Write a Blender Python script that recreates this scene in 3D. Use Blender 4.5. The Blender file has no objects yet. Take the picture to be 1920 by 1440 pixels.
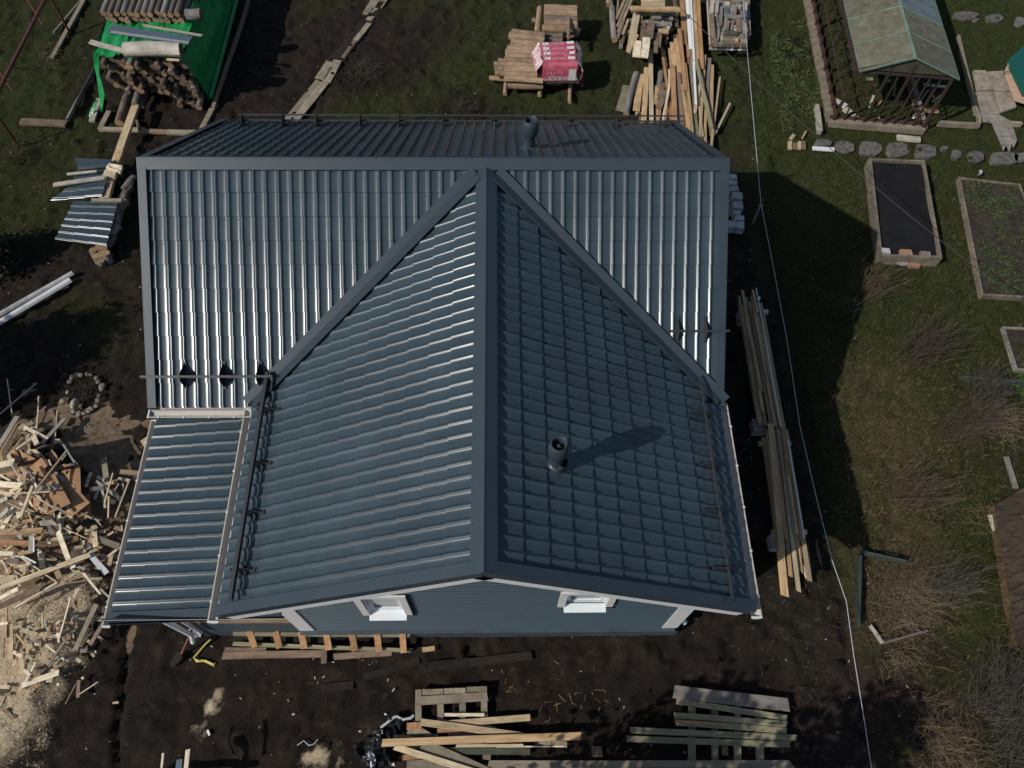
import bpy, bmesh, math, random
import numpy as np
from mathutils import Matrix, Vector
random.seed(7)
rng = np.random.default_rng(7)
S = bpy.context.scene
COL = S.collection
R = math.radians

# ------------------------------------------------------------------ camera, sky, sun, exposure
CAM = Vector((0.4681, -8.3796, 13.787))
F = 1454.7695
RX = Vector((0.99984323, -0.01097939, 0.01389097))
RU = Vector((0.0028702, 0.87465625, 0.48473519))
RF = Vector((0.01747192, 0.48461933, -0.87455065))
cd = bpy.data.cameras.new('camera'); cam = bpy.data.objects.new('camera', cd); COL.objects.link(cam)
m = Matrix.Identity(4)
for i in range(3):
    m[i][0] = RX[i]; m[i][1] = RU[i]; m[i][2] = -RF[i]; m[i][3] = CAM[i]
cam.matrix_world = m
cd.sensor_width = 36; cd.lens = 36 * F / 1920; cd.clip_start = .1; cd.clip_end = 3000
S.camera = cam
S.render.resolution_x, S.render.resolution_y = 1024, 768
SUN_EL, SUN_AZ = R(41), R(210)          # towards the sun, angle from +X
w = bpy.data.worlds.new('World'); S.world = w; w.use_nodes = True
nt = w.node_tree; bg = nt.nodes['Background']
sky = nt.nodes.new('ShaderNodeTexSky'); sky.sky_type = 'NISHITA'; sky.sun_disc = False
sky.sun_elevation = SUN_EL; sky.sun_rotation = R(90) - SUN_AZ
nt.links.new(sky.outputs[0], bg.inputs[0]); bg.inputs[1].default_value = .10
sl = bpy.data.lights.new('sun', 'SUN'); sl.energy = 4.2; sl.angle = R(.53); sl.color = (1, .955, .88)
so = bpy.data.objects.new('sun', sl); COL.objects.link(so)
sd = Vector((math.cos(SUN_EL) * math.cos(SUN_AZ), math.cos(SUN_EL) * math.sin(SUN_AZ), math.sin(SUN_EL)))
so.rotation_euler = sd.to_track_quat('Z', 'Y').to_euler(); so.location = (-30, -20, 30)
S.view_settings.view_transform = 'Standard'; S.view_settings.look = 'None'
S.view_settings.exposure = -0.2; S.view_settings.gamma = 1

# ------------------------------------------------------------------ from photograph coordinates to places
def ray(u, v):
    return RX * ((u - 960) / F) + RU * ((720 - v) / F) + RF
def G(u, v, z=0.0):
    d = ray(u, v); return CAM + d * ((z - CAM.z) / d.z)
def Y(u, v, y):
    d = ray(u, v); return CAM + d * ((y - CAM.y) / d.y)

# ------------------------------------------------------------------ numeric noise
def vnoise(x, y, seed=0):
    x = np.asarray(x, float); y = np.asarray(y, float)
    xi = np.floor(x).astype(np.int64); yi = np.floor(y).astype(np.int64); fx = x - xi; fy = y - yi
    fx = fx * fx * (3 - 2 * fx); fy = fy * fy * (3 - 2 * fy)
    def h(a, b):
        n = (a * 374761393 + b * 668265263 + seed * 2147483647) & 0xffffffff
        n = ((n ^ (n >> 13)) * 1274126177) & 0xffffffff
        return ((n ^ (n >> 16)) & 0xffff) / 65535.0
    return (h(xi, yi) * (1 - fx) + h(xi + 1, yi) * fx) * (1 - fy) + (h(xi, yi + 1) * (1 - fx) + h(xi + 1, yi + 1) * fx) * fy
def fbm(x, y, o=4, seed=0):
    s = 0; a = .5; f = 1; t = 0
    for i in range(o):
        s = s + a * vnoise(x * f, y * f, seed + i * 17); t += a; a *= .5; f *= 2.03
    return s / t

# ------------------------------------------------------------------ materials
MATS = {}
def nodes(name):
    mt = bpy.data.materials.new(name); mt.use_nodes = True
    return mt, mt.node_tree, mt.node_tree.nodes['Principled BSDF']
def pm(name, c, rough=.7, var=.2, scale=6, stretch=(1, 1, 1), bump=0, spec=.4, metal=0, rnd=.15, c2=None, coat=0, alpha=None, trans=0, detail=4, bdist=.01):
    if name in MATS: return MATS[name]
    mt, t, b = nodes(name); N = t.nodes; L = t.links
    tc = N.new('ShaderNodeTexCoord'); mp = N.new('ShaderNodeMapping'); mp.inputs['Scale'].default_value = stretch
    L.new(tc.outputs['Object'], mp.inputs[0])
    oi = N.new('ShaderNodeObjectInfo'); ad = N.new('ShaderNodeVectorMath'); ad.operation = 'ADD'
    mu = N.new('ShaderNodeMath'); mu.operation = 'MULTIPLY'; mu.inputs[1].default_value = 37.3
    L.new(oi.outputs['Random'], mu.inputs[0]); L.new(mp.outputs[0], ad.inputs[0]); L.new(mu.outputs[0], ad.inputs[1])
    nz = N.new('ShaderNodeTexNoise'); nz.inputs['Scale'].default_value = scale; nz.inputs['Detail'].default_value = detail
    nz.inputs['Roughness'].default_value = .65
    L.new(ad.outputs[0], nz.inputs['Vector'])
    mr = N.new('ShaderNodeMapRange'); mr.inputs[1].default_value = .3; mr.inputs[2].default_value = .7
    L.new(nz.outputs[0], mr.inputs[0])
    mx = N.new('ShaderNodeMix'); mx.data_type = 'RGBA'
    a = [x * (1 - var) for x in c]; d = [min(1, x * (1 + var)) for x in (c2 or c)]
    mx.inputs[6].default_value = (*a, 1); mx.inputs[7].default_value = (*d, 1)
    L.new(mr.outputs[0], mx.inputs[0])
    hs = N.new('ShaderNodeHueSaturation')
    m2 = N.new('ShaderNodeMapRange'); m2.inputs[3].default_value = 1 - rnd; m2.inputs[4].default_value = 1 + rnd
    L.new(oi.outputs['Random'], m2.inputs[0]); L.new(m2.outputs[0], hs.inputs['Value']); L.new(mx.outputs[2], hs.inputs['Color'])
    L.new(hs.outputs[0], b.inputs['Base Color'])
    b.inputs['Roughness'].default_value = rough; b.inputs['Specular IOR Level'].default_value = spec; b.inputs['Metallic'].default_value = metal
    if coat: b.inputs['Coat Weight'].default_value = coat; b.inputs['Coat Roughness'].default_value = .15
    if alpha is not None: b.inputs['Alpha'].default_value = alpha
    if trans: b.inputs['Transmission Weight'].default_value = trans
    if bump:
        bp = N.new('ShaderNodeBump'); bp.inputs['Strength'].default_value = bump; bp.inputs['Distance'].default_value = bdist
        L.new(nz.outputs[0], bp.inputs['Height']); L.new(bp.outputs[0], b.inputs['Normal'])
    MATS[name] = mt; return mt
def wood(name, c, c2, rough=.75, rnd=.22, knots=True):
    """planed or weathered timber: grain along local X of a unit board, knots, blotches"""
    if name in MATS: return MATS[name]
    mt, t, b = nodes(name); N = t.nodes; L = t.links
    tc = N.new('ShaderNodeTexCoord'); oi = N.new('ShaderNodeObjectInfo')
    mu = N.new('ShaderNodeMath'); mu.operation = 'MULTIPLY'; mu.inputs[1].default_value = 91.7; L.new(oi.outputs['Random'], mu.inputs[0])
    ad = N.new('ShaderNodeVectorMath'); ad.operation = 'ADD'; L.new(tc.outputs['Object'], ad.inputs[0]); L.new(mu.outputs[0], ad.inputs[1])
    def noise(sc, stretch, det):
        mp = N.new('ShaderNodeMapping'); mp.inputs['Scale'].default_value = stretch; L.new(ad.outputs[0], mp.inputs[0])
        n = N.new('ShaderNodeTexNoise'); n.inputs['Scale'].default_value = sc; n.inputs['Detail'].default_value = det; L.new(mp.outputs[0], n.inputs['Vector']); return n
    g = noise(3, (1, 7, 3), 5); bl = noise(2.2, (2.2, .6, .6), 3)
    mr = N.new('ShaderNodeMapRange'); mr.inputs[1].default_value = .34; mr.inputs[2].default_value = .68; L.new(g.outputs[0], mr.inputs[0])
    mx = N.new('ShaderNodeMix'); mx.data_type = 'RGBA'; mx.inputs[6].default_value = (*c, 1); mx.inputs[7].default_value = (*c2, 1); L.new(mr.outputs[0], mx.inputs[0])
    mb = N.new('ShaderNodeMapRange'); mb.inputs[1].default_value = .3; mb.inputs[2].default_value = .7; mb.inputs[3].default_value = .68; mb.inputs[4].default_value = 1.18; L.new(bl.outputs[0], mb.inputs[0])
    hs = N.new('ShaderNodeHueSaturation'); L.new(mx.outputs[2], hs.inputs['Color']); L.new(mb.outputs[0], hs.inputs['Value'])
    last = hs.outputs[0]
    if knots:
        mp = N.new('ShaderNodeMapping'); mp.inputs['Scale'].default_value = (9, 1.6, 1.6); L.new(ad.outputs[0], mp.inputs[0])
        vo = N.new('ShaderNodeTexVoronoi'); vo.inputs['Scale'].default_value = 1.3; L.new(mp.outputs[0], vo.inputs['Vector'])
        kr = N.new('ShaderNodeMapRange'); kr.inputs[1].default_value = .08; kr.inputs[2].default_value = .16; kr.inputs[3].default_value = .45; kr.inputs[4].default_value = 1; L.new(vo.outputs['Distance'], kr.inputs[0])
        h2 = N.new('ShaderNodeHueSaturation'); L.new(kr.outputs[0], h2.inputs['Value']); L.new(last, h2.inputs['Color']); last = h2.outputs[0]
    h3 = N.new('ShaderNodeHueSaturation'); m2 = N.new('ShaderNodeMapRange'); m2.inputs[3].default_value = 1 - rnd; m2.inputs[4].default_value = 1 + rnd
    L.new(oi.outputs['Random'], m2.inputs[0]); L.new(m2.outputs[0], h3.inputs['Value']); L.new(last, h3.inputs['Color']); L.new(h3.outputs[0], b.inputs['Base Color'])
    b.inputs['Roughness'].default_value = rough; b.inputs['Specular IOR Level'].default_value = .2
    bp = N.new('ShaderNodeBump'); bp.inputs['Strength'].default_value = .35; bp.inputs['Distance'].default_value = .004; L.new(g.outputs[0], bp.inputs['Height']); L.new(bp.outputs[0], b.inputs['Normal'])
    MATS[name] = mt; return mt

W = {
 'paler': wood('pale planed wood', (.62, .51, .36), (.76, .66, .50)),
 'pale': wood('cream sawn wood', (.46, .37, .23), (.62, .51, .35)),
 'fresh': wood('fresh pine', (.38, .245, .125), (.53, .37, .21)),
 'orange': wood('reddish pine', (.31, .165, .08), (.46, .27, .14)),
 'tan': wood('tan sawn wood', (.34, .25, .15), (.50, .385, .25)),
 'brown': wood('brown old wood', (.14, .10, .07), (.25, .18, .13)),
 'grey': wood('grey weathered wood', (.15, .13, .115), (.28, .25, .22)),
 'greytan': wood('grey tan board', (.19, .16, .115), (.29, .25, .185)),
 'greypale': wood('pale grey board', (.34, .31, .26), (.47, .43, .36)),
 'olive': wood('green treated wood', (.19, .17, .105), (.31, .28, .175)),
 'bedwood': wood('weathered bed board', (.12, .10, .078), (.21, .18, .135)),
 'deckwood': wood('brown deck wood', (.055, .036, .02), (.13, .085, .045), knots=False),
 'mud': wood('mud covered board', (.013, .0095, .0075), (.028, .021, .016)),
 'darkgreen': wood('dark green board', (.05, .06, .045), (.08, .09, .06)),
 'white': pm('white painted lath', (.72, .72, .70), .5, .08, 4, rnd=.08),
 'greymetal': pm('grey edge strip', (.22, .23, .24), .5, .1, 4),
 'stain': pm('stained white board', (.45, .47, .47), .6, .25, 3, c2=(.55, .57, .57)),
 'red': pm('red brown painted steel', (.10, .028, .022), .55, .3, 3),
 'green': pm('green grey painted board', (.038, .052, .042), .7, .3, 3),
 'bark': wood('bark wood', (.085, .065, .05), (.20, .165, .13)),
 'barkwarm': wood('peeled log wood', (.20, .13, .08), (.36, .26, .17)),
 'barkgrey': wood('grey log wood', (.12, .11, .10), (.27, .25, .23)),
 'logend': wood('log end wood', (.22, .13, .07), (.40, .27, .16), knots=False),
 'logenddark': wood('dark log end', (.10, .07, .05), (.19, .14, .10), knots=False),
 'sheet': pm('brown fibreboard', (.36, .20, .10), .8, .15, 5, rnd=.12, c2=(.42, .24, .125)),
 'blueboard': pm('blue grey panel', (.08, .115, .15), .5, .1, 5),
}
roofm = pm('dark slate metal tile', (.037, .056, .068), .235, .18, 1.3, spec=.36, rnd=.05, detail=6)
trimm = pm('slate metal trim', (.031, .045, .057), .42, .06, 3, spec=.45, rnd=.0)
guardm = pm('black painted steel', (.030, .034, .037), .45, .1, 4, rnd=.05)
guttm = pm('cream steel gutter', (.46, .435, .385), .42, .06, 5, rnd=.0)
whitem = pm('white painted trim', (.62, .62, .61), .5, .05, 4, rnd=.0)
sillm = pm('white metal sill', (.66, .70, .72), .4, .03, 4, rnd=.0)
sidm = pm('slate blue siding', (.038, .060, .076), .48, .07, 3, spec=.4, rnd=.0)
plinthm = pm('slate plinth board', (.050, .068, .082), .55, .2, 3, rnd=.0)
deckm = pm('roof deck wood', (.25, .2, .15), .8, .1)
glassm = pm('dark window glass', (.10, .13, .14), .06, .2, 3, spec=.8, rnd=0)
curtm = pm('white curtain', (.60, .64, .64), .8, .1, 6)
concm = pm('grey concrete', (.33, .33, .33), .85, .2, 9, bump=.3)
stonem = pm('field stone', (.21, .18, .145), .85, .3, 5, bump=.4, rnd=.35)
flagm = pm('flagstone', (.078, .073, .066), .85, .4, 9, bump=.6, rnd=.15, c2=(.112, .104, .092))
slabm = pm('paving slab', (.24, .20, .16), .85, .35, 5, bump=.4)
brickm = pm('old brick', (.30, .17, .10), .85, .3, 9, bump=.3)
tarpm = pm('green tarpaulin', (.010, .22, .06), .36, .22, 4, bump=.9, spec=.5, rnd=0, bdist=.03)
blackm = pm('black plastic', (.012, .013, .015), .35, .3, 4, bump=.3, spec=.5, rnd=0)
coverm = pm('black garden fabric', (.013, .013, .0145), .9, .25, 3, bump=.2, spec=.1)
soilm = pm('bed soil', (.016, .012, .0095), .95, .5, 9, bump=.8, c2=(.034, .027, .018), bdist=.03)
wirem = pm('black cable', (.02, .02, .02), .6, 0)
stringm = pm('white string', (.42, .44, .46), .6, 0)
greenframe = pm('green painted roof strip', (.13, .19, .15), .6, .3, 5)
darkframe = pm('dark brown greenhouse frame', (.035, .022, .018), .7, .3, 4)
gardroof = pm('dusty film greenhouse roof', (.095, .090, .058), .7, .25, 5, c2=(.125, .12, .082), bump=.1)
blueglass = pm('blue grey glass panel', (.085, .105, .115), .35, .3, 3, c2=(.12, .14, .14))
yellowm = pm('yellow strap', (.50, .42, .10), .6, .1)
tealm = pm('teal roof sheet', (.008, .085, .07), .5, .1)
peachm = pm('peach board', (.40, .27, .19), .8, .15)
packred = pm('red printed film', (.36, .045, .085), .28, .10, 9, spec=.6, rnd=0, bump=.4, c2=(.46, .13, .17), bdist=.02)
packwhite = pm('white printed film', (.62, .60, .60), .3, .06, 5, rnd=0)
packwool = pm('olive grey wool edge', (.13, .11, .08), .9, .3, 12)
filmm = pm('crumpled clear film', (.42, .22, .26), .2, .5, 7, spec=.9, c2=(.62, .45, .48), bump=.8, bdist=.03, rnd=0)
foilm = pm('crumpled silver film', (.30, .33, .36), .25, .8, 12, spec=.8, bump=.9, c2=(.5, .52, .55))

# ------------------------------------------------------------------ object helpers
WM = {}
def tag(o, label=None, cat=None, group=None, kind=None):
    if label: o['label'] = label
    if cat: o['category'] = cat
    if group: o['group'] = group
    if kind: o['kind'] = kind
    return o
def link(o, parent=None, mw=None):
    COL.objects.link(o)
    mw = mw or Matrix.Identity(4); WM[o] = mw
    if parent is not None:
        o.parent = parent; o.matrix_basis = WM[parent].inverted() @ mw
    else: o.matrix_basis = mw
    return o
def root(name, loc, label, cat, group=None):
    o = bpy.data.objects.new(name, None); o.empty_display_size = .2
    link(o, None, Matrix.Translation(Vector(loc))); return tag(o, label, cat, group)
def mesh(name, V, Fc, mat, smooth=False, sharp=None, mi=None):
    me = bpy.data.meshes.new(name); me.from_pydata([tuple(v) for v in V], [], Fc)
    for x in (mat if isinstance(mat, (list, tuple)) else [mat]): me.materials.append(x)
    if mi is not None: me.polygons.foreach_set('material_index', mi)
    if smooth:
        me.shade_smooth()
        if sharp: me.set_sharp_from_angle(angle=R(sharp))
    me.update(); return me
def obj(name, me, parent=None, mw=None): return link(bpy.data.objects.new(name, me), parent, mw)
class MB:
    def __init__(s): s.v = []; s.f = []
    def quad(s, a, b, c, d):
        n = len(s.v); s.v += [a, b, c, d]; s.f.append((n, n + 1, n + 2, n + 3))
    def box(s, p0, p1, side, up, w, t):
        """bar from p0 to p1, width w along side, thickness t along up (p on the centre of the bottom face)"""
        p0, p1, side, up = map(Vector, (p0, p1, side, up)); n = len(s.v)
        for p in (p0, p1):
            for a, b in ((-1, 0), (1, 0), (1, 1), (-1, 1)): s.v.append(p + side * (a * w / 2) + up * (b * t))
        s.f += [(n + i for i in q) and tuple(n + i for i in q) for q in ((0, 1, 2, 3), (7, 6, 5, 4), (0, 4, 5, 1), (1, 5, 6, 2), (2, 6, 7, 3), (3, 7, 4, 0))]
    def aabb(s, x0, x1, y0, y1, z0, z1):
        s.box((x0, (y0 + y1) / 2, z0), (x1, (y0 + y1) / 2, z0), (0, 1, 0), (0, 0, 1), abs(y1 - y0), z1 - z0)
    def prism(s, poly, h):
        """poly: 3D points, extruded by vector h"""
        n = len(s.v); k = len(poly); h = Vector(h)
        s.v += [Vector(p) for p in poly] + [Vector(p) + h for p in poly]
        s.f.append(tuple(range(n, n + k))[::-1]); s.f.append(tuple(range(n + k, n + 2 * k)))
        for i in range(k): s.f.append((n + i, n + (i + 1) % k, n + k + (i + 1) % k, n + k + i))
    def tube(s, pts, r, seg=8, r1=None):
        n0 = len(s.v); k = len(pts); pts = [Vector(p) for p in pts]
        for i, p in enumerate(pts):
            d = (pts[min(i + 1, k - 1)] - pts[max(i - 1, 0)]).normalized()
            a = d.cross(Vector((0, 0, 1)) if abs(d.z) < .9 else Vector((1, 0, 0))).normalized(); b = d.cross(a)
            rr = r if r1 is None else r + (r1 - r) * i / max(1, k - 1)
            for j in range(seg):
                t = 2 * math.pi * j / seg; s.v.append(p + a * (rr * math.cos(t)) + b * (rr * math.sin(t)))
        for i in range(k - 1):
            for j in range(seg):
                s.f.append((n0 + i * seg + j, n0 + i * seg + (j + 1) % seg, n0 + (i + 1) * seg + (j + 1) % seg, n0 + (i + 1) * seg + j))
        if seg > 3:
            s.f.append(tuple(n0 + j for j in range(seg))[::-1]); s.f.append(tuple(n0 + (k - 1) * seg + j for j in range(seg)))
    def lathe(s, base, axis, prof, seg=20):
        base = Vector(base); axis = Vector(axis).normalized(); a = axis.orthogonal().normalized(); b = axis.cross(a); n0 = len(s.v)
        for (r, h) in prof:
            for j in range(seg):
                t = 2 * math.pi * j / seg; s.v.append(base + axis * h + a * (r * math.cos(t)) + b * (r * math.sin(t)))
        for i in range(len(prof) - 1):
            for j in range(seg): s.f.append((n0 + i * seg + j, n0 + i * seg + (j + 1) % seg, n0 + (i + 1) * seg + (j + 1) % seg, n0 + (i + 1) * seg + j))
    def build(s, name, mat, parent=None, smooth=False, sharp=40):
        me = mesh(name, s.v, s.f, mat, smooth, sharp)
        bm = bmesh.new(); bm.from_mesh(me); bmesh.ops.recalc_face_normals(bm, faces=bm.faces); bm.to_mesh(me); bm.free()
        return obj(name, me, parent)

# cached unit shapes (shared mesh data)
CACHE = {}
def board_mesh(mat, k):
    key = ('b', mat, k)
    if key not in CACHE:
        r = random.Random(k * 31 + len(mat)); j = lambda a: r.uniform(-a, a)
        V = []; e = [(-.5, j(.02)), (-.1, 0), (.5, j(.02))]
        bow = j(.05)
        for i, (x, sk) in enumerate(e):
            for a, b in ((-.5, -.5), (.5, -.5), (.5, .5), (-.5, .5)):
                V.append((x + (sk * a if i != 1 else 0), a + (bow if i == 1 else 0), b))
        Fc = [(0, 1, 2, 3), (11, 10, 9, 8)]
        for i in (0, 4):
            for q in range(4): Fc.append((i + q, i + 4 + q, i + 4 + (q + 1) % 4, i + (q + 1) % 4))
        me = mesh('board', V, Fc, W[mat]); bm = bmesh.new(); bm.from_mesh(me); bmesh.ops.recalc_face_normals(bm, faces=bm.faces); bm.to_mesh(me); bm.free()
        CACHE[key] = me
    return CACHE[key]
def log_mesh(mat, end, k):
    key = ('l', mat, end, k)
    if key not in CACHE:
        r = random.Random(k * 7 + len(mat)); V = []; Fc = []; mi = []; sg = 10
        for i, x in enumerate((-.5, -.2, .15, .5)):
            dy, dz = r.uniform(-.06, .06), r.uniform(-.06, .06)
            for q in range(sg):
                t = 2 * math.pi * q / sg; rr = .5 * r.uniform(.9, 1.04); V.append((x, rr * math.cos(t) + dy, rr * math.sin(t) + dz))
        for i in range(3):
            for q in range(sg): Fc.append((i * sg + q, (i + 1) * sg + q, (i + 1) * sg + (q + 1) % sg, i * sg + (q + 1) % sg)); mi.append(0)
        Fc.append(tuple(range(sg))); mi.append(1); Fc.append(tuple(3 * sg + q for q in range(sg))[::-1]); mi.append(1)
        me = mesh('log', V, Fc, [W[mat], W[end]], True, 50, mi); bm = bmesh.new(); bm.from_mesh(me); bmesh.ops.recalc_face_normals(bm, faces=bm.faces); bm.to_mesh(me); bm.free()
        CACHE[key] = me
    return CACHE[key]
def rock_mesh(mat, k, flat=.7, sub=2):
    key = ('r', mat.name, k, flat)
    if key not in CACHE:
        r = random.Random(k * 13 + 1); bm = bmesh.new(); bmesh.ops.create_icosphere(bm, subdivisions=sub, radius=.5)
        ph = [Vector((r.uniform(-1, 1), r.uniform(-1, 1), r.uniform(-1, 1))).normalized() for _ in range(7)]
        for v in bm.verts:
            d = v.co.normalized(); c = .5
            for p in ph: c = min(c, .5 - .10 * max(0, d.dot(p) - .55) * 2.2)
            v.co = d * c * (1 + r.uniform(-.02, .02)); v.co.z *= flat
        me = bpy.data.meshes.new('stone'); bm.to_mesh(me); bm.free(); me.materials.append(mat); me.shade_smooth(); me.set_sharp_from_angle(angle=R(35)); CACHE[key] = me
    return CACHE[key]
def frame_m(p1, p2, w, t, roll=0, tilt=None):
    p1, p2 = Vector(p1), Vector(p2); d = p2 - p1; L = d.length; x = d.normalized()
    z = Vector((0, 0, 1)); z = (z - x * z.dot(x)).normalized()
    if roll: z = Matrix.Rotation(R(roll), 3, x) @ z
    y = z.cross(x); mw = Matrix.Identity(4)
    for i in range(3):
        mw[i][0] = x[i] * L; mw[i][1] = y[i] * w; mw[i][2] = z[i] * t; mw[i][3] = ((p1 + p2) / 2)[i]
    return mw
def unit(me, name, p1, p2, w, t, label=None, cat=None, group=None, parent=None, roll=0):
    """place a unit mesh between two points. As a part its scale is relative to the thing (an unscaled Empty)."""
    o = bpy.data.objects.new(name, me); link(o, parent, frame_m(p1, p2, w, t, roll)); return o if parent is not None else tag(o, label, cat, group)
def wpx(u1, v1, u2, v2, w, z):
    n = Vector((v1 - v2, u2 - u1)).normalized() if (u1, v1) != (u2, v2) else Vector((1, 0)); mu, mv = (u1 + u2) / 2, (v1 + v2) / 2
    q = G(mu + n[0] * w / 2, mv + n[1] * w / 2, z) - G(mu - n[0] * w / 2, mv - n[1] * w / 2, z); x = (G(u2, v2, z) - G(u1, v1, z)).normalized()
    return (q - x * q.dot(x)).length
BK = [0]
def plank(a, O, Sc, mat, z, t=.03, label=None, cat='plank', group=None, parent=None, name='plank', z2=None, roll=0):
    """a = (x1,y1,x2,y2,width) in a crop of the photograph with origin O and scale Sc; z = height of its underside"""
    u1, v1, u2, v2 = O[0] + a[0] / Sc, O[1] + a[1] / Sc, O[0] + a[2] / Sc, O[1] + a[3] / Sc; w = a[4] / Sc
    z2 = z if z2 is None else z2
    wd = wpx(u1, v1, u2, v2, w, z + t); BK[0] += 1
    p1 = G(u1, v1, z + t) - Vector((0, 0, t / 2)); p2 = G(u2, v2, z2 + t) - Vector((0, 0, t / 2))
    return unit(board_mesh(mat, BK[0] % 5), name, p1, p2, wd, t, label, cat, group, parent, roll)
def logp(a, O, Sc, mat, end, z, label=None, cat='log', group=None, parent=None, name='log', z2=None):
    u1, v1, u2, v2 = O[0] + a[0] / Sc, O[1] + a[1] / Sc, O[0] + a[2] / Sc, O[1] + a[3] / Sc; w = a[4] / Sc
    z2 = z if z2 is None else z2
    d = wpx(u1, v1, u2, v2, w, z + .06); BK[0] += 1
    return unit(log_mesh(mat, end, BK[0] % 5), name, G(u1, v1, z + d / 2), G(u2, v2, z2 + d / 2), d, d, label, cat, group, parent)
def rock(u, v, sx, sy, z, mat, k, label, cat, group=None, rot=0, flat=.7, name='stone', sz=None, parent=None):
    p = G(u, v, z); s = Vector((sx, sy, sz or min(sx, sy)))
    mw = Matrix.Translation(p) @ Matrix.Rotation(rot, 4, 'Z') @ Matrix.Diagonal((s.x, s.y, s.z, 1))
    o = bpy.data.objects.new(name, rock_mesh(mat, k, flat)); link(o, parent, mw); return tag(o, label, cat, group)
ORD = 'first second third fourth fifth sixth seventh eighth ninth tenth eleventh twelfth thirteenth fourteenth fifteenth sixteenth seventeenth eighteenth nineteenth twentieth'.split()
def ordw(i):
    t = ['', 'twenty', 'thirty', 'forty', 'fifty', 'sixty', 'seventy', 'eighty', 'ninety']
    if i < 20: return ORD[i]
    n = i + 1
    if n % 10 == 0: return t[n // 10 - 1][:-1] + 'ieth'
    return t[n // 10 - 1] + ' ' + ORD[n % 10 - 1]

# ------------------------------------------------------------------ the ground: zones
def poly_w(x, y, px, soft):
    """1 inside a polygon given in photograph coordinates, fading over soft metres outside"""
    P = np.array([[G(u, v).x, G(u, v).y] for u, v in px]); ins = np.zeros(x.shape, bool); dm = np.full(x.shape, 1e9)
    for i in range(len(P)):
        a, b = P[i], P[(i + 1) % len(P)]
        c = ((a[1] > y) != (b[1] > y)) & (x < (b[0] - a[0]) * (y - a[1]) / ((b[1] - a[1]) or 1e-9) + a[0]); ins ^= c
        ab = b - a; t = np.clip(((x - a[0]) * ab[0] + (y - a[1]) * ab[1]) / (ab @ ab), 0, 1)
        dm = np.minimum(dm, np.hypot(x - a[0] - t * ab[0], y - a[1] - t * ab[1]))
    s = np.where(ins, dm, -dm)
    return np.clip(.5 + s / (2 * soft), 0, 1)
def line_d(x, y, px):
    P = np.array([[G(u, v).x, G(u, v).y] for u, v in px]); dm = np.full(x.shape, 1e9)
    for i in range(len(P) - 1):
        a, b = P[i], P[i + 1]; ab = b - a; t = np.clip(((x - a[0]) * ab[0] + (y - a[1]) * ab[1]) / (ab @ ab), 0, 1)
        dm = np.minimum(dm, np.hypot(x - a[0] - t * ab[0], y - a[1] - t * ab[1]))
    return dm
Z_RIGHT = [(1400, -60), (1405, 120), (1425, 380), (1480, 700), (1560, 1000), (1640, 1440), (1660, 1600), (3000, 1700), (3000, -200)]
Z_RIGHTG1 = [(1420, 60), (1500, -60), (2100, -60), (2100, 720), (1830, 700), (1740, 560), (1640, 560), (1440, 500), (1410, 340)]
Z_RIGHTG2 = [(1740, 880), (1900, 860), (1890, 1230), (1780, 1260), (1700, 1120), (1770, 1000)]
Z_TOPLEFT = [(-200, -100), (260, -100), (180, 120), (230, 250), (255, 440), (130, 470), (-200, 560)]
Z_LEFTMID = [(60, 560), (250, 470), (270, 700), (170, 690), (90, 640)]
Z_TOPC = [(640, 20), (1000, -60), (1300, -60), (1440, 60), (1440, 330), (1100, 240), (560, 240), (620, 170), (760, 130), (820, 90), (800, 40)]
Z_TOPB = [(560, -60), (700, -60), (660, 20), (560, 60)]
Z_FRONTR = [(1440, 1060), (1560, 1080), (1600, 1300), (1500, 1440), (1420, 1200)]
Z_STRAW = [(1580, 700), (1700, 690), (1780, 830), (1760, 980), (1740, 1180), (1690, 1200), (1610, 1120), (1600, 900)]
Z_STRAW2 = [(1620, 1060), (1760, 1040), (1790, 1120), (1740, 1180), (1630, 1180)]
Z_DEAD = [(1590, 1170), (1740, 1200), (1820, 1260), (1920, 1290), (1920, 1600), (1640, 1600)]
Z_SAW = [(-200, 960), (60, 990), (190, 1040), (205, 1100), (190, 1180), (130, 1260), (110, 1330), (60, 1430), (-200, 1560)]
Z_SAW2 = [(20, 1110), (160, 1100), (185, 1150), (130, 1250), (60, 1260), (20, 1200)]
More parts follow.
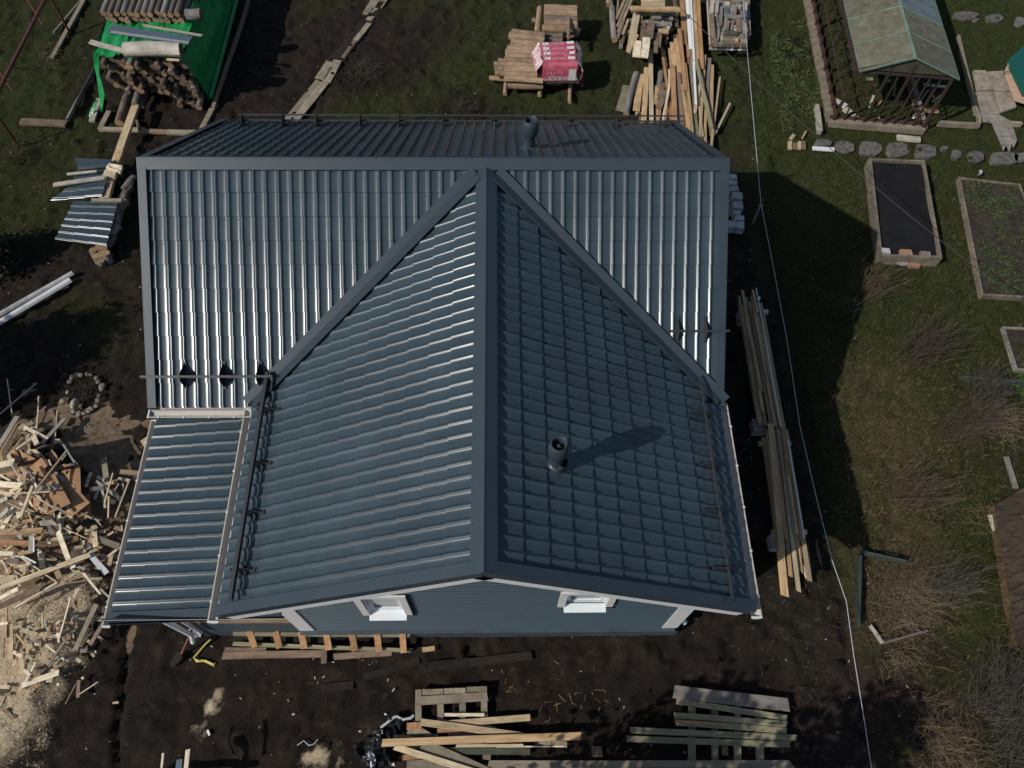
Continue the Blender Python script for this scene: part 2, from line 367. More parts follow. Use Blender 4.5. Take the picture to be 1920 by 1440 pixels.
def fields(x, y):
    n1 = fbm(x * .9, y * .9, 4, 3); n2 = fbm(x * 3.1, y * 3.1, 4, 9); n3 = fbm(x * 9, y * 9, 3, 21)
    wob = (n2 - .5) * 1.1
    grass = np.maximum.reduce([poly_w(x, y, Z_RIGHT, .35) * .62, poly_w(x, y, Z_RIGHTG1, .8), poly_w(x, y, Z_RIGHTG2, .6) * .95,
        poly_w(x, y, Z_TOPLEFT, .9) * .52, poly_w(x, y, Z_LEFTMID, .7) * .35, poly_w(x, y, Z_TOPC, .9) * .5, poly_w(x, y, Z_TOPB, .4) * .5, poly_w(x, y, Z_FRONTR, .8) * .35])
    dead = poly_w(x, y, Z_DEAD, .8)
    grass = np.clip(grass * (.55 + 1.0 * n1) + wob * .35 * (grass > .02) - dead * .35, 0, 1)
    straw = np.clip(np.maximum(poly_w(x, y, Z_STRAW, .9) * .66, poly_w(x, y, Z_STRAW2, .5) * .9) * (.35 + 1.3 * n2) + poly_w(x, y, Z_RIGHT, .3) * .22 * (n3 > .5), 0, 1)
    saw = np.clip(np.maximum(poly_w(x, y, Z_SAW, .5) * .66, poly_w(x, y, Z_SAW2, .3) * 1.1) * 1.3 + wob * .5 - .15, 0, 1)
    def blob(u, v, r):
        p = G(u, v); return np.exp(-((x - p.x) ** 2 + (y - p.y) ** 2) / (r * r))
    for u, v, r in ((400, 1320, .22), (375, 1370, .22), (590, 1425, .35), (410, 1300, .15), (640, 1432, .2)):
        saw = np.maximum(saw, np.clip(blob(u, v, r) * 1.5 * (n3 + .1) - .3, 0, .75))
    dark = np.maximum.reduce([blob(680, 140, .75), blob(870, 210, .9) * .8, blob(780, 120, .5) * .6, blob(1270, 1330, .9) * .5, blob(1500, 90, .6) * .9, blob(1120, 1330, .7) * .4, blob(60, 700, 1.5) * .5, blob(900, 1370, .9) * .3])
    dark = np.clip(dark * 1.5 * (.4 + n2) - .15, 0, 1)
    return grass, straw, saw, dark, dead, n1, n2, n3
CRACK = [(246, 1172), (240, 1215), (232, 1245), (226, 1290), (222, 1330), (218, 1370), (213, 1440), (208, 1500)]
DITCH = [(1432, 420), (1462, 560), (1505, 760), (1540, 900), (1570, 1050), (1600, 1240), (1625, 1400), (1640, 1520)]
def height(x, y):
    near = (np.abs(x) < 18) & (y > -12) & (y < 16)
    h = (fbm(x * .5, y * .5, 3, 5) - .5) * .10 + (fbm(x * 2.6, y * 2.6, 4, 7) - .5) * .14 + (fbm(x * 9, y * 9, 3, 8) - .5) * .06 + np.maximum(fbm(x * 5, y * 5, 3, 15) - .55, 0) * .35
    h = np.where(near, h, h * .3)
    h -= .13 * np.exp(-(line_d(x + .05 * (vnoise(x * 5, y * 5, 4) - .5), y, CRACK) / .055) ** 2)
    h -= .11 * np.exp(-(line_d(x, y, DITCH) / .17) ** 2)
    h += .22 * poly_w(x, y, Z_SAW2, .5) + .10 * poly_w(x, y, Z_SAW, .4)
    return h - .035
def axis(a, b, step, far):
    m = list(np.arange(a, b, step)); lo = []; hi = []; d = step * 2; p = a; q = m[-1]
    while p > -far: p -= d; lo.append(p); q += d; hi.append(q); d *= 1.35
    return np.array(lo[::-1] + m + hi)
gx = axis(-14.2, 16.2, .062, 900); gy = axis(-9, 12.6, .062, 900)
XX, YY = np.meshgrid(gx, gy); xf, yf = XX.ravel(), YY.ravel(); zf = height(xf, yf)
nx, ny = len(gx), len(gy); idx = np.arange(nx * ny).reshape(ny, nx)
quads = np.stack([idx[:-1, :-1], idx[:-1, 1:], idx[1:, 1:], idx[1:, :-1]], -1).reshape(-1, 4)
me = bpy.data.meshes.new('ground'); me.vertices.add(nx * ny); me.vertices.foreach_set('co', np.stack([xf, yf, zf], 1).ravel())
me.loops.add(quads.size); me.loops.foreach_set('vertex_index', quads.ravel().astype(np.int32)); me.polygons.add(len(quads))
me.polygons.foreach_set('loop_start', np.arange(0, quads.size, 4, dtype=np.int32)); me.update(); me.validate(); me.shade_smooth()
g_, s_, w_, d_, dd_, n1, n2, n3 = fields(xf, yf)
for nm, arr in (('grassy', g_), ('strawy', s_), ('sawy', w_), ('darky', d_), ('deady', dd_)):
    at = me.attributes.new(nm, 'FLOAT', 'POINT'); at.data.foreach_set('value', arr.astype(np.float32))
mt, t, b = nodes('soil and turf'); N = t.nodes; L = t.links
tc = N.new('ShaderNodeTexCoord')
def nse(sc, det=6, rough=.7):
    n = N.new('ShaderNodeTexNoise'); n.inputs['Scale'].default_value = sc; n.inputs['Detail'].default_value = det; n.inputs['Roughness'].default_value = rough; L.new(tc.outputs['Object'], n.inputs['Vector']); return n
def ramp(src, a, b2, c, d):
    m_ = N.new('ShaderNodeMapRange'); m_.inputs[1].default_value = a; m_.inputs[2].default_value = b2; m_.inputs[3].default_value = c; m_.inputs[4].default_value = d; L.new(src, m_.inputs[0]); return m_.outputs[0]
def mixc(f, A, B):
    m_ = N.new('ShaderNodeMix'); m_.data_type = 'RGBA'
    if isinstance(f, float): m_.inputs[0].default_value = f
    else: L.new(f, m_.inputs[0])
    for i, c in ((6, A), (7, B)):
        if isinstance(c, tuple): m_.inputs[i].default_value = (*c, 1)
        else: L.new(c, m_.inputs[i])
    return m_.outputs[2]
def attr(n_):
    a = N.new('ShaderNodeAttribute'); a.attribute_name = n_; return a.outputs['Fac']
def mth(op, a, b2):
    m_ = N.new('ShaderNodeMath'); m_.operation = op; m_.use_clamp = op != 'SUBTRACT'
    for i, c in ((0, a), (1, b2)):
        if isinstance(c, float): m_.inputs[i].default_value = c
        else: L.new(c, m_.inputs[i])
    return m_.outputs[0]
nA, nB, nC, nD = nse(1.1), nse(5), nse(22, 5, .75), nse(70, 3)
soil = mixc(ramp(nA.outputs[0], .35, .65, 0, 1), (.0170, .0118, .0084), (.034, .0235, .0165))
soil = mixc(ramp(nC.outputs[0], .35, .72, 0, 1), soil, (.036, .028, .022))
soil = mixc(ramp(nD.outputs[0], .68, .80, 0, .6), soil, (.16, .13, .10))
soil = mixc(ramp(nB.outputs[0], .55, .75, 0, .55), soil, (.042, .026, .015))
soil = mixc(ramp(nse(2.3, 5, .7).outputs[0], .38, .62, .75, 0), soil, (.0095, .0072, .006))
soil = mixc(ramp(nse(3.7, 6, .75).outputs[0], .56, .72, 0, .75), soil, (.075, .057, .043))
grs = mixc(ramp(nC.outputs[0], .3, .7, 0, 1), (.017, .022, .006), (.046, .055, .015))
grs = mixc(ramp(nB.outputs[0], .5, .75, 0, .6), grs, (.040, .034, .017))
stw = mixc(ramp(nC.outputs[0], .3, .7, 0, 1), (.035, .026, .015), (.15, .108, .060))
sw = mixc(ramp(nC.outputs[0], .3, .7, 0, 1), (.36, .27, .165), (.62, .50, .34))
sw = mixc(ramp(nB.outputs[0], .45, .7, 0, .7), sw, (.70, .59, .43))
col = mixc(mth('MULTIPLY', attr('deady'), .7), soil, mixc(ramp(nC.outputs[0], .3, .7, 0, 1), (.030, .020, .018), (.075, .052, .038)))
gf = ramp(mth('ADD', attr('grassy'), mth('MULTIPLY', nC.outputs[0], .5)), .45, .85, 0, .92)
col = mixc(gf, col, grs)
col = mixc(ramp(mth('ADD', attr('strawy'), mth('MULTIPLY', nC.outputs[0], .5)), .5, 1.05, 0, .8), col, stw)
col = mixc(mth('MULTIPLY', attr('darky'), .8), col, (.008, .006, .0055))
col = mixc(ramp(mth('ADD', attr('sawy'), mth('MULTIPLY', nC.outputs[0], .6)), .55, .95, 0, 1), col, sw)
L.new(col, b.inputs['Base Color']); b.inputs['Roughness'].default_value = .95; b.inputs['Specular IOR Level'].default_value = .15
bp = N.new('ShaderNodeBump'); bp.inputs['Strength'].default_value = 1.0; bp.inputs['Distance'].default_value = .07
L.new(mth('ADD', mth('MULTIPLY', nC.outputs[0], .7), mth('MULTIPLY', nD.outputs[0], .3)), bp.inputs['Height']); L.new(bp.outputs[0], b.inputs['Normal'])
me.materials.append(mt)
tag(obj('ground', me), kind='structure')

def scatter(name, label, n, px0, px1, weight, hmin, hmax, wd, cols, lean=.5, flat=False, seed=1, kind='stuff'):
    """many small blades or splinters, joined: each one triangle (or a thin quad), colour per blade"""
    r = np.random.default_rng(seed)
    x = r.uniform(px0[0], px1[0], n * 3); y = r.uniform(px0[1], px1[1], n * 3)
    wgt = weight(x, y); k = r.uniform(0, 1, len(x)) < wgt; x, y = x[k][:n], y[k][:n]; n = len(x)
    if n == 0: return
    z = height(x, y); a = r.uniform(0, 2 * np.pi, n); L_ = r.uniform(hmin, hmax, n); ww = wd * r.uniform(.6, 1.4, n)
    if flat:
        dx, dy = np.cos(a), np.sin(a); z0 = z + r.uniform(.004, .03, n); dz = r.uniform(-.15, .3, n)
        A = np.stack([x - dy * ww, y + dx * ww, z0], 1); B = np.stack([x + dy * ww, y - dx * ww, z0], 1)
        C = np.stack([x + dx * L_ + dy * ww * .7, y + dy * L_ - dx * ww * .7, z0 + dz * L_ * .3 + .004], 1); D = np.stack([x + dx * L_ - dy * ww * .7, y + dy * L_ + dx * ww * .7, z0 + dz * L_ * .3 + .004], 1)
        V = np.stack([A, B, C, D], 1).reshape(-1, 3); per = 4
    else:
        ln = r.uniform(0, lean, n) * L_; b2 = a + r.uniform(-.6, .6, n) + np.pi / 2
        A = np.stack([x - np.cos(a) * ww, y - np.sin(a) * ww, z - .01], 1); B = np.stack([x + np.cos(a) * ww, y + np.sin(a) * ww, z - .01], 1)
        C = np.stack([x + np.cos(b2) * ln, y + np.sin(b2) * ln, z + np.sqrt(np.maximum(L_ ** 2 - ln ** 2, 1e-5))], 1)
        V = np.stack([A, B, C], 1).reshape(-1, 3); per = 3
    me = bpy.data.meshes.new(name); me.vertices.add(n * per); me.vertices.foreach_set('co', V.ravel())
    me.loops.add(n * per); me.loops.foreach_set('vertex_index', np.arange(n * per, dtype=np.int32)); me.polygons.add(n)
    me.polygons.foreach_set('loop_start', np.arange(0, n * per, per, dtype=np.int32)); me.update()
    c = np.array(cols)[r.integers(0, len(cols), n)] * r.uniform(.6, 1.35, (n, 1)); c = np.concatenate([np.clip(c, 0, 1), np.ones((n, 1))], 1)
    ca = me.color_attributes.new('tint', 'FLOAT_COLOR', 'POINT'); ca.data.foreach_set('color', np.repeat(c, per, 0).ravel().astype(np.float32))
    if 'tinted blades' not in MATS:
        mt, t2, b2_ = nodes('tinted blades'); q = t2.nodes.new('ShaderNodeAttribute'); q.attribute_name = 'tint'; t2.links.new(q.outputs['Color'], b2_.inputs['Base Color'])
        b2_.inputs['Roughness'].default_value = .7; b2_.inputs['Specular IOR Level'].default_value = .2; MATS['tinted blades'] = mt
    me.materials.append(MATS['tinted blades'])
    o = obj(name, me); tag(o, label, None, None, kind)
    return o
GA, GB = (-14, -8.8), (16, 12.4)
def nohouse(x, y): return ~((x > -4.9) & (x < 3.6) & (y > -5.5) & (y < 2.9))
scatter('grass', 'short spring grass growing over the garden plots', 260000, GA, GB, lambda x, y: np.clip(fields(x, y)[0] ** 1.4 * 1.3, 0, 1) * nohouse(x, y), .02, .065, .004,
        [(.070, .110, .020), (.050, .084, .017), (.095, .115, .030), (.100, .090, .040), (.040, .072, .015)], lean=.9, seed=2)
scatter('straw', 'flattened dry straw among the grass', 70000, (7, -8.8), (14.5, 5), lambda x, y: np.clip(fields(x, y)[1] * 1.2 + .05 * fields(x, y)[4], 0, 1), .04, .15, .0032,
        [(.17, .125, .068), (.12, .085, .048), (.24, .18, .105), (.08, .058, .036), (.10, .055, .042), (.06, .07, .02)], lean=1.0, seed=3)
scatter('wood_shavings', 'loose shavings and chips over the sawdust', 30000, (-13, -8.8), (-5.2, 0), lambda x, y: np.clip(fields(x, y)[2] * 1.2 - .25, 0, 1), .015, .05, .0035,
        [(.56, .46, .32), (.48, .38, .25), (.64, .54, .40), (.38, .28, .17)], flat=True, seed=4)
scatter('wood_chip_litter', 'tiny pale chips and splinters on the mud', 1500, GA, (7.5, 12), lambda x, y: nohouse(x, y) * (.12 + .88 * np.clip(fbm(x * .8, y * .8, 3, 77) * 2.2 - 1, 0, 1)), .012, .05, .005,
        [(.35, .28, .2), (.5, .45, .38), (.22, .14, .09), (.6, .57, .5)], flat=True, seed=5)
def near(px, r):
    P = [G(u, v) for u, v in px]
    def f(x, y):
        o = np.zeros(x.shape)
        for p in P: o = np.maximum(o, np.exp(-((x - p.x) ** 2 + (y - p.y) ** 2) / (r * r)))
        return o * .9
    return f
scatter('bark_splinters', 'strips of bark and splinters lying on dark soil', 420, (0, -8.5), (8, -5.5), near([(1040, 1300), (1075, 1310), (1110, 1320), (940, 1290), (1160, 1390), (1050, 1330)], .34), .02, .15, .004,
        [(.24, .15, .09), (.14, .09, .06), (.32, .24, .16)], flat=True, seed=6)
scatter('mud_stalks', 'dry stalks scattered on the mud by the ditch', 500, (4, -8.5), (9, -4.5), near([(1520, 1350), (1540, 1180), (1500, 1400), (1450, 1150), (1570, 1290)], .8), .03, .13, .0022,
        [(.11, .09, .065), (.16, .13, .10), (.07, .055, .04)], flat=True, seed=8)
scatter('moss_tufts', 'light weeds growing at the lumber heap', 9000, (4, 4), (8, 11), near([(1390, 160), (1370, 210), (1350, 130), (1430, 300), (1240, 30)], .7), .02, .06, .004,
        [(.07, .09, .02), (.05, .08, .015)], lean=1, seed=9)

# ------------------------------------------------------------------ the house
H, PA, PB = 5.3987, R(34.27), R(29.10)
TA, TB = math.tan(PA), math.tan(PB)
XL, XR, D, DB, XG, HG, WG, LG = -4.753, 3.859, 2.993, 3.171, .301, 5.3587, 3.516, 6.07
YW = -5.63
house = root('house', (XG, -1.5, 0), 'house with dark slate metal tile roofs and a cross gable above blue siding', 'house')
WAVE, ROW = .18333, .35
PT = [(0, .0006), (.06, 0), (.22, 0), (.32, .0006), (.42, .0022), (.52, .0052), (.60, .0098), (.66, .0158), (.71, .0222), (.745, .0250), (.78, .0244), (.81, .0251), (.84, .0230), (.88, .0155), (.92, .0080), (.96, .0026)]
def sheet_set(O, A, Dn, N_, width, length, clips, phase=0.0, eave=.03, per=6):
    """pressed tile sheets, about 1.1 m wide: O ridge start, A along the ridge, Dn down the slope, N_ outward"""
    O, A, Dn, N_ = map(Vector, (O, A, Dn, N_)); rows = []
    s = length; nb = []; k = 0; ST = .021
    e = length - eave
    while e > 0: nb.append(e); e -= ROW
    nb = nb[::-1]; ss = [(0.0, ST * (1 - nb[0] / ROW))]
    for b0 in nb: ss += [(b0 + .004, ST), (b0 + .001, ST - .007), (b0 + .0035, 0.0)]
    ss.append((length, ST * eave / ROW))
    x0 = 0.0; first = True; start = -phase
    xs_all = []; q = 0
    while start + q * WAVE < width + WAVE: xs_all.append(start + q * WAVE); q += 1
    for c in range(0, len(xs_all), per):
        V = []; Fc = []; xs = []
        for wv in xs_all[c:c + per]:
            for tt, hh in PT: xs.append((wv + tt * WAVE, hh))
        xs.append((xs_all[c:c + per][-1] + WAVE, PT[0][1] ))
        jit = rng.uniform(-.0015, .0015)
        sd0 = int(rng.integers(0, 999)); XA = np.array([q_[0] for q_ in xs])
        for (sv, o) in ss:
            wob = (vnoise(XA * 1.7, np.full(len(XA), sv * 1.3), sd0) - .5) * .010 + (vnoise(np.floor(XA / WAVE + phase / WAVE + .001) * 3.7, np.full(len(XA), round(sv / ROW) * 2.9), sd0 + 5) - .5) * .0022
            for (xv, hh), wb in zip(xs, wob): V.append(O + A * xv + Dn * (sv + jit) + N_ * (hh + o + jit + wb))
        nxs = len(xs)
        for i in range(len(ss) - 1):
            for j in range(nxs - 1): Fc.append((i * nxs + j, i * nxs + j + 1, (i + 1) * nxs + j + 1, (i + 1) * nxs + j))
        me = mesh('roof_sheet', V, Fc, roofm); bm = bmesh.new(); bm.from_mesh(me)
        for co, no in [(O, -A), (O + A * width, A)] + clips:
            if bm.verts: bmesh.ops.bisect_plane(bm, geom=bm.verts[:] + bm.edges[:] + bm.faces[:], plane_co=co, plane_no=no, clear_outer=True)
        if not bm.faces: bm.free(); bpy.data.meshes.remove(me); continue
        bmesh.ops.recalc_face_normals(bm, faces=bm.faces)
        if sum((f.normal.dot(N_) for f in bm.faces)) < 0: bmesh.ops.reverse_faces(bm, faces=bm.faces)
        bm.to_mesh(me); bm.free(); me.shade_smooth(); me.set_sharp_from_angle(angle=R(42)); obj('roof_sheet', me, house)
NF = Vector((0, -math.sin(PA), math.cos(PA))); DF = Vector((0, -math.cos(PA), -math.sin(PA)))
NBk = Vector((0, math.sin(PA), math.cos(PA))); DBk = Vector((0, math.cos(PA), -math.sin(PA)))
NL_ = Vector((-math.sin(PB), 0, math.cos(PB))); DL = Vector((-math.cos(PB), 0, -math.sin(PB)))
NR_ = Vector((math.sin(PB), 0, math.cos(PB))); DR = Vector((math.cos(PB), 0, -math.sin(PB)))
VC = Vector((XG, -.04 / TA, 0)); vl = Vector((-1, -TB / TA, 0)).normalized(); vr = Vector((1, -TB / TA, 0)).normalized()
nl = Vector((-vl.y, vl.x, 0)); nr = Vector((vr.y, -vr.x, 0))    # normals of the vertical planes through the valleys
if nl.y < 0: nl = -nl
if nr.y < 0: nr = -nr
lenF, lenB, lenG = D / math.cos(PA), DB / math.cos(PA), WG / math.cos(PB)
sheet_set((XL, 0, H), (1, 0, 0), DF, NF, XG - XL, lenF, [(VC, -nl)], phase=.145)
sheet_set((XG, 0, H), (1, 0, 0), DF, NF, XR - XG, lenF, [(VC, -nr)], phase=.10)
sheet_set((XL, 0, H), (1, 0, 0), DBk, NBk, XR - XL, lenB, [], phase=.145)
sheet_set((XG, -LG, HG), (0, 1, 0), DL, NL_, LG, lenG, [(VC, nl)], phase=.06)
sheet_set((XG, -LG, HG), (0, 1, 0), DR, NR_, LG, lenG, [(VC, nr)], phase=.06)
# porch roof
PP = R(8.8); PN = Vector((-math.sin(PP), 0, math.cos(PP))); PD = Vector((-math.cos(PP), 0, -math.sin(PP)))
PX0, PZ0, PF, PBk = -2.92, 3.0, -6.0, -2.86; PLEN = (4.95 - 2.92) / math.cos(PP)
sheet_set((PX0, PF, PZ0), (0, 1, 0), PD, PN, PBk - PF, PLEN, [], phase=.05)
sheet_set(Vector((PX0, PF, PZ0)) - PD * .46, (0, 1, 0), PD, PN, .33, .46, [], phase=.05, eave=.2)
# decks under the sheets (solid)
def deck(pts, N_, name='roof_deck'):
    mb = MB(); mb.prism([Vector(p) - Vector(N_) * .012 for p in pts], -Vector(N_) * .07); mb.build(name, deckm, house)
zf_ = H - D * TA; zb_ = H - DB * TA
yv = lambda x: -(.04 + TB * abs(x - XG)) / TA
deck([(XL + .02, -.01, H), (XL + .02, -D + .03, zf_), (XG - WG + .05, -D + .03, zf_), (XG, -.05, H - .05 * TA)], NF)
deck([(XR - .02, -.01, H), (XG, -.05, H - .05 * TA), (XG + WG - .05, -D + .03, zf_), (XR - .02, -D + .03, zf_)], NF)
deck([(XL + .02, .01, H), (XR - .02, .01, H), (XR - .02, DB - .03, zb_), (XL + .02, DB - .03, zb_)], NBk)
ze = HG - WG * TB
deck([(XG - .01, -LG + .03, HG), (XG - .01, -.06, HG), (XG - WG + .03, yv(XG - WG) + .03, ze), (XG - WG + .03, -LG + .03, ze)], NL_)
deck([(XG + .01, -LG + .03, HG), (XG + .01, -.06, HG), (XG + WG - .03, yv(XG + WG) + .03, ze), (XG + WG - .03, -LG + .03, ze)], NR_)
pe = Vector((PX0, 0, PZ0)) + PD * PLEN
deck([(PX0, PF + .03, PZ0), (PX0, PBk - .02, PZ0), (pe.x + .02, PBk - .02, pe.z), (pe.x + .02, PF + .03, pe.z)], PN)
# ridge caps, verge and valley trims
def trim(name, p0, p1, side, up, w_, t=.012, mat=None, parent=house):
    mb = MB(); mb.box(p0, p1, side, up, w_, t); return mb.build(name, mat or trimm, parent)
def cap(name, a, b_, d1, n1_, d2, n2_, w1, lift=.056):
    mb = MB(); a, b_ = Vector(a), Vector(b_); up = Vector((0, 0, .078)); ax = (b_ - a).normalized()
    A_, B_ = a + up, b_ + up
    for d, n_ in ((d1, n1_), (d2, n2_)):
        e0, e1 = a + d * w1 + n_ * lift, b_ + d * w1 + n_ * lift; f = -n_ * .022 + d * .004
        # small raised roll at the apex, flat wing, turned down lip
        mb.quad(A_, B_, B_ + d * .022 - Vector((0, 0, .004)), A_ + d * .022 - Vector((0, 0, .004)))
        mb.quad(A_ + d * .022 - Vector((0, 0, .004)), B_ + d * .022 - Vector((0, 0, .004)), B_ + d * .026 - n_ * .006, A_ + d * .026 - n_ * .006)
        mb.quad(A_ + d * .026 - n_ * .006, B_ + d * .026 - n_ * .006, e1, e0); mb.quad(e0, e1, e1 + f, e0 + f)
        for P_ in (a, b_):
            q = P_ + up; mb.quad(q, q + d * .026 - n_ * .006, P_ + d * w1 + n_ * lift, P_ + n_ * .0)
    o = mb.build(name, trimm, house); return o
cap('ridge_cap', (XL - .02, 0, H), (XG - 1.55, 0, H), DF, NF, DBk, NBk, .130)
cap('ridge_cap', (XG - 1.57, 0, H + .003), (XR + .02, 0, H + .003), DF, NF, DBk, NBk, .131)
mb = MB(); mb.prism([(XG - .07, -LG - .016, HG - .03), (XG + .07, -LG - .016, HG - .03), (XG + .05, -LG - .016, HG + .035), (XG, -LG - .016, HG + .062), (XG - .05, -LG - .016, HG + .035)], (0, .02, 0)); mb.build('ridge_end', trimm, house)
mb = MB(); mb.prism([(XG - .09, -LG - .019, HG - .10), (XG, -LG - .019, HG - .045), (XG + .09, -LG - .019, HG - .10), (XG, -LG - .019, HG - .02)], (0, .01, 0)); mb.build('ridge_end', trimm, house)
cap('ridge_cap', (XG, -LG - .012, HG), (XG, -.15, HG), DL, NL_, DR, NR_, .145)
for sgn, Ng, vn in ((-1, NL_, nl), (1, NR_, nr)):
    v = Vector((sgn, -TB / TA, 0)); z0 = HG; a = Vector((XG, -.04 / TA, HG)); b_ = Vector((XG + sgn * (WG + .02), 0, 0)); b_.y = yv(b_.x); b_.z = HG - TB * abs(b_.x - XG)
    vd = (b_ - a).normalized()
    for n_, flip in ((NF, 1), (Ng, -1)):
        sd_ = vd.cross(n_).normalized()
        if sd_.dot(vn) * flip < 0: sd_ = -sd_
        wd_ = .125 if flip == 1 else .15; gp_ = .030 if sgn == -1 else .024
        s0 = a + n_ * .060 + sd_ * (wd_ / 2 + gp_) + vd * (.17 if flip == 1 else .20); s1 = b_ + n_ * .060 + sd_ * (wd_ / 2 + gp_) + vd * (.02 if flip == 1 else -.06)
        trim('valley_trim', s0, s1, sd_, n_, wd_, .012)
    trim('valley_groove', a + Vector((0, 0, .012)) + vd * .15, b_ + Vector((0, 0, .012)), vd.cross(Vector((0, 0, 1))).normalized(), (0, 0, 1), .07, .02, guardm)
for x, sg in ((XL, 1), (XR, -1)):
    for (dn, n_, ln) in ((DF, NF, lenF), (DBk, NBk, lenB)):
        a = Vector((x, 0, H)); cut = (0, ln) if not (sg == -1 and n_ is NF) else (0, ln)
        segs = [(.10, ln * .47), (ln * .47 - .03, ln - .005)]
        for k, (q0, q1) in enumerate(segs):
            o_ = .002 * k
            trim('verge_trim', a + dn * q0 + n_ * (.053 + o_) + Vector((sg * .055, 0, 0)), a + dn * q1 + n_ * (.053 + o_) + Vector((sg * .055, 0, 0)), (1, 0, 0), n_, .115, .010)
            trim('verge_fold', a + dn * q0 - n_ * .10 + Vector((-sg * (.008 + o_), 0, 0)), a + dn * q1 - n_ * .10 + Vector((-sg * (.008 + o_), 0, 0)), (1, 0, 0), n_, .010, .163)
        trim('fascia', a + dn * .02 - n_ * .22 + Vector((sg * .02, 0, 0)), a + dn * ln - n_ * .22 + Vector((sg * .02, 0, 0)), (1, 0, 0), n_, .024, .15, whitem)
for sgn, d_n, n_ in ((-1, DL, NL_), (1, DR, NR_)):
    a = Vector((XG, -LG, HG)); q0, q1 = .09, lenG + .01
    trim('verge_trim', a + d_n * q0 + n_ * .052 + Vector((0, .062, 0)), a + d_n * q1 + n_ * .052 + Vector((0, .062, 0)), (0, 1, 0), n_, .14, .010)
    trim('verge_fold', a + d_n * .0 - n_ * .085 + Vector((0, -.013, 0)), a + d_n * q1 - n_ * .085 + Vector((0, -.013, 0)), (0, 1, 0), n_, .010, .148)
    trim('fascia', a + d_n * .0 - n_ * .25 + Vector((0, .004, 0)), a + d_n * (q1 - .06) - n_ * .25 + Vector((0, .004, 0)), (0, 1, 0), n_, .026, .175, whitem)
a = Vector((PX0, PF, PZ0)) - PD * .47
trim('verge_trim', a + PN * .052 + Vector((0, .06, 0)), a + PD * (PLEN + .47) + PN * .052 + Vector((0, .06, 0)), (0, 1, 0), PN, .14, .010)
trim('verge_fold', a - PN * .075 + Vector((0, -.013, 0)), a + PD * (PLEN + .47) - PN * .075 + Vector((0, -.013, 0)), (0, 1, 0), PN, .010, .137)
zl = Y(300, 1162, PF - .02).z; pr_ = a; pl_ = a + PD * (PLEN + .46)
mb = MB(); mb.prism([(pr_.x, PF - .018, pr_.z - .02), (pr_.x, PF - .018, zl), (pl_.x, PF - .018, zl), (pl_.x, PF - .018, pl_.z - .02)], (0, .02, 0)); mb.build('porch_fascia', trimm, house)
trim('porch_fascia_edge', (pr_.x, PF - .012, zl - .03), (pl_.x, PF - .012, zl - .03), (0, 1, 0), (0, 0, 1), .014, .03, whitem)
for y_, z_, x0, x1 in ((-D + .10, zf_, XL + .05, XG - WG), (DB - .05, zb_, XL + .05, XR - .05)):
    trim('eave_board', (x0, y_, z_ - .24), (x1, y_, z_ - .24), (0, 1, 0), (0, 0, 1), .024, .17, whitem)
for x_ in (XG - WG + .11, XG + WG - .11): trim('eave_board', (x_, -LG + .05, ze - .23), (x_, -D - .05, ze - .23), (1, 0, 0), (0, 0, 1), .024, .17, whitem)
# gutters: open half round channels with end caps and brackets
def gutter(a, b_, out, r_=.060, mat=guttm, caps=True, nb=6):
    a, b_, out = Vector(a), Vector(b_), Vector(out); g = root_part('gutter')
    mb = MB(); n = 9
    for k in range(n):
        t0, t1 = math.pi * k / n, math.pi * (k + 1) / n
        p = lambda t, rr: out * (-math.cos(t) * rr) + Vector((0, 0, -math.sin(t) * rr))
        mb.quad(a + p(t0, r_), b_ + p(t0, r_), b_ + p(t1, r_), a + p(t1, r_))
        mb.quad(a + p(t0, r_ + .006), b_ + p(t0, r_ + .006), b_ + p(t1, r_ + .006), a + p(t1, r_ + .006))
    ax = (b_ - a).normalized()
    mb.box(a + out * (r_ + .002) - Vector((0, 0, .006)), b_ + out * (r_ + .002) - Vector((0, 0, .006)), out, (0, 0, 1), .016, .014)
    o = mb.build('gutter', mat, house)
    if caps:
        for P_, s_ in ((a, -1), (b_, 1)):
            m2 = MB(); poly = [P_ + out * (-math.cos(math.pi * k / n) * (r_ + .012)) + Vector((0, 0, -math.sin(math.pi * k / n) * (r_ + .012))) for k in range(n + 1)]
            m2.prism(poly, ax * (.022 * s_)); m2.build('end_cap', mat if mat is not guttm else whitem, o)
    m3 = MB()
    for k in range(nb):
        c = a + (b_ - a) * ((k + .4) / nb); m3.box(c + out * (r_ - .012), c + out * (r_ + .02), ax, (0, 0, 1), .022, .016)
    bo = m3.build('bracket', whitem, o); bo['kind'] = 'stuff'
    return o
def root_part(n): return None
gutter((XL - .02, -D - .075, zf_ - .045), (XG - WG - .05, -D - .075, zf_ - .045), (0, -1, 0), nb=4)
gutter((XG - WG - .075, -LG - .05, ze - .085), (XG - WG - .075, -D - .02, ze - .085), (-1, 0, 0), nb=5)
gutter((XG + WG + .075, -LG - .05, ze - .085), (XG + WG + .075, -D + .05, ze - .085), (1, 0, 0), nb=5)
gutter((pe.x - .045, PF - .03, pe.z - .035), (pe.x - .045, PBk, pe.z - .035), (-1, 0, 0), r_=.046, nb=5)
gutter((XL - .02, DB + .02, zb_ - .085), (XR + .02, DB + .02, zb_ - .085), (0, 1, 0), nb=8)
# walls
wl, wr, wb = XG - 3.17, XG + 3.17, 0
mb = MB(); th = .02
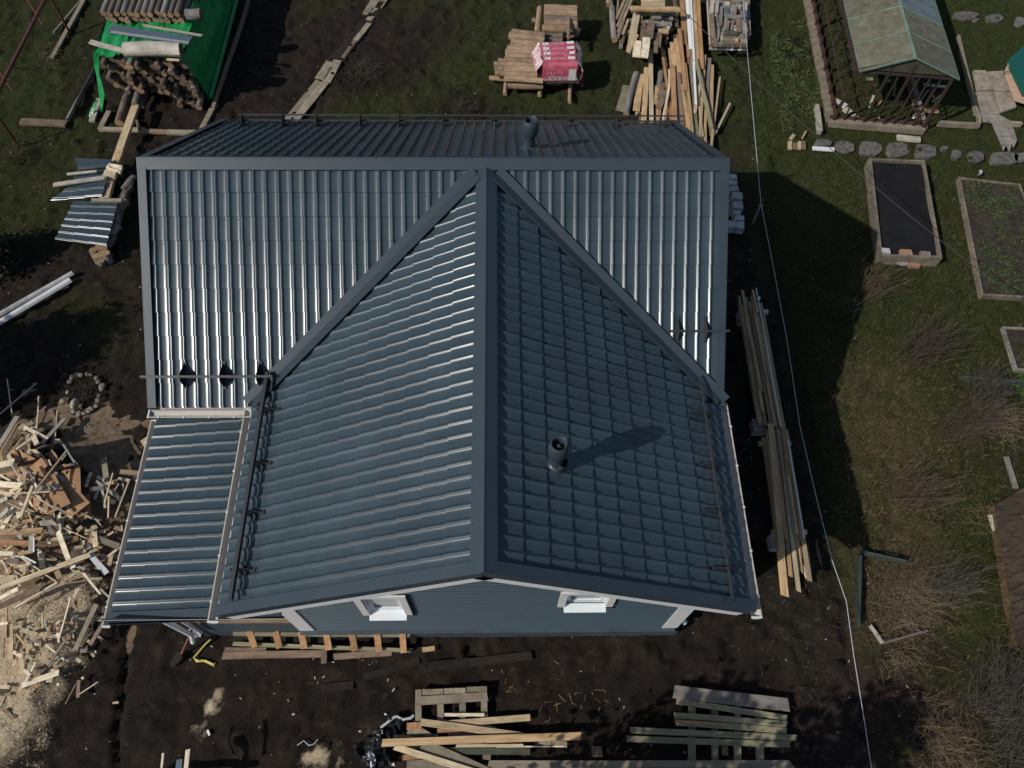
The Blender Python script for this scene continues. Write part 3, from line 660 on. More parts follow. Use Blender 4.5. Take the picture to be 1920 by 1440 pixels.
# siding of the gable front: lapped boards, cut to the gable
lap = .135; V = []; Fc = []; z = .33; k = 0; prof = []
while z < 5.1:
    prof += [(YW - .022, z), (YW - .022, z + .012), (YW, z + .020), (YW - .004, z + lap)]; z += lap
n = len(prof)
V = []; Fc = []; xs_ = [wl, -1.51, -.97, 1.45, 2.05, wr]; hole = {1: (1.58, 2.60), 3: (2.02, 2.73)}
for x_ in xs_: V += [(x_, y, z) for y, z in prof]
for c in range(5):
    for i in range(n - 1):
        if c in hole and prof[i][1] > hole[c][0] - .02 and prof[i][1] < hole[c][1] + .02: continue
        Fc.append((c * n + i, (c + 1) * n + i, (c + 1) * n + i + 1, c * n + i + 1))
me = mesh('siding', V, Fc, sidm); bm = bmesh.new(); bm.from_mesh(me)
for sg in (-1, 1):
    bmesh.ops.bisect_plane(bm, geom=bm.verts[:] + bm.edges[:] + bm.faces[:], plane_co=Vector((XG, 0, HG - .12)), plane_no=Vector((sg * math.sin(PB), 0, math.cos(PB))), clear_outer=True)
bmesh.ops.recalc_face_normals(bm, faces=bm.faces); bm.to_mesh(me); bm.free(); obj('siding', me, house)
def wall(poly, h, mat=sidm, name='wall'):
    mb = MB(); mb.prism(poly, h); mb.build(name, mat, house)
hw = lambda x: HG - .12 - TB * abs(x - XG)
wall([(wl, YW + .19, .05), (wr, YW + .19, .05), (wr, YW + .19, hw(wr)), (XG, YW + .19, HG - .13), (wl, YW + .19, hw(wl))], (0, .06, 0))
wall([(wl, YW + .002, .05), (wl, -2.55, .05), (wl, -2.55, hw(wl)), (wl, YW + .002, hw(wl))], (.15, 0, 0))
wall([(wr - .15, YW + .002, .05), (wr - .15, -2.55, .05), (wr - .15, -2.55, hw(wr)), (wr - .15, YW + .002, hw(wr))], (.15, 0, 0))
wall([(XL + .35, -2.55, .05), (XL + .35, 2.75, .05), (XL + .35, 2.75, H - .14 - TA * 2.75), (XL + .35, 0, H - .14), (XL + .35, -2.55, H - .14 - TA * 2.55)], (.15, 0, 0))
wall([(XR - .5, -2.55, .05), (XR - .5, 2.75, .05), (XR - .5, 2.75, H - .14 - TA * 2.75), (XR - .5, 0, H - .14), (XR - .5, -2.55, H - .14 - TA * 2.55)], (.15, 0, 0))
wall([(XL + .5, -2.55, .05), (wl - .01, -2.55, .05), (wl - .01, -2.55, H - .14 - TA * 2.55), (XL + .5, -2.55, H - .14 - TA * 2.55)], (0, .15, 0))
wall([(XL + .5, 2.6, .05), (XR - .5, 2.6, .05), (XR - .5, 2.6, H - .16 - TA * 2.75), (XL + .5, 2.6, H - .16 - TA * 2.75)], (0, .15, 0))
trim('plinth', (wl, YW - .045, 0), (wr + .03, YW - .045, 0), (0, 1, 0), (0, 0, 1), .075, .33, plinthm)
trim('plinth', (wr + .002, YW - .08, 0), (wr + .002, -2.6, 0), (1, 0, 0), (0, 0, 1), .06, .33, plinthm)
trim('plinth', (XL + .2, YW + .01, 0), (wl - .002, YW + .01, 0), (0, 1, 0), (0, 0, 1), .06, .90, plinthm)
trim('porch_floor', (XL + .2, (YW - 2.5) / 2, .80), (wl - .002, (YW - 2.5) / 2, .80), (0, 1, 0), (0, 0, 1), 2.8, .06, W['tan'])
trim('porch_beam', (XL + .12, YW + .03, .93), (wl - .01, YW + .03, .93), (0, 1, 0), (0, 0, 1), .08, .26, W['fresh'])
# corner boards
trim('corner_board', (wl + .12, YW - .028, .36), (wl + .12, YW - .028, hw(wl + .12) + .02), (1, 0, 0), (0, 1, 0), .25, .026, whitem)
trim('corner_board', (wr - .12, YW - .028, .34), (wr - .12, YW - .028, hw(wr - .12) + .02), (1, 0, 0), (0, 1, 0), .25, .026, whitem)
trim('corner_board', (wr + .004, YW + .10, .34), (wr + .004, YW + .10, hw(wr)), (0, 1, 0), (-1, 0, 0), .25, .026, whitem)
# porch railing: white boards with gaps between, posts
rl = MB(); rl.box((XL + .2, YW + .03, 1.90), (wl - .02, YW + .03, 1.90), (0, 1, 0), (0, 0, 1), .10, .05); rl.box((XL + .2, YW + .03, 1.22), (wl - .02, YW + .03, 1.22), (0, 1, 0), (0, 0, 1), .08, .10)
ro = rl.build('porch_railing', whitem, house)
x = XL + .3
while x < wl - .08:
    q = MB(); q.box((x, YW + .01, 1.30), (x, YW + .01, 1.90), (1, 0, 0), (0, 1, 0), .085, .022); q.build('baluster', whitem, ro); x += .145
for x_ in (XL + .25, wl - .10):
    for y_ in ((YW + .04,) if x_ > -4 else (YW + .04, -4.2)):
        trim('porch_post', (x_, y_, 1.02), (x_, y_, pe.z - .12 if x_ < -4 else 2.8), (1, 0, 0), (0, 1, 0), .11, .11, whitem)
# windows
def window(x0, x1, z0, z1, ny_):
    t_ = .105; mb = MB()
    for (p0, p1, sd_, wd_) in (((x0 + t_ / 2, ny_, z0), (x0 + t_ / 2, ny_, z1), (1, 0, 0), t_), ((x1 - t_ / 2, ny_, z0), (x1 - t_ / 2, ny_, z1), (1, 0, 0), t_), ((x0, ny_, z1 + .05), (x1, ny_, z1 + .05), (0, 0, 1), t_)):
        mb.box(p0, p1, sd_, (0, -1, 0), wd_, .030)
    o = mb.build('window', whitem, house)
    i0, i1 = x0 + t_, x1 - t_
    rv = MB(); rv.aabb(i0 - .01, i0 + .012, ny_ + .002, ny_ + .16, z0, z1); rv.aabb(i1 - .012, i1 + .01, ny_ + .002, ny_ + .16, z0, z1); rv.build('reveal', whitem, o)
    fr = MB(); yy = ny_ + .10
    for (a0, a1, c0, c1) in ((i0 + .013, i0 + .075, z0 + .01, z1), (i1 - .075, i1 - .013, z0 + .01, z1), (i0 + .077, i1 - .077, z1 - .07, z1), (i0 + .077, i1 - .077, z0 + .01, z0 + .09)): fr.aabb(a0, a1, yy - .05, yy + .01, c0, c1)
    fr.build('frame', sillm, o)
    gp = MB(); gp.aabb(i0 + .076, i1 - .076, yy - .018, yy - .012, z0 + .09, z1 - .07); gp.build('pane', glassm, o)
    cu = MB()
    for k in range(12):
        xx = i0 + .08 + (i1 - i0 - .16) * k / 12; x2 = i0 + .08 + (i1 - i0 - .16) * (k + 1) / 12
        cu.quad(Vector((xx, yy + .03 + .012 * (k % 2), z0 + .1)), Vector((x2, yy + .03 + .012 * ((k + 1) % 2), z0 + .1)), Vector((x2, yy + .03 + .012 * ((k + 1) % 2), z1)), Vector((xx, yy + .03 + .012 * (k % 2), z1)))
    cu.build('curtain', curtm, o)
    s_ = MB(); s_.prism([(i0 - .01, ny_ - .10, z0 - .03), (i0 - .01, ny_ + .06, z0 + .015), (i0 - .01, ny_ + .06, z0 + .002), (i0 - .01, ny_ - .10, z0 - .055)], (i1 - i0 + .02, 0, 0)); s_.build('sill', sillm, o)
window(-1.62, -.86, 1.60, 2.62, YW - .028)
window(1.34, 2.16, 2.04, 2.75, YW - .028)
# snow guards
def guard(name, p0, p1, dn, n_, pos, rails, wd_r=.034):
    p0, p1 = Vector(p0), Vector(p1); ax = (p1 - p0).normalized(); mb = MB()
    for (h, off) in rails: mb.box(p0 + n_ * h + dn * off, p1 + n_ * h + dn * off, dn, n_, wd_r, .024)
    o = mb.build('snow_guard', guardm, house)
    for s_ in pos:
        c = p0 + ax * s_; q = MB(); hh = max(r_[0] for r_ in rails) + .03
        q.prism([c - dn * .20 + n_ * .027 - ax * .004, c + dn * .17 + n_ * .027 - ax * .004, c + dn * .05 + n_ * hh - ax * .004, c - dn * .05 + n_ * hh - ax * .004], ax * .008)
        q.box(c - dn * .22 + n_ * .026, c + dn * .19 + n_ * .026, ax, n_, .055, .006); q.build('bracket', guardm, o)
zs = lambda y: H - abs(y) * TA
def gp(x, y): return (x, y, H - abs(y) * TA)
guard('g', gp(XL - .04, -2.60), gp(-2.86, -2.60), DF, NF, [.58, 1.16, 1.70], [(.11, 0), (.19, -.012)])
guard('g', gp(2.97, -2.05), gp(XR + .06, -2.05), DF, NF, [.19, .61], [(.10, 0)])
gz = lambda x: HG - TB * abs(x - XG)
guard('g', (-2.89, -5.95, gz(-2.89)), (-2.89, -2.62, gz(-2.89)), DL, NL_, [.40, 1.19, 1.91, 2.75], [(.10, .04), (.19, -.04)], .066)
guard('g', (3.45, -6.0, gz(3.45)), (3.45, -2.68, gz(3.45)), DR, NR_, [.42, 1.22, 1.90, 2.72], [(.05, .035), (.12, -.03)], .03)
guard('g', gp(XL + .5, 2.72), gp(XR + .05, 2.72), DBk, NBk, [x - XL - .5 for x in (-4.2, -3.46, -2.84, -2.05, -1.34, -.54, .36, 1.05, 1.76, 2.65, 3.48)], [(.10, .03), (.20, -.02)])
# roof vents
def vent(p, hgt, n_):
    p = Vector(p); mb = MB(); mb.lathe(p - Vector((0, 0, .12)), (0, 0, 1), [(.078, 0), (.078, hgt * .62), (.080, hgt * .62), (.083, hgt * .66), (.116, hgt * .78), (.128, hgt * .90), (.126, hgt + .02), (.112, hgt + .095), (.094, hgt + .12), (.086, hgt + .115), (.080, hgt + .05), (.06, hgt - .02), (.0, hgt - .03)], 28)
    o = mb.build('roof_vent', trimm, house, True, 60)
    q = MB(); q.lathe(p + Vector((0, 0, hgt - .16)), (0, 0, 1), [(.05, -.02), (.055, .04), (.03, .09), (.006, .115), (0, .118)], 16); q.build('rain_cone', guardm, o, True)
    q = MB(); q.lathe(p - n_ * .01, n_, [(.150, .018), (.152, .035), (.135, .044), (.128, .040), (.118, .055), (.10, .075), (.092, .10), (.088, .16), (.080, .17)], 28); q.build('flange', trimm, o, True, 50)
    q = MB()
    for k in range(10):
        t_ = k * .628; a_ = n_.orthogonal().normalized(); b_ = n_.cross(a_); c = p + (a_ * math.cos(t_) + b_ * math.sin(t_)) * .13; q.lathe(c + n_ * .025, n_, [(.008, 0), (.008, .012), (0, .014)], 6)
    q = q.build('screws', guardm, o); q['kind'] = 'stuff'
vent((1.177, -4.60, gz(1.177)), .66, NR_); vent((.974, .85, zs(.85)), .60, NBk)
# screw heads along the trims, joined
q = MB()
def screws(a, b_, n_, step):
    a, b_ = Vector(a), Vector(b_); L_ = (b_ - a).length; k = .12
    while k < L_: q.lathe(a + (b_ - a) * (k / L_), n_, [(.006, 0), (.006, .004), (0, .005)], 6); k += step
screws(Vector((XL, 0, H + .0)) + DF * .11 + NF * .057, Vector((XR, 0, H)) + DF * .11 + NF * .057, NF, .366)
for x_, sg in ((XL, 1), (XR, -1)): screws(Vector((x_ + sg * .09, 0, H)) + DF * .3 + NF * .064, Vector((x_ + sg * .09, 0, H)) + DF * 3.4 + NF * .064, NF, .7)
for n_, d_n in ((NL_, DL), (NR_, DR)):
    screws(Vector((XG, -LG, HG)) + d_n * .125 + n_ * .06, Vector((XG, -.8, HG)) + d_n * .125 + n_ * .06, n_, .44)
    screws(Vector((XG, -LG + .05, HG)) + d_n * .4 + n_ * .063, Vector((XG, -LG + .05, HG)) + d_n * 3.8 + n_ * .063, n_, .5)
q = q.build('screws', guardm, house); q['kind'] = 'stuff'
q = MB(); rs = random.Random(5)
for k in range(150):
    x = XL + .3 + rs.random() * 8; s_ = .03 + ROW * rs.randrange(1, 10) - .05
    p = Vector((x, 0, H)) + DF * (lenF - s_) + NF * .012
    if p.y > yv(p.x) + .1: q.lathe(p, NF, [(.006, 0), (.005, .01), (0, .011)], 5)
for k in range(260):
    sg = rs.choice((-1, 1)); d_n, n_ = (DL, NL_) if sg < 0 else (DR, NR_); y_ = -LG + .2 + rs.random() * 5.6; s_ = lenG - .03 - ROW * rs.randrange(1, 11) - .05
    p = Vector((XG, y_, HG)) + d_n * s_ + n_ * .012
    if s_ > .2 and p.y < yv(p.x) - .1: q.lathe(p, n_, [(.006, 0), (.005, .01), (0, .011)], 5)
q = q.build('screws', guardm, house); q['kind'] = 'stuff'
# downpipes
def pipe(name, pts, r_, mat): mb = MB(); mb.tube(pts, r_, 10); return mb.build(name, mat, house, True)
pipe('downpipe', [(XG + WG + .02, -5.35, ze - .1), (XG + WG - .05, -5.45, ze - .22), (wr + .08, -5.52, ze - .5), (wr + .08, -5.52, .45), (wr + .16, -5.56, .30)], .045, sillm)
pipe('downpipe', [(-4.88, -5.85, pe.z - .1), (-4.85, -5.83, pe.z - .25), (-4.66, -5.74, 1.9), (-4.62, -5.73, .5), (-4.66, -5.80, .25)], .045, sillm)
pipe('downpipe', [(-4.5, -5.80, 2.3), (-4.42, -5.72, 1.6), (-4.42, -5.72, .6)], .03, whitem)

# ------------------------------------------------------------------ lumber and things round the house
def col_of(m): return {'paler': 'very pale', 'pale': 'cream', 'fresh': 'yellow pine', 'orange': 'reddish pine', 'tan': 'tan', 'brown': 'dark brown', 'grey': 'grey weathered', 'greytan': 'grey tan',
    'greypale': 'pale grey', 'olive': 'green tinted', 'mud': 'mud covered', 'darkgreen': 'dark green', 'white': 'white painted', 'stain': 'stained white', 'greymetal': 'grey metal'}.get(m, m)
def size_of(o):
    l = o.matrix_basis.to_scale().x
    return 'short' if l < .6 else ('long' if l > 1.7 else 'medium')
USED = {}
def lab(o, text, cat, group=None):
    """unique label: says again which one when the wording has been used"""
    k = text.lower(); n = USED.get(k, 0); USED[k] = n + 1
    return tag(o, text, cat, group)

# 1 long stack of boards beside the house wall (two bundles laid end to end)
O1, S1 = (1360, 520), 4.8
B1 = [((125, 235, 300, 1325, 20), 'tan', .34), ((125, 170, 310, 1325, 16), 'fresh', .40), ((150, 250, 320, 1300, 20), 'tan', .34), ((155, 115, 338, 1205, 20), 'fresh', .47), ((190, 180, 365, 1330, 22), 'tan', .36), ((235, 545, 325, 1020, 24), 'fresh', .50),
      ((228, 215, 425, 1340, 36), 'tan', .42), ((240, 160, 452, 1340, 22), 'fresh', .50), ((250, 110, 292, 310, 18), 'fresh', .55), ((262, 300, 480, 1330, 30), 'orange', .44), ((290, 340, 500, 1345, 24), 'fresh', .47), ((315, 230, 540, 1440, 30), 'tan', .42), ((345, 310, 545, 1440, 16), 'tan', .36)]
for i, (a, m_, z) in enumerate(B1):
    plank((a[0], a[1], a[2], a[3], a[4] * 1.2), O1, S1, m_, z, .03, '%s board, %s counted from the house in the far end of the long stack' % (col_of(m_), ORD[i]), 'board', 'boards in the long stack beside the house')
o = plank((278, 95, 505, 1360, 8), O1, S1, 'white', .56, .012, 'thin white metal strip lying along the top of the long board stack', 'metal strip', name='metal_strip')
o = plank((292, 182, 315, 184, 20), O1, S1, 'white', .57, .05, 'small white clip on the thin metal strip of the board stack', 'clip', name='clip')
for i, (a, z) in enumerate([((150, 260, 330, 1325, 40), .30), ((230, 260, 420, 1340, 46), .30), ((310, 300, 510, 1400, 46), .31)]): plank(a, O1, S1, 'tan', z, .03, 'wide tan board, %s in the lowest layer of the far stack end' % ORD[i], 'board', 'boards in the long stack beside the house')
O2, S2 = (1360, 820), 4.65
for i, (a, z) in enumerate([((365, -60, 500, 1010, 46), .32), ((440, -60, 590, 900, 50), .32), ((500, -60, 660, 900, 44), .33)]): plank(a, O2, S2, 'tan', z, .03, 'wide tan board, %s in the lowest layer of the near stack end' % ORD[i], 'board', 'boards in the long stack beside the house')
B2 = [((325, 0, 455, 960, 14), 'tan', .34), ((345, 0, 470, 1020, 16), 'tan', .38), ((385, -60, 520, 1380, 54), 'fresh', .46), ((395, -120, 495, 1030, 48), 'fresh', .52), ((418, -40, 535, 890, 26), 'fresh', .48), ((450, -80, 572, 1210, 26), 'fresh', .44),
      ((470, -70, 642, 1340, 30), 'pale', .54), ((488, -60, 600, 840, 20), 'greytan', .56), ((505, -80, 548, 305, 26), 'orange', .58), ((515, 0, 662, 1170, 24), 'fresh', .46), ((540, 280, 625, 840, 26), 'fresh', .52), ((560, 200, 660, 1050, 16), 'tan', .44), ((530, -60, 738, 1250, 32), 'tan', .50), ((600, 900, 712, 1225, 16), 'pale', .42)]
for i, (a, m_, z) in enumerate(B2):
    plank((a[0], a[1], a[2], a[3], a[4] * 1.15), O2, S2, m_, z, .03, '%s board, %s counted from the house in the near end of the long stack' % (col_of(m_), ORD[i]), 'board', 'boards in the long stack beside the house')
plank((545, 15, 690, 870, 9), O2, S2, 'white', .58, .012, 'white metal strip on the garden side of the long board stack', 'metal strip', name='metal_strip')
plank((520, 1085, 560, 1160, 36), O2, S2, 'blueboard', .40, .02, 'small blue grey sheet between the board ends of the long stack', 'sheet metal', name='sheet_metal_piece')
for (u, v), t_ in (((1387, 592), 'far'), ((1413, 798), 'middle'), ((1447, 1016), 'near')):
    p = G(u, v, .2); mb = MB(); mb.aabb(p.x - .02, p.x + .22, p.y - .13, p.y + .13, 0, .24); c = mb.build('concrete_block', concm)
    tag(c, 'grey concrete block under the %s end of the long board stack' % t_ if t_ != 'middle' else 'grey concrete block under the middle of the long board stack', 'block')
for (u, v), t_ in (((1385, 585), 'far end'), ((1422, 832), 'middle'), ((1448, 998), 'near end')):
    p = G(u, v, .3); mb = MB(); mb.aabb(p.x, p.x + .62, p.y - .04, p.y + .04, .245, .335); c = mb.build('bearer', W['pale']); tag(c, 'short squared bearer under the %s of the board stack' % t_, 'bearer')
for u, v in ((1428, 834), (1449, 1012)):
    pass
# 2 concrete blocks behind the house corner
O3, S3 = (1340, 280), 2.88
for i, (x, y, z, w_, d_) in enumerate([(95, 148, .3, .22, .13), (99, 178, .28, .2, .14), (106, 210, .30, .2, .14), (124, 248, .34, .23, .2), (127, 297, .30, .22, .2), (122, 340, .26, .15, .12), (136, 368, .27, .2, .13), (96, 402, .25, .2, .2), (140, 408, .26, .17, .2), (84, 165, .1, .2, .2), (92, 232, .1, .2, .2), (112, 330, .08, .2, .2)]):
    p = G(O3[0] + x / S3, O3[1] + y / S3, z); mb = MB(); r_ = random.uniform(-.12, .12)
    mb.box((-w_ / 2, 0, 0), (w_ / 2, 0, 0), (0, 1, 0), (0, 0, 1), d_, .2 if i < 9 else .2); c = mb.build('concrete_block', concm)
    c.matrix_basis = Matrix.Translation((p.x, p.y, z - .2 if i < 9 else 0)) @ Matrix.Rotation(r_, 4, 'Z')
    tag(c, 'pale concrete block, %s in the stack behind the house corner' % ORD[i], 'block', 'concrete blocks stacked behind the house corner')
for i in range(6):
    rock(1364 + random.uniform(0, 8), 372 + i * 6, .16, .14, .08, stonem, i, 'rough brown stone, %s beside the stacked concrete blocks' % ORD[i], 'stone', 'stones beside the concrete blocks', sz=.16)
# 3 ladder frame in front of the gable wall and the boards by it
O4, S4 = (380, 1060), 3.79
lp = G(600, 1200, 0); ld = root('wooden_ladder', (lp.x, lp.y, 0), 'wooden ladder of two rails and seven rungs lying by the gable wall', 'ladder')
plank((215, 486, 1475, 496, 26), O4, S4, 'olive', .22, .05, parent=ld, name='rail'); plank((215, 556, 1480, 604, 26), O4, S4, 'olive', .10, .05, parent=ld, name='rail')
for a in ((328, 462, 368, 580, 46), (515, 468, 545, 586, 46), (697, 468, 722, 590, 46), (876, 470, 897, 600, 46), (1057, 480, 1080, 606, 46), (1238, 486, 1252, 610, 46), (1418, 482, 1428, 620, 44)):
    plank(a, O4, S4, 'orange', .27, .04, parent=ld, name='rung', z2=.17)
for i, (a, m_, z, tx) in enumerate([((210, 508, 700, 535, 44), 'mud', .02, 'brown muddy board under the ladder beside the wall'), ((500, 520, 880, 540, 40), 'mud', .05, 'brown board under the middle of the ladder'), ((155, 600, 450, 600, 34), 'brown', .03, 'brown board half under the near ladder rail'),
        ((140, 642, 845, 628, 52), 'brown', .05, 'wide brown board in front of the ladder'), ((860, 600, 860, 696, 40), 'brown', .07, 'short brown board laid crosswise before the ladder'), ((930, 650, 1345, 620, 44), 'brown', .04, 'muddy board in front of the last ladder rungs'),
        ((1340, 622, 1668, 584, 42), 'mud', .02, 'mud covered board reaching past the ladder end'), ((1560, 600, 1650, 588, 34), 'fresh', .05, 'small dirty yellow board beyond the ladder end'),
        ((1140, 800, 1540, 672, 56), 'mud', .005, 'dark board sunk into the mud, pointing at the wall'), ((1535, 730, 1900, 690, 70), 'mud', .005, 'dark wide board sunk in mud before the wall'), ((1840, 700, 2340, 640, 60), 'mud', .004, 'long muddy board sunk flat before the gable wall'), ((845, 875, 1070, 850, 60), 'mud', .004, 'small dark slab of board sunk in the mud')]):
    plank(a, O4, S4, m_, z, .012 if m_ == 'mud' and i > 7 else .025, tx, 'board')
# 4 lumber on pallets at the front
O5, S5 = (680, 1240), 4.0
pr = G(847, 1320, 0); pal = root('wooden_pallet', (pr.x, pr.y, 0), 'grey wooden pallet half covered by crossed planks', 'pallet')
for a in ((418, 225, 418, 455, 46), (582, 300, 582, 470, 48), (748, 290, 748, 470, 48), (912, 225, 912, 430, 48)): plank(a, O5, S5, 'greytan', .05, .06, parent=pal, name='bearer')
for a in ((395, 240, 440, 238, 54), (448, 229, 604, 226, 42), (610, 224, 770, 219, 42), (778, 212, 932, 206, 40)): plank(a, O5, S5, 'greytan', .115, .035, parent=pal, name='deck_board')
plank((394, 296, 936, 262, 66), O5, S5, 'greytan', .118, .04, parent=pal, name='deck_board')
fr = [((612, 400, 912, 400, 24), 'paler', .13, 'short white batten lying across the pallet'), ((330, 488, 442, 482, 52), 'orange', .12, 'short reddish board end beside the pallet'), ((610, 470, 1256, 420, 50), 'tan', .13, 'tan plank above the crossed planks beside the pallet'),
      ((350, 500, 560, 620, 90), 'greytan', .10, 'grey tan board slanting under the crossed planks'), ((560, 520, 740, 510, 34), 'orange', .11, 'reddish board between the crossed planks'), ((640, 560, 1000, 560, 60), 'brown', .08, 'dark brown board under the crossed planks'),
      ((230, 565, 560, 560, 26), 'olive', .10, 'thin green tinted board behind the long pine plank'), ((870, 485, 1000, 510, 40), 'grey', .09, 'grey board end between two crossed planks'), ((436, 455, 1210, 562, 54), 'tan', .17, 'tan plank slanting down to the long pine plank'),
      ((470, 668, 1256, 676, 50), 'darkgreen', .10, 'dark green board behind the crossed planks'), ((440, 620, 1020, 880, 92), 'greytan', .14, 'wide grey tan plank slanting under the long pine plank'), ((240, 640, 900, 850, 50), 'pale', .19, 'cream plank slanting from the end of the long pine plank'),
      ((300, 722, 442, 712, 40), 'orange', .08, 'short reddish board end near the black plastic'), ((330, 775, 640, 768, 62), 'greytan', .06, 'grey tan board at the bottom edge of the front lumber'), ((1316, 596, 1532, 626, 44), 'greytan', .16, 'grey tan plank end under the long pine plank'),
      ((1000, 640, 1510, 638, 10), 'paler', .17, 'thin pale lath under the long pine plank'), ((700, 634, 1206, 630, 22), 'pale', .18, 'cream lath along the long pine plank'), ((144, 612, 1636, 560, 58), 'fresh', .23, 'long yellow pine plank on top of the front lumber'), ((900, 700, 960, 700, 80), 'brown', .05, 'short brown bearer under the dark green board'),
      ((940, 772, 3220, 770, 58), 'greytan', .12, 'very long grey tan beam across the front of both pallets')]
for a, m_, z, tx in fr: plank(a, O5, S5, m_, z, .035, tx, 'plank', 'lumber lying in front of the house')
bl = plank((1722, 676, 1796, 676, 80), O5, S5, 'brown', .02, .09, 'square brown wood block alone between the two front lumber heaps', 'wood block', name='wood_block')
O6, S6 = (1100, 1060), 3.79
pr = G(1365, 1390, 0); pal = root('wooden_pallet', (pr.x, pr.y, 0), 'wooden pallet under green tinted planks beside the ditch', 'pallet')
for a in ((754, 890, 750, 1400, 50), (908, 900, 915, 1400, 46), (1070, 920, 1075, 1400, 46), (1225, 940, 1236, 1400, 50)): plank(a, O6, S6, 'greytan', .05, .06, parent=pal, name='bearer')
plank((982, 1270, 985, 1350, 44), O6, S6, 'brown', .0, .05, parent=pal, name='block')
for a, m_, z, tx in [((620, 897, 1438, 992, 92), 'grey', .14, 'wide grey board furthest up the pallet of green tinted planks'), ((640, 965, 1424, 1084, 40), 'olive', .14, 'green tinted plank slanting below the wide grey board'), ((624, 1065, 1422, 1128, 42), 'olive', .13, 'green tinted plank second below the wide grey board'),
      ((632, 1115, 1422, 1176, 44), 'olive', .12, 'green tinted plank with a reddish streak in the middle of the pallet'), ((313, 1170, 1490, 1226, 44), 'olive', .14, 'longest green tinted plank reaching past both pallet sides'), ((286, 1232, 1448, 1272, 44), 'olive', .13, 'green tinted plank nearest the front beam'), ((640, 1108, 930, 1124, 18), 'orange', .155, 'narrow reddish batten on the green tinted planks')]:
    plank(a, O6, S6, m_, z, .035, tx, 'plank', 'planks on the pallet beside the ditch')
# boards standing on trestles at the front edge
O7, S7 = (0, 1080), 4.0
for a, m_, z, tx in [((1222, 1328, 1195, 1560, 17), 'paler', .75, 'narrow white board end on the trestle'), ((1408, 1300, 1375, 1600, 32), 'paler', .85, 'wide white board end on the trestle'), ((1345, 1375, 1330, 1600, 46), 'blueboard', .70, 'blue panel between two white boards on the trestle')]:
    plank(a, O7, S7, m_, z, .03, tx, 'board')
p = G(310, 1460, 0); mb = MB()
for sx in (-.5, .55): mb.box((p.x + sx, p.y - .25, 0), (p.x + sx, p.y - .15, .70), (1, 0, 0), (0, 1, 0), .06, .04)
mb.box((p.x - .6, p.y - .2, .64), (p.x + .7, p.y - .2, .64), (0, 1, 0), (0, 0, 1), .08, .06); tag(mb.build('trestle', W['brown']), 'low wooden trestle at the front edge carrying white board ends', 'trestle')
# 5 yellow strap, spade, film scraps
def curve(name, pts, r_, mat, label, cat, seg=6, group=None): mb = MB(); mb.tube(pts, r_, seg); return tag(mb.build(name, mat, None, True, 80), label, cat, group)
def px(pts, O, Sc, z): return [G(O[0] + x / Sc, O[1] + y / Sc, z) for x, y in pts]
curve('strap', px([(1582, 475), (1545, 508), (1500, 560), (1455, 612), (1478, 642), (1515, 630), (1560, 648), (1606, 672), (1612, 652)], O7, S7, .05), .018, yellowm, 'yellow strap lying crumpled on the mud by the downpipe', 'strap')
curve('strap', px([(1470, 625), (1500, 640), (1540, 632), (1600, 660)], O7, S7, .07), .014, yellowm, 'short yellow strap end folded over the crumpled strap', 'strap')
sp = root('spade', G(345, 1200, 0), 'long handled spade with a rusty shaft leaning at the porch corner', 'spade')
hd = MB(); hd.tube([G(366, 1168, .75), G(340, 1226, .12)], .016, 8); hd.build('handle', pm('rusty shaft', (.20, .075, .04), .8, .3), sp, True)
bd = MB(); a, b_ = G(339, 1228, .12), G(323, 1246, .03); ax = (b_ - a).normalized(); sd_ = ax.cross(Vector((0, 0, 1))).normalized()
bd.prism([a - sd_ * .07, a + sd_ * .07, b_ + sd_ * .055, b_ + ax * .05, b_ - sd_ * .055], Vector((0, 0, .012))); bd.build('blade', pm('dark steel', (.02, .018, .016), .95, spec=.1), sp)
def crumple(name, pxs, O, Sc, mat, label, cat, hgt=.08, n=10, seed=0):
    P = [G(O[0] + x / Sc, O[1] + y / Sc, 0) for x, y in pxs]; r = random.Random(seed); V = []; Fc = []
    x0, x1, y0, y1 = min(p.x for p in P), max(p.x for p in P), min(p.y for p in P), max(p.y for p in P)
    def ins(x, y):
        c = False
        for i in range(len(P)):
            a, b2 = P[i], P[(i + 1) % len(P)]
            if (a.y > y) != (b2.y > y) and x < (b2.x - a.x) * (y - a.y) / (b2.y - a.y) + a.x: c = not c
        return c
    idm = {}
    for i in range(n + 1):
        for j in range(n + 1):
            x, y = x0 + (x1 - x0) * i / n, y0 + (y1 - y0) * j / n
            idm[i, j] = len(V); V.append((x + r.uniform(-.3, .3) * (x1 - x0) / n, y + r.uniform(-.3, .3) * (y1 - y0) / n, r.uniform(.02, hgt)))
    for i in range(n):
        for j in range(n):
            if ins(x0 + (x1 - x0) * (i + .5) / n, y0 + (y1 - y0) * (j + .5) / n): Fc.append((idm[i, j], idm[i + 1, j], idm[i + 1, j + 1], idm[i, j + 1]))
    me = mesh(name, V, Fc, mat); bm = bmesh.new(); bm.from_mesh(me); bmesh.ops.delete(bm, geom=[v for v in bm.verts if not v.link_faces], context='VERTS'); bm.to_mesh(me); bm.free()
    return tag(obj(name, me), label, cat)
crumple('film_scrap', [(1425, 400), (1500, 385), (1540, 420), (1500, 470), (1440, 465)], O7, S7, foilm, 'crumpled clear film scrap beside the spade', 'film scrap', .1, 12, 1)
crumple('black_plastic', [(1080, 1290), (1240, 1180), (1330, 1080), (1400, 1060), (1450, 1130), (1340, 1230), (1300, 1330), (1380, 1420), (1220, 1450), (1130, 1400)], O4, S4, blackm, 'crumpled black plastic sheet beside the crossed planks', 'plastic sheet', .16, 16, 2)
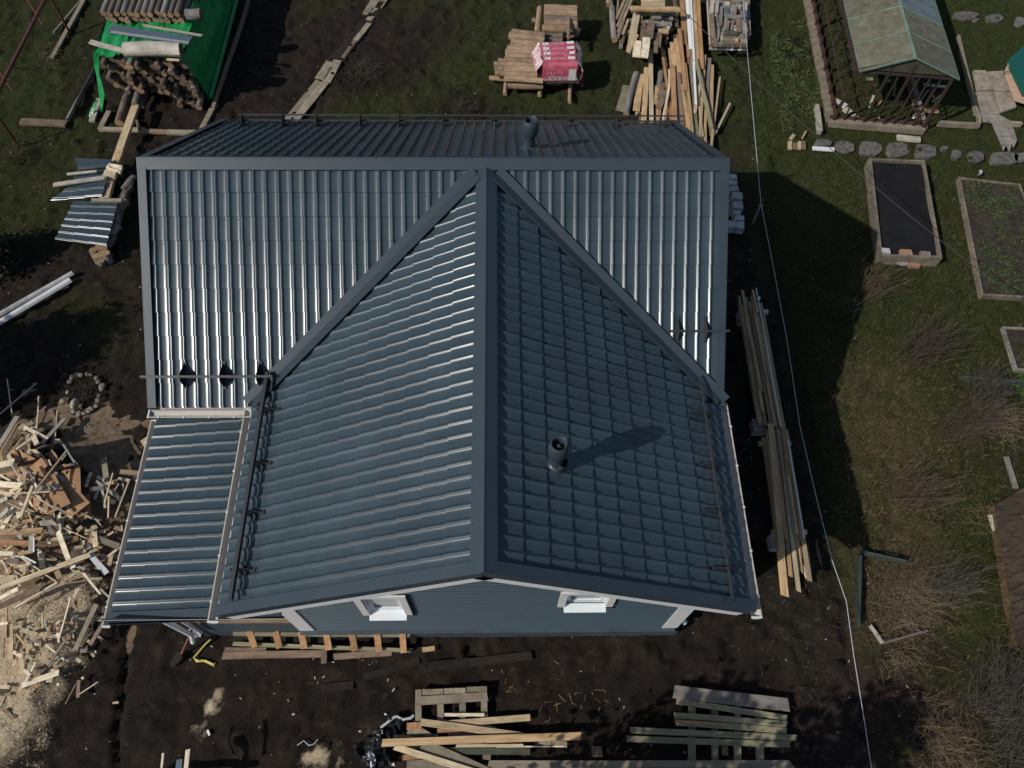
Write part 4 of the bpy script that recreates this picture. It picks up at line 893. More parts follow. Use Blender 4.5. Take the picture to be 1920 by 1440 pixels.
crumple('silver_film', [(1150, 1370), (1220, 1310), (1240, 1400), (1230, 1440), (1190, 1430)], O4, S4, foilm, 'crumpled silver film lying on the black plastic', 'film', .24, 8, 3)
crumple('silver_film', [(1215, 1240), (1290, 1170), (1280, 1210), (1235, 1280)], O4, S4, foilm, 'silver film strip along the edge of the black plastic', 'film', .24, 6, 4)
curve('white_strip', px([(1265, 1155), (1310, 1120), (1360, 1080), (1380, 1072), (1420, 1095), (1480, 1085), (1500, 1065)], O4, S4, .1), .025, stringm, 'white plastic strip bending above the black plastic', 'plastic strip')
curve('wire_piece', px([(672, 1280), (718, 1245), (755, 1280), (790, 1270), (818, 1238)], O4, S4, .03), .008, stringm, 'thin bent white wire alone on the front mud', 'wire')
for i, (x, y, sx, sy) in enumerate([(645, 1058, .1, .06), (1118, 1180, .09, .06), (1356, 885, .14, .05), (608, 960, .07, .03), (860, 793, .09, .04), (928, 688, .1, .03), (452, 768, .03, .03), (1185, 706, .035, .03), (1206, 690, .03, .03), (1234, 684, .03, .03), (270, 945, .1, .03), (232, 780, .035, .03), (40, 1185, .1, .05), (1300, 1058, .1, .06)]):
    rock(O4[0] + x / S4, O4[1] + y / S4, sx * .6, sy * .6, .03, stringm, i % 4, 'small white rubbish crumb on the front mud, %s of its kind' % ORD[i], 'rubbish', 'white crumbs on the front mud', rot=random.uniform(-1, 1), name='white_crumb', sz=.03)

# ------------------------------------------------------------------ lumber heap behind the house (beyond the roof)
OA, SA = (1130, 0), 6.857
g1 = 'timber in the heap beyond the roof'
logp((90, -80, 92, 60, 90), OA, SA, 'barkgrey', 'logend', .05, 'grey squared log end at the photo top beside the lumber heap', 'log')
logp((125, 105, 150, 515, 84), OA, SA, 'barkgrey', 'logend', .02, 'grey log lying beside the leaning boards of the lumber heap', 'log')
for i, (a, m_) in enumerate([((200, -40, 185, 235, 26), 'brown'), ((300, -60, 182, 225, 28), 'tan'), ((340, -40, 188, 330, 30), 'greytan'), ((385, -40, 200, 400, 30), 'tan'), ((275, 240, 195, 478, 32), 'brown'), ((330, 240, 260, 430, 30), 'tan')]):
    plank(a, OA, SA, m_, .25 + .03 * i, .04, 'slanting board, %s from the grey log beside the lumber heap' % ORD[i], 'board', g1)
for i, (a, m_, z, tx) in enumerate([((290, 430, 255, 530, 46), 'brown', .1, 'short brown block below the slanting boards'), ((236, 500, 236, 608, 46), 'grey', .02, 'short grey block on the grass below the slanting boards'), ((270, 392, 365, 398, 38), 'fresh', .3, 'short pine block beside the large cream board'),
     ((500, 8, 800, 5, 26), 'pale', .7, 'cream board furthest up in the cross pile'), ((500, 48, 800, 52, 44), 'pale', .66, 'wide cream board in the cross pile above the pine beam'), ((355, 98, 1000, 112, 50), 'fresh', .68, 'long pine beam laid across the old grey timber'),
     ((440, 165, 350, 650, 92), 'pale', .45, 'large cream board standing out of the old grey timber'), ((440, 440, 330, 655, 50), 'fresh', .50, 'pale pine wedge lying on the large cream board'), ((450, 520, 432, 715, 98), 'paler', .5, 'very pale cut board with a pointed top, near the cream board'), ((565, 480, 535, 725, 98), 'paler', .52, 'very pale cut board beside its pointed neighbour'),
     ((530, 330, 510, 500, 72), 'brown', .5, 'brown board end behind the very pale boards'), ((630, 262, 600, 475, 92), 'brown', .54, 'wide brown board behind the very pale boards'), ((692, 420, 685, 662, 50), 'brown', .42, 'narrow brown block beside the very pale boards'), ((745, 400, 725, 590, 40), 'brown', .40, 'brown block in the shade of the pine wedge'),
     ((718, 388, 850, 395, 42), 'fresh', .5, 'pine wedge lying on the old grey timber'), ((690, 295, 890, 300, 44), 'grey', .5, 'grey board across the old timber'), ((820, 345, 868, 346, 20), 'greypale', .48, 'pale grey batten end in the old timber'), ((815, 420, 818, 555, 26), 'grey', .2, 'grey stick below the old timber'), ((920, -60, 960, 365, 40), 'brown', .25, 'dark brown plank beside the long pine beams')]):
    plank(a, OA, SA, m_, z, .05, tx, 'board', g1)
for i in range(46):
    x = random.uniform(340, 890); y = random.uniform(135, 400); l_ = random.uniform(40, 130); an = random.choice([0, 0, 0, .2, 1.4, -.2])
    plank((x, y, min(x + l_ * math.cos(an), 905), y + l_ * math.sin(an), random.uniform(16, 34)), OA, SA, random.choice(['grey', 'grey', 'grey', 'brown', 'greypale']), random.uniform(.15, .42), .05, 'weathered grey timber piece stacked under the pine beam', 'timber piece', 'old grey timber pieces under the pine beam', name='timber_piece')
for a, m_, z, tx in [((1020, -60, 1058, 560, 62), 'orange', .2, 'long reddish beam beside the white laths'), ((1090, 110, 1060, 560, 30), 'fresh', .18, 'pine board under the long reddish beam'), ((1075, -60, 1125, 612, 24), 'white', .30, 'long white lath, first from the reddish beam'), ((1100, -60, 1150, 612, 24), 'white', .31, 'long white lath, second from the reddish beam'), ((1130, -60, 1175, 745, 22), 'white', .30, 'long white lath, third and longest from the reddish beam'),
     ((1170, -60, 1215, 770, 50), 'fresh', .27, 'long pine beam beside the white laths'), ((1222, -60, 1275, 882, 58), 'orange', .25, 'long reddish pine beam on the outside of the white laths'), ((1092, 580, 1100, 730, 34), 'orange', .2, 'short reddish board below the white laths')]:
    plank(a, OA, SA, m_, z, .045, tx, 'beam', g1, name='beam')
OB, SB = (900, 0), 3.556
logp((1042, 492, 972, 762, 44), OB, SB, 'barkgrey', 'logend', .08, 'grey bark log at the near edge of the fanned planks', 'log')
logp((1206, 482, 1200, 590, 46), OB, SB, 'barkgrey', 'logend', .05, 'short grey log among the fanned planks', 'log')
fan = [((982, 570, 935, 735, 62), 'olive', .04), ((1072, 492, 1042, 735, 46), 'fresh', .12), ((1090, 600, 1068, 810, 24), 'brown', .06), ((1046, 730, 1046, 780, 20), 'pale', .03), ((1110, 448, 1092, 812, 34), 'fresh', .14), ((1139, 328, 1144, 830, 28), 'pale', .15), ((1183, 570, 1172, 690, 28), 'fresh', .14), ((1228, 552, 1192, 640, 30), 'brown', .16), ((1234, 600, 1192, 720, 38), 'brown', .18),
       ((1190, 690, 1188, 830, 32), 'fresh', .1), ((1264, 568, 1210, 830, 14), 'paler', .25), ((1250, 640, 1240, 840, 34), 'orange', .08), ((1210, 308, 1250, 585, 16), 'orange', .18), ((1226, 330, 1242, 480, 16), 'orange', .14), ((1262, 460, 1262, 640, 12), 'pale', .2), ((1246, 560, 1278, 800, 22), 'orange', .15), ((1278, 280, 1300, 440, 24), 'fresh', .2), ((1266, 320, 1300, 620, 24), 'fresh', .17),
       ((1285, 430, 1300, 830, 32), 'orange', .24), ((1302, 230, 1330, 480, 26), 'fresh', .23), ((1300, 480, 1330, 840, 26), 'greytan', .15), ((1330, 190, 1372, 600, 26), 'orange', .30), ((1316, 350, 1350, 830, 26), 'brown', .22), ((1338, 380, 1372, 870, 30), 'orange', .18), ((1345, 560, 1400, 900, 24), 'fresh', .22), ((1366, 420, 1416, 895, 22), 'fresh', .28), ((1386, 295, 1396, 420, 20), 'orange', .2),
       ((1398, 330, 1446, 900, 26), 'olive', .2), ((1412, 320, 1422, 560, 30), 'greytan', .24), ((1425, 400, 1440, 690, 14), 'white', .30), ((1440, 390, 1542, 842, 22), 'olive', .33), ((1468, 560, 1432, 750, 20), 'tan', .22), ((1448, 480, 1482, 905, 18), 'tan', .18), ((1500, 365, 1466, 905, 18), 'tan', .20), ((1500, 690, 1503, 945, 18), 'fresh', .14), ((1532, 388, 1514, 650, 20), 'greytan', .22), ((1530, 386, 1542, 480, 22), 'fresh', .15), ((1548, 430, 1541, 810, 24), 'fresh', .2),
       ((1600, 510, 1541, 1005, 13), 'tan', .18), ((1668, 686, 1568, 890, 14), 'pale', .12), ((1551, 850, 1541, 1006, 16), 'fresh', .10), ((1460, 730, 1477, 950, 14), 'tan', .1), ((1508, 480, 1540, 900, 14), 'brown', .1), ((1420, 620, 1432, 920, 18), 'brown', .08), ((1375, 640, 1450, 940, 26), 'tan', .06)]
for i, (a, m_, z) in enumerate(fan):
    plank(a, OB, SB, m_, z, .035, '%s plank, %s from the wool pack in the fanned heap beyond the roof' % (col_of(m_), ordw(i)), 'plank', 'planks in the fanned heap beyond the roof')
# pallet of old timber pieces beside the fence line
OC, SC = (1130, 0), 6.857
pr = G(1362, 60, 0); pal = root('wooden_pallet', (pr.x, pr.y, 0), 'pallet carrying old timber pieces beside the wire fence', 'pallet')
mb = MB(); p0, p1, p2 = G(1333, 82, .12), G(1401, 86, .12), G(1325, -25, .12)
mb.prism([G(1333, 84, .1), G(1401, 87, .1), G(1398, -30, .1), G(1324, -30, .1)], (0, 0, .35)); mb.build('crate', W['grey'], pal)
for i in range(9):
    plank((1385 + i * 53, 572 + i * 1.5, 1430 + i * 53, 573 + i * 1.5, 20), OC, SC, random.choice(['greypale', 'white', 'blueboard', 'greytan', 'grey']), .30, .14, parent=pal, name='packing_piece')
for i in range(9):
    plank((1385 + i * 53, 545 + i * 1.5, 1432 + i * 53, 546 + i * 1.5, 16), OC, SC, random.choice(['grey', 'greytan', 'brown']), .46, .1, parent=pal, name='packing_piece')
tp = [((1345, 0, 1380, 560, 10), 'greypale'), ((1420, 0, 1400, 150, 50), 'greypale'), ((1480, 0, 1465, 150, 40), 'greypale'), ((1400, 180, 1420, 480, 60), 'brown'), ((1460, 200, 1500, 440, 34), 'grey'), ((1530, 80, 1515, 320, 40), 'grey'), ((1590, 200, 1560, 420, 34), 'grey'), ((1580, 190, 1780, 215, 34), 'grey'), ((1690, 220, 1655, 380, 34), 'grey'), ((1780, 220, 1840, 470, 50), 'grey'), ((1740, 230, 1760, 400, 56), 'brown'), ((1560, 410, 1740, 420, 44), 'darkgreen'),
      ((1550, 470, 1850, 490, 40), 'greytan'), ((1545, 440, 1850, 455, 34), 'grey'), ((1620, 260, 1600, 370, 40), 'brown'), ((1690, 60, 1680, 160, 80), 'grey'), ((1600, 95, 1600, 180, 50), 'blueboard'), ((1760, 60, 1750, 110, 40), 'greypale'), ((1845, 20, 1840, 160, 34), 'greypale'), ((1830, 130, 1840, 210, 40), 'blueboard'), ((1560, 500, 1700, 515, 26), 'greytan'), ((1705, 510, 1745, 512, 44), 'fresh'), ((1400, 500, 1480, 520, 60), 'brown'), ((1780, 520, 1860, 525, 40), 'grey'), ((1570, 30, 1640, 40, 30), 'greypale'), ((1840, 300, 1855, 400, 26), 'greypale')]
for i, (a, m_) in enumerate(tp):
    plank(a, OC, SC, m_, .46 + .03 * (i % 4), .06, '%s timber piece, %s counted on the pallet beside the wire fence' % (col_of(m_), ordw(i)), 'timber piece', 'old timber pieces on the pallet by the fence', name='timber_piece')
for i in range(40):
    x = random.uniform(1370, 1830); y = random.uniform(-40, 530); an = random.choice([1.5, 1.6, 1.3, .1]); l_ = random.uniform(60, 160)
    plank((x, y, x + l_ * math.cos(an), min(y + l_ * math.sin(an), 540), random.uniform(18, 44)), OC, SC, random.choice(['grey', 'brown', 'grey', 'greypale']), random.uniform(.40, .46), .06, 'small weathered timber piece low on the pallet by the fence', 'timber piece', 'small timber pieces low on the fence pallet', name='timber_piece')
# firewood logs with the wool pack
gl = 'peeled logs on the pallet under the wool pack'
for i, y in enumerate((58, 92, 128, 160, 190)):
    logp((428 - (i == 4) * 14, y, 645, y + 2, 36), OB, SB, ['barkwarm', 'barkwarm', 'bark', 'barkwarm', 'barkwarm'][i], 'logend', .55 - .05 * i, 'split log lying crosswise, %s from the photo top behind the wool pack' % ORD[i], 'log', gl)
logp((398, 52, 384, 212, 42), OB, SB, 'barkwarm', 'logend', .35, 'log standing out lengthwise beside the crosswise logs', 'log'); logp((592, 122, 590, 256, 24), OB, SB, 'barkwarm', 'logend', .6, 'thin reddish log laid over the crosswise logs', 'log')
logp((345, 138, 370, 138, 24), OB, SB, 'barkwarm', 'logend', .3, 'small log end sticking out beside the lengthwise log', 'log')
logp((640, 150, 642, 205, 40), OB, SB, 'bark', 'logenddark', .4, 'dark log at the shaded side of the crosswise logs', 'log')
for i in range(5): logp((440 + i * 42, 215, 442 + i * 42, 235, 40), OB, SB, 'bark', 'logend', .2, 'log end row below the crosswise logs, %s in the row' % ORD[i], 'log', gl)
LG_ = [(210, 216, 430, 240, 34), (192, 240, 430, 268, 38), (205, 285, 420, 300, 38), (200, 305, 400, 318, 30), (180, 328, 400, 342, 40), (168, 352, 400, 360, 34), (168, 380, 400, 385, 36), (162, 405, 400, 410, 32), (165, 440, 400, 440, 38), (165, 470, 420, 472, 38), (165, 500, 420, 505, 34), (160, 525, 420, 540, 30), (92, 428, 170, 432, 26), (96, 455, 170, 460, 28), (100, 485, 170, 488, 28), (120, 402, 165, 405, 18)]
for i, a in enumerate(LG_):
    logp(a, OB, SB, 'barkwarm', 'logend', .42 if i < 12 else .35, 'peeled log, %s in the row running under the wool pack' % ORD[i], 'log', gl)
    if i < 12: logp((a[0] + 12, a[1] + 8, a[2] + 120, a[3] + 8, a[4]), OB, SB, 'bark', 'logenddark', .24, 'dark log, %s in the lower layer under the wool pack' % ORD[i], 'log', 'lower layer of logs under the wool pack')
logp((62, 520, 190, 528, 24), OB, SB, 'barkwarm', 'logend', .12, 'squared rail sticking out below the short logs', 'log'); logp((192, 525, 192, 560, 18), OB, SB, 'orange' if False else 'barkwarm', 'logend', .2, 'short reddish stub between rail and log', 'log')
logp((185, 570, 420, 574, 34), OB, SB, 'barkwarm', 'logend', .2, 'front cross log resting on two posts below the log row', 'log'); 
for i, a in enumerate([(172, 548, 168, 628, 30), (400, 580, 398, 638, 30), (600, 560, 598, 684, 28), (665, 200, 640, 240, 24)]): logp(a, OB, SB, 'barkwarm', 'logend', .03, 'log end poking out under the log pile, %s from the short logs' % ORD[i], 'log', gl)
# wool pack: four printed bundles wrapped in film
pc = G(1048, 130, .5); pack = root('insulation_pack', (pc.x, pc.y, .5), 'red and white wrapped insulation pack on the log pile', 'insulation pack')
def pk(x, y, z): return G(OB[0] + x / SB, OB[1] + y / SB, z)
yF = pk(540, 560, .42).y
Ls = []; zt = 1.02
A_ = pk(424, 408, zt); B_ = pk(646, 404, zt); C_ = pk(636, 266, zt); D_ = pk(402, 280, zt)
rows_ = 4
fe, fbk = (A_, B_), (D_, C_)
def lerp(a, b, t): return a + (b - a) * t
zb = .50
def bundle(t0, t1, name='bundle'):
    a0, a1 = lerp(D_, A_, t0), lerp(D_, A_, t1); b0, b1 = lerp(C_, B_, t0), lerp(C_, B_, t1)
    n = 6; V = []; Fc = []
    prof = [(0, zb), (0, zt - .05), (.10, zt - .012), (.3, zt + .008), (.7, zt + .008), (.90, zt - .012), (1, zt - .05), (1, zb)]
    for i in range(n + 1):
        f = i / n; e = .03 * (abs(f - .5) * 2) ** 4
        for (t, z) in prof:
            p = lerp(lerp(a0, a1, t), lerp(b0, b1, t), f); V.append((p.x, p.y, z - e * (z > .8) + random.uniform(-.004, .004)))
    k = len(prof)
    for i in range(n):
        for j in range(k - 1): Fc.append((i * k + j, (i + 1) * k + j, (i + 1) * k + j + 1, i * k + j + 1))
    Fc.append(tuple(range(k))); Fc.append(tuple(n * k + j for j in range(k))[::-1])
    me = mesh(name, V, Fc, packred, True, 50); bm = bmesh.new(); bm.from_mesh(me); bmesh.ops.recalc_face_normals(bm, faces=bm.faces); bm.to_mesh(me); bm.free(); return obj(name, me, pack)
for i in range(4): bundle(i * .25 + .004, i * .25 + .246)
# front bundle: tall printed face
yf0 = A_.y - .012; A2 = Vector((A_.x - .02, yf0, 0)); B2_ = Vector((B_.x + .02, yf0 + (B_.y - A_.y), 0))
fx = (B2_ - A2); fx.z = 0; fl = fx.length; fx = fx.normalized(); fn = Vector((fx.y, -fx.x, 0))
q = MB(); q.prism([A2 + Vector((0, 0, .52)) , A2 + Vector((0, 0, zt - .03)), A2 + fn * .05 + Vector((0, 0, zt - .055)), A2 + fn * .085 + Vector((0, 0, zt - .12)), A2 + fn * .10 + Vector((0, 0, .52))], fx * fl); q.build('front_face', packred, pack, True, 50)
q = MB(); q.prism([A2 + Vector((0, 0, .42)), A2 + Vector((0, 0, .518)), A2 + fn * .09 + Vector((0, 0, .518)), A2 + fn * .07 + Vector((0, 0, .42))], fx * fl); q.build('wool_edge', packwool, pack)
def face_panel(name, x0, x1, z0, z1, mat, out=.112):
    q = MB(); P0 = A2 + fn * out; q.quad(P0 + fx * x0 + Vector((0, 0, z0)), P0 + fx * x1 + Vector((0, 0, z0)), P0 + fx * x1 + Vector((0, 0, z1)), P0 + fx * x0 + Vector((0, 0, z1))); return q.build(name, mat, pack)
face_panel('label_panel', fl * .76, fl * .97, .53, .86, packwhite, .104); face_panel('logo_box', .03 * fl, .14 * fl, .545, .60, packwhite, .105)
for k in range(5): face_panel('symbol', fl * (.14 + .1 * k), fl * (.17 + .1 * k), .74, .77, packwhite, .104)
face_panel('print_line', fl * .14, fl * .62, .655, .662, packwhite, .104)
def text(s, loc, rx, rz, size, mat, parent, name='lettering'):
    cu = bpy.data.curves.new(name, 'FONT'); cu.body = s; cu.size = size; cu.extrude = .001; cu.offset = .003; cu.materials.append(mat)
    tmp = bpy.data.objects.new('tmp', cu); COL.objects.link(tmp); bpy.context.view_layer.update(); tm = bpy.data.meshes.new_from_object(tmp.evaluated_get(bpy.context.evaluated_depsgraph_get())); bpy.data.objects.remove(tmp); o = bpy.data.objects.new(name, tm)
    link(o, parent, Matrix.Translation(loc) @ Matrix.Rotation(rz, 4, 'Z') @ Matrix.Rotation(rx, 4, 'X')); return o
rz = math.atan2(fx.y, fx.x)
text('ROCKWOOL', A2 + fn * .106 + fx * (.17 * fl) + Vector((0, 0, .545)), R(90), rz, .125, packwhite, pack)
text('^', A2 + fn * .107 + fx * (.045 * fl) + Vector((0, 0, .53)), R(90), rz, .12, packred, pack)
for i in range(4):
    t = i * .25 + .13; l0 = lerp(D_, A_, t); r0 = lerp(C_, B_, t); ax_ = (r0 - l0); 
    for f0, f1, dt in ((.05, .22, .05), (.74, .95, .04)) if i != 2 else ((.04, .24, .07), (.8, .95, .04)):
        q = MB(); dn_ = (A_ - D_) * .25; P = lambda f, g: l0 + ax_ * f + dn_ * g + Vector((0, 0, .012))
        q.quad(P(f0, -.28), P(f1, -.28), P(f1, .28), P(f0, .28)); q.build('label_panel', packwhite, pack)
    for k in range(6):
        q = MB(); f0 = .32 + k * .06; P = lambda f, g: l0 + ax_ * f + dn_ * g + Vector((0, 0, .013)); q.quad(P(f0, -.07), P(f0 + .022, -.07), P(f0 + .022, .09), P(f0, .09)); q.build('symbol', packwhite, pack)
def film(p0s, out, seed):
    r = random.Random(seed); V = []; Fc = []; n, m_ = len(p0s), 7
    for i, p in enumerate(p0s):
        for j in range(m_):
            t = j / (m_ - 1); z = zt - .02 - t * (zt - .44); b_ = out * (math.sin(t * 3.0) * .10 + .015) + Vector((r.uniform(-.025, .025), r.uniform(-.025, .025), r.uniform(-.02, .02))); V.append(Vector((p.x, p.y, z)) + b_)
    for i in range(n - 1):
        for j in range(m_ - 1): Fc.append((i * m_ + j, i * m_ + j + 1, (i + 1) * m_ + j + 1, (i + 1) * m_ + j))
    me = mesh('film_wrap', V, Fc, filmm); obj('film_wrap', me, pack)
film([lerp(D_, A_, t / 10) for t in range(12)], Vector((-1.5, 0, 0)), 1); film([lerp(C_, B_, t / 10) for t in range(12)], Vector((1.5, 0, 0)), 2)
q = MB(); q.box(pk(432, 285, zt + .01), pk(446, 400, zt + .01), (1, 0, 0), (0, 0, 1), .04, .004); q.build('tape', filmm, pack)
crumple('film_tail', [(655, 560), (685, 555), (690, 598), (660, 600)], OB, SB, packred, None, None, .3, 5, 5).name = 'film_tail'
ft = bpy.data.objects['film_tail']; ft.parent = pack; ft.matrix_basis = WM[pack].inverted(); del_ = [ft.pop(k, None) for k in ('label', 'category')]
# walkway boards
OW, SW = (480, 0), 4.0
for i, (a, m_) in enumerate([((1010, -90, 905, 60, 60), 'greytan'), ((950, 0, 845, 150, 40), 'greytan'), ((890, -10, 822, 105, 44), 'greytan'), ((848, 172, 745, 300, 34), 'greytan'), ((745, 300, 650, 430, 24), 'brown'), ((562, 462, 478, 590, 70), 'greytan'), ((612, 450, 528, 612, 58), 'greytan'), ((470, 605, 230, 900, 42), 'greytan'), ((518, 615, 290, 900, 52), 'greytan'), ((840, 150, 610, 445, 90), 'mud')]):
    plank(a, OW, SW, m_, .015 if i < 9 else .0, .03, 'walkway board, %s along the muddy path to the log pile side' % ORD[i], 'board', 'boards of the walkway beyond the roof')

# ------------------------------------------------------------------ log pile under the green tarpaulin
zt_ = 1.48; fl_ = G(180, 101, zt_); fr_ = G(344, 108, zt_); X0, X1, YF = fl_.x, fr_.x, 7.35
dia = .155; ncol = 13; rws = 8; sx = (X1 - X0) / ncol
def place_log(x, y0, y1, z, d, mat, end, k, label, group):
    o = bpy.data.objects.new('log', log_mesh(mat, end, k)); link(o, None, frame_m((x, y0, z), (x + random.uniform(-.03, .03), y1, z + random.uniform(-.02, .02)), d, d)); return tag(o, label, 'log', group)
for r_ in range(rws):
    for c in range(ncol):
        if r_ < 3 and c < 4 and random.random() < .45: continue
        z = .12 + r_ * .168; fy = YF + (.40 - .06 * r_ if r_ < 3 and c < 8 else -.05) + random.uniform(-.22, .12) - (.06 if r_ in (3, 4) else 0)
        place_log(X0 + sx * (c + .5 + .3 * (r_ % 2)), fy, fy + 3.0, z, dia * random.uniform(.85, 1.1), random.choice(['bark', 'bark', 'barkgrey', 'bark']), random.choice(['logenddark', 'logend', 'logenddark', 'logenddark']), random.randrange(5),
                  'log end, %s along, %s course up in the pile under the green tarpaulin' % (ORD[c], ORD[r_]), 'logs in the pile under the green tarpaulin')
for c in range(12):   # logs on top of the tarpaulin
    for r_ in range(2):
        x0 = G(196 + c * 12.6, 30, 1.7).x; y0 = G(270, 26 if r_ else 38, 1.62 + .15 * r_).y
        place_log(x0 + .05 * (1 - r_), y0 + random.uniform(-.05, .05), y0 + 2.6, 1.62 + .155 * r_, .15, ['bark', 'barkgrey'][c % 3 == 0], 'logend', c % 5, 'log on top of the green tarpaulin, %s from the weathered frame, %s layer' % (ORD[c], 'upper' if r_ else 'lower'), 'logs on top of the green tarpaulin')
logp((1400, 112, 1508, 108, 56), (0, 0), 4.0, 'barkgrey', 'logenddark', 1.55, 'grey log end sticking out beside the logs on the tarpaulin', 'log')
logp((985, 655, 890, 925, 62), (0, 0), 4.0, 'bark', 'logend', .12, 'thick log sliding out of the pile front with a pale sawn end', 'log')
logp((1060, 620, 1015, 790, 58), (0, 0), 4.0, 'barkgrey', 'logend', .20, 'log poking out above the long sawn beam', 'log')
logp((1108, 640, 1060, 800, 40), (0, 0), 4.0, 'bark', 'logend', .15, 'slim log beside the end of the long sawn beam', 'log')
logp((1030, 905, 1048, 985, 30), (0, 0), 4.0, 'bark', 'logend', .02, 'short stub log standing at the foundation edge board', 'log')
plank((1012, 788, 850, 1240, 52), (0, 0), 4.0, 'tan', .28, .09, 'long sawn beam running from the log pile to the metal scrap', 'beam', name='beam')
plank((905, 1130, 868, 1215, 34), (0, 0), 4.0, 'fresh', .38, .03, 'short chamfered block on the long sawn beam', 'wood block', name='wood_block')
plank((600, 95, 560, 262, 52), (0, 280), 2.88, 'tan', .36, .09, 'square sawn beam end standing over the metal tile scrap', 'beam', name='beam')
O8, S8 = (0, 280), 2.88
br = root('wooden_bracket', G(214, 314, .4), 'small pale wooden box frame where the two sawn beams meet', 'wooden bracket')
for a in ((578, 100, 650, 118, 12), (585, 80, 655, 92, 12), (578, 100, 590, 80, 12), (645, 118, 655, 92, 12)): plank(a, O8, S8, 'paler', .46, .07, parent=br, name='frame_piece')
plank((560, 125, 625, 130, 36), O8, S8, 'pale', .44, .08, 'pale cross block under the small box frame', 'wood block', name='wood_block')
# tarpaulin: top, long sloping side, hanging front corner
def sheet(name, rows, mat, amp, seed, label=None, cat=None, parent=None, sub=10):
    """rows: lists of corner points, bilinearly filled and crumpled"""
    V = []; Fc = []; nu = len(rows[0]); nv = len(rows); NU, NV = (nu - 1) * sub + 1, (nv - 1) * sub + 1; r = np.random.default_rng(seed)
    for j in range(NV):
        b0 = min(j // sub, nv - 2); tv = j / sub - b0
        for i in range(NU):
            a0 = min(i // sub, nu - 2); tu = i / sub - a0
            p = lerp(lerp(Vector(rows[b0][a0]), Vector(rows[b0][a0 + 1]), tu), lerp(Vector(rows[b0 + 1][a0]), Vector(rows[b0 + 1][a0 + 1]), tu), tv)
            f = fbm(np.array([p.x * 3.1 + p.z * 2]), np.array([p.y * 1.3 + seed]), 4, seed)[0] - .5; g = vnoise(np.array([i * .9]), np.array([j * .35]), seed + 3)[0] - .5
            V.append(p + Vector((f * amp, g * amp * .4, f * amp + g * amp * .7)))
    for j in range(NV - 1):
        for i in range(NU - 1): Fc.append((j * NU + i, j * NU + i + 1, (j + 1) * NU + i + 1, (j + 1) * NU + i))
    me = mesh(name, V, Fc, mat, True, 50); o = obj(name, me, parent)
    return o
tz = zt_ + .03
tarp = root('tarpaulin', (X1, YF, 0), 'bright green tarpaulin draped over the big log pile', 'tarpaulin')
c_ = lambda x, y, z: G(x / 4, y / 4, z)
def yfar(x): return 12.2
TF = [c_(698, 402, tz), c_(930, 425, tz), c_(1150, 435, tz), c_(1362, 448, tz)]
TB_ = [Vector((X0 - .02, 12.3, tz)), Vector((X0 + .7, 12.3, tz)), Vector((X0 + 1.4, 12.3, tz)), Vector((X1 + .05, 12.3, tz))]
TM = [lerp(a, b_, .42) + Vector((0, 0, .02)) for a, b_ in zip(TF, TB_)]
sheet('top_sheet', [TF, TM, TB_], tarpm, .13, 3, parent=tarp, sub=14)
EB = [c_(1362, 448, tz), lerp(c_(1362, 448, tz), c_(1565, 742, .05), .55) + Vector((.10, 0, -.02)), c_(1565, 742, .05)]
e2 = Vector((EB[2].x + .05, 12.4, .05)); e1 = Vector((EB[1].x + .02, 12.4, EB[1].z)); e0 = Vector((X1 + .05, 12.3, tz))
sheet('side_sheet', [EB, [lerp(a, b_, .5) for a, b_ in zip(EB, (e0, e1, e2))], [e0, e1, e2]], tarpm, .13, 5, parent=tarp, sub=16)
sheet('front_corner', [[c_(695, 400, tz + .01), c_(735, 400, tz)], [c_(708, 500, 1.1), c_(745, 560, .95)], [c_(735, 640, .7), c_(785, 700, .55)], [c_(750, 760, .3), c_(768, 800, .2)], [c_(752, 835, .1), c_(764, 838, .08)]], tarpm, .05, 8, parent=tarp, sub=6)
sheet('loose_strip', [[c_(725, 740, .35), c_(735, 745, .33)], [c_(690, 800, .2), c_(710, 810, .18)], [c_(660, 872, .04), c_(684, 878, .04)]], tarpm, .04, 9, parent=tarp, sub=5)
sheet('left_sheet', [[TF[0], c_(700, 470, .9)], [TB_[0], Vector((X0 - .1, 12.2, .7))]], tarpm, .06, 12, parent=tarp, sub=10)
q = MB(); pts = [lerp(EB[2], e2, t / 8) + Vector((.05, 0, .04)) for t in range(9)]; q.tube(pts, .06, 8); q.build('rolled_edge', tarpm, tarp, True)
plank((822, 212, 1425, 302, 62), (0, 0), 4.0, 'blueboard', tz + .04, .03, 'dark grey folded metal flashing lying on the green tarpaulin', 'flashing', name='metal_flashing')
plank((830, 236, 1415, 318, 14), (0, 0), 4.0, 'greymetal', tz + .075, .02, 'thin raised edge strip lying on the grey flashing', 'metal strip', name='metal_strip')
plank((1072, 186, 1515, 263, 13), (0, 0), 4.0, 'greypale', tz + .05, .03, 'thin pale lath on the green tarpaulin behind the flashing', 'lath', name='lath')
plank((672, 308, 928, 380, 32), (0, 0), 4.0, 'greypale', tz + .06, .03, 'pale grey board across the front corner of the green tarpaulin', 'board')
logp((932, 374, 1362, 374, 74), (0, 0), 4.0, 'greypale', 'logenddark', tz + .02, 'thick pale weathered log on the front edge of the green tarpaulin', 'log')
plank((1250, 440, 1345, 445, 14), (0, 0), 4.0, 'pale', tz - .02, .03, 'small cream stick under the tarpaulin front edge', 'stick', name='stick')
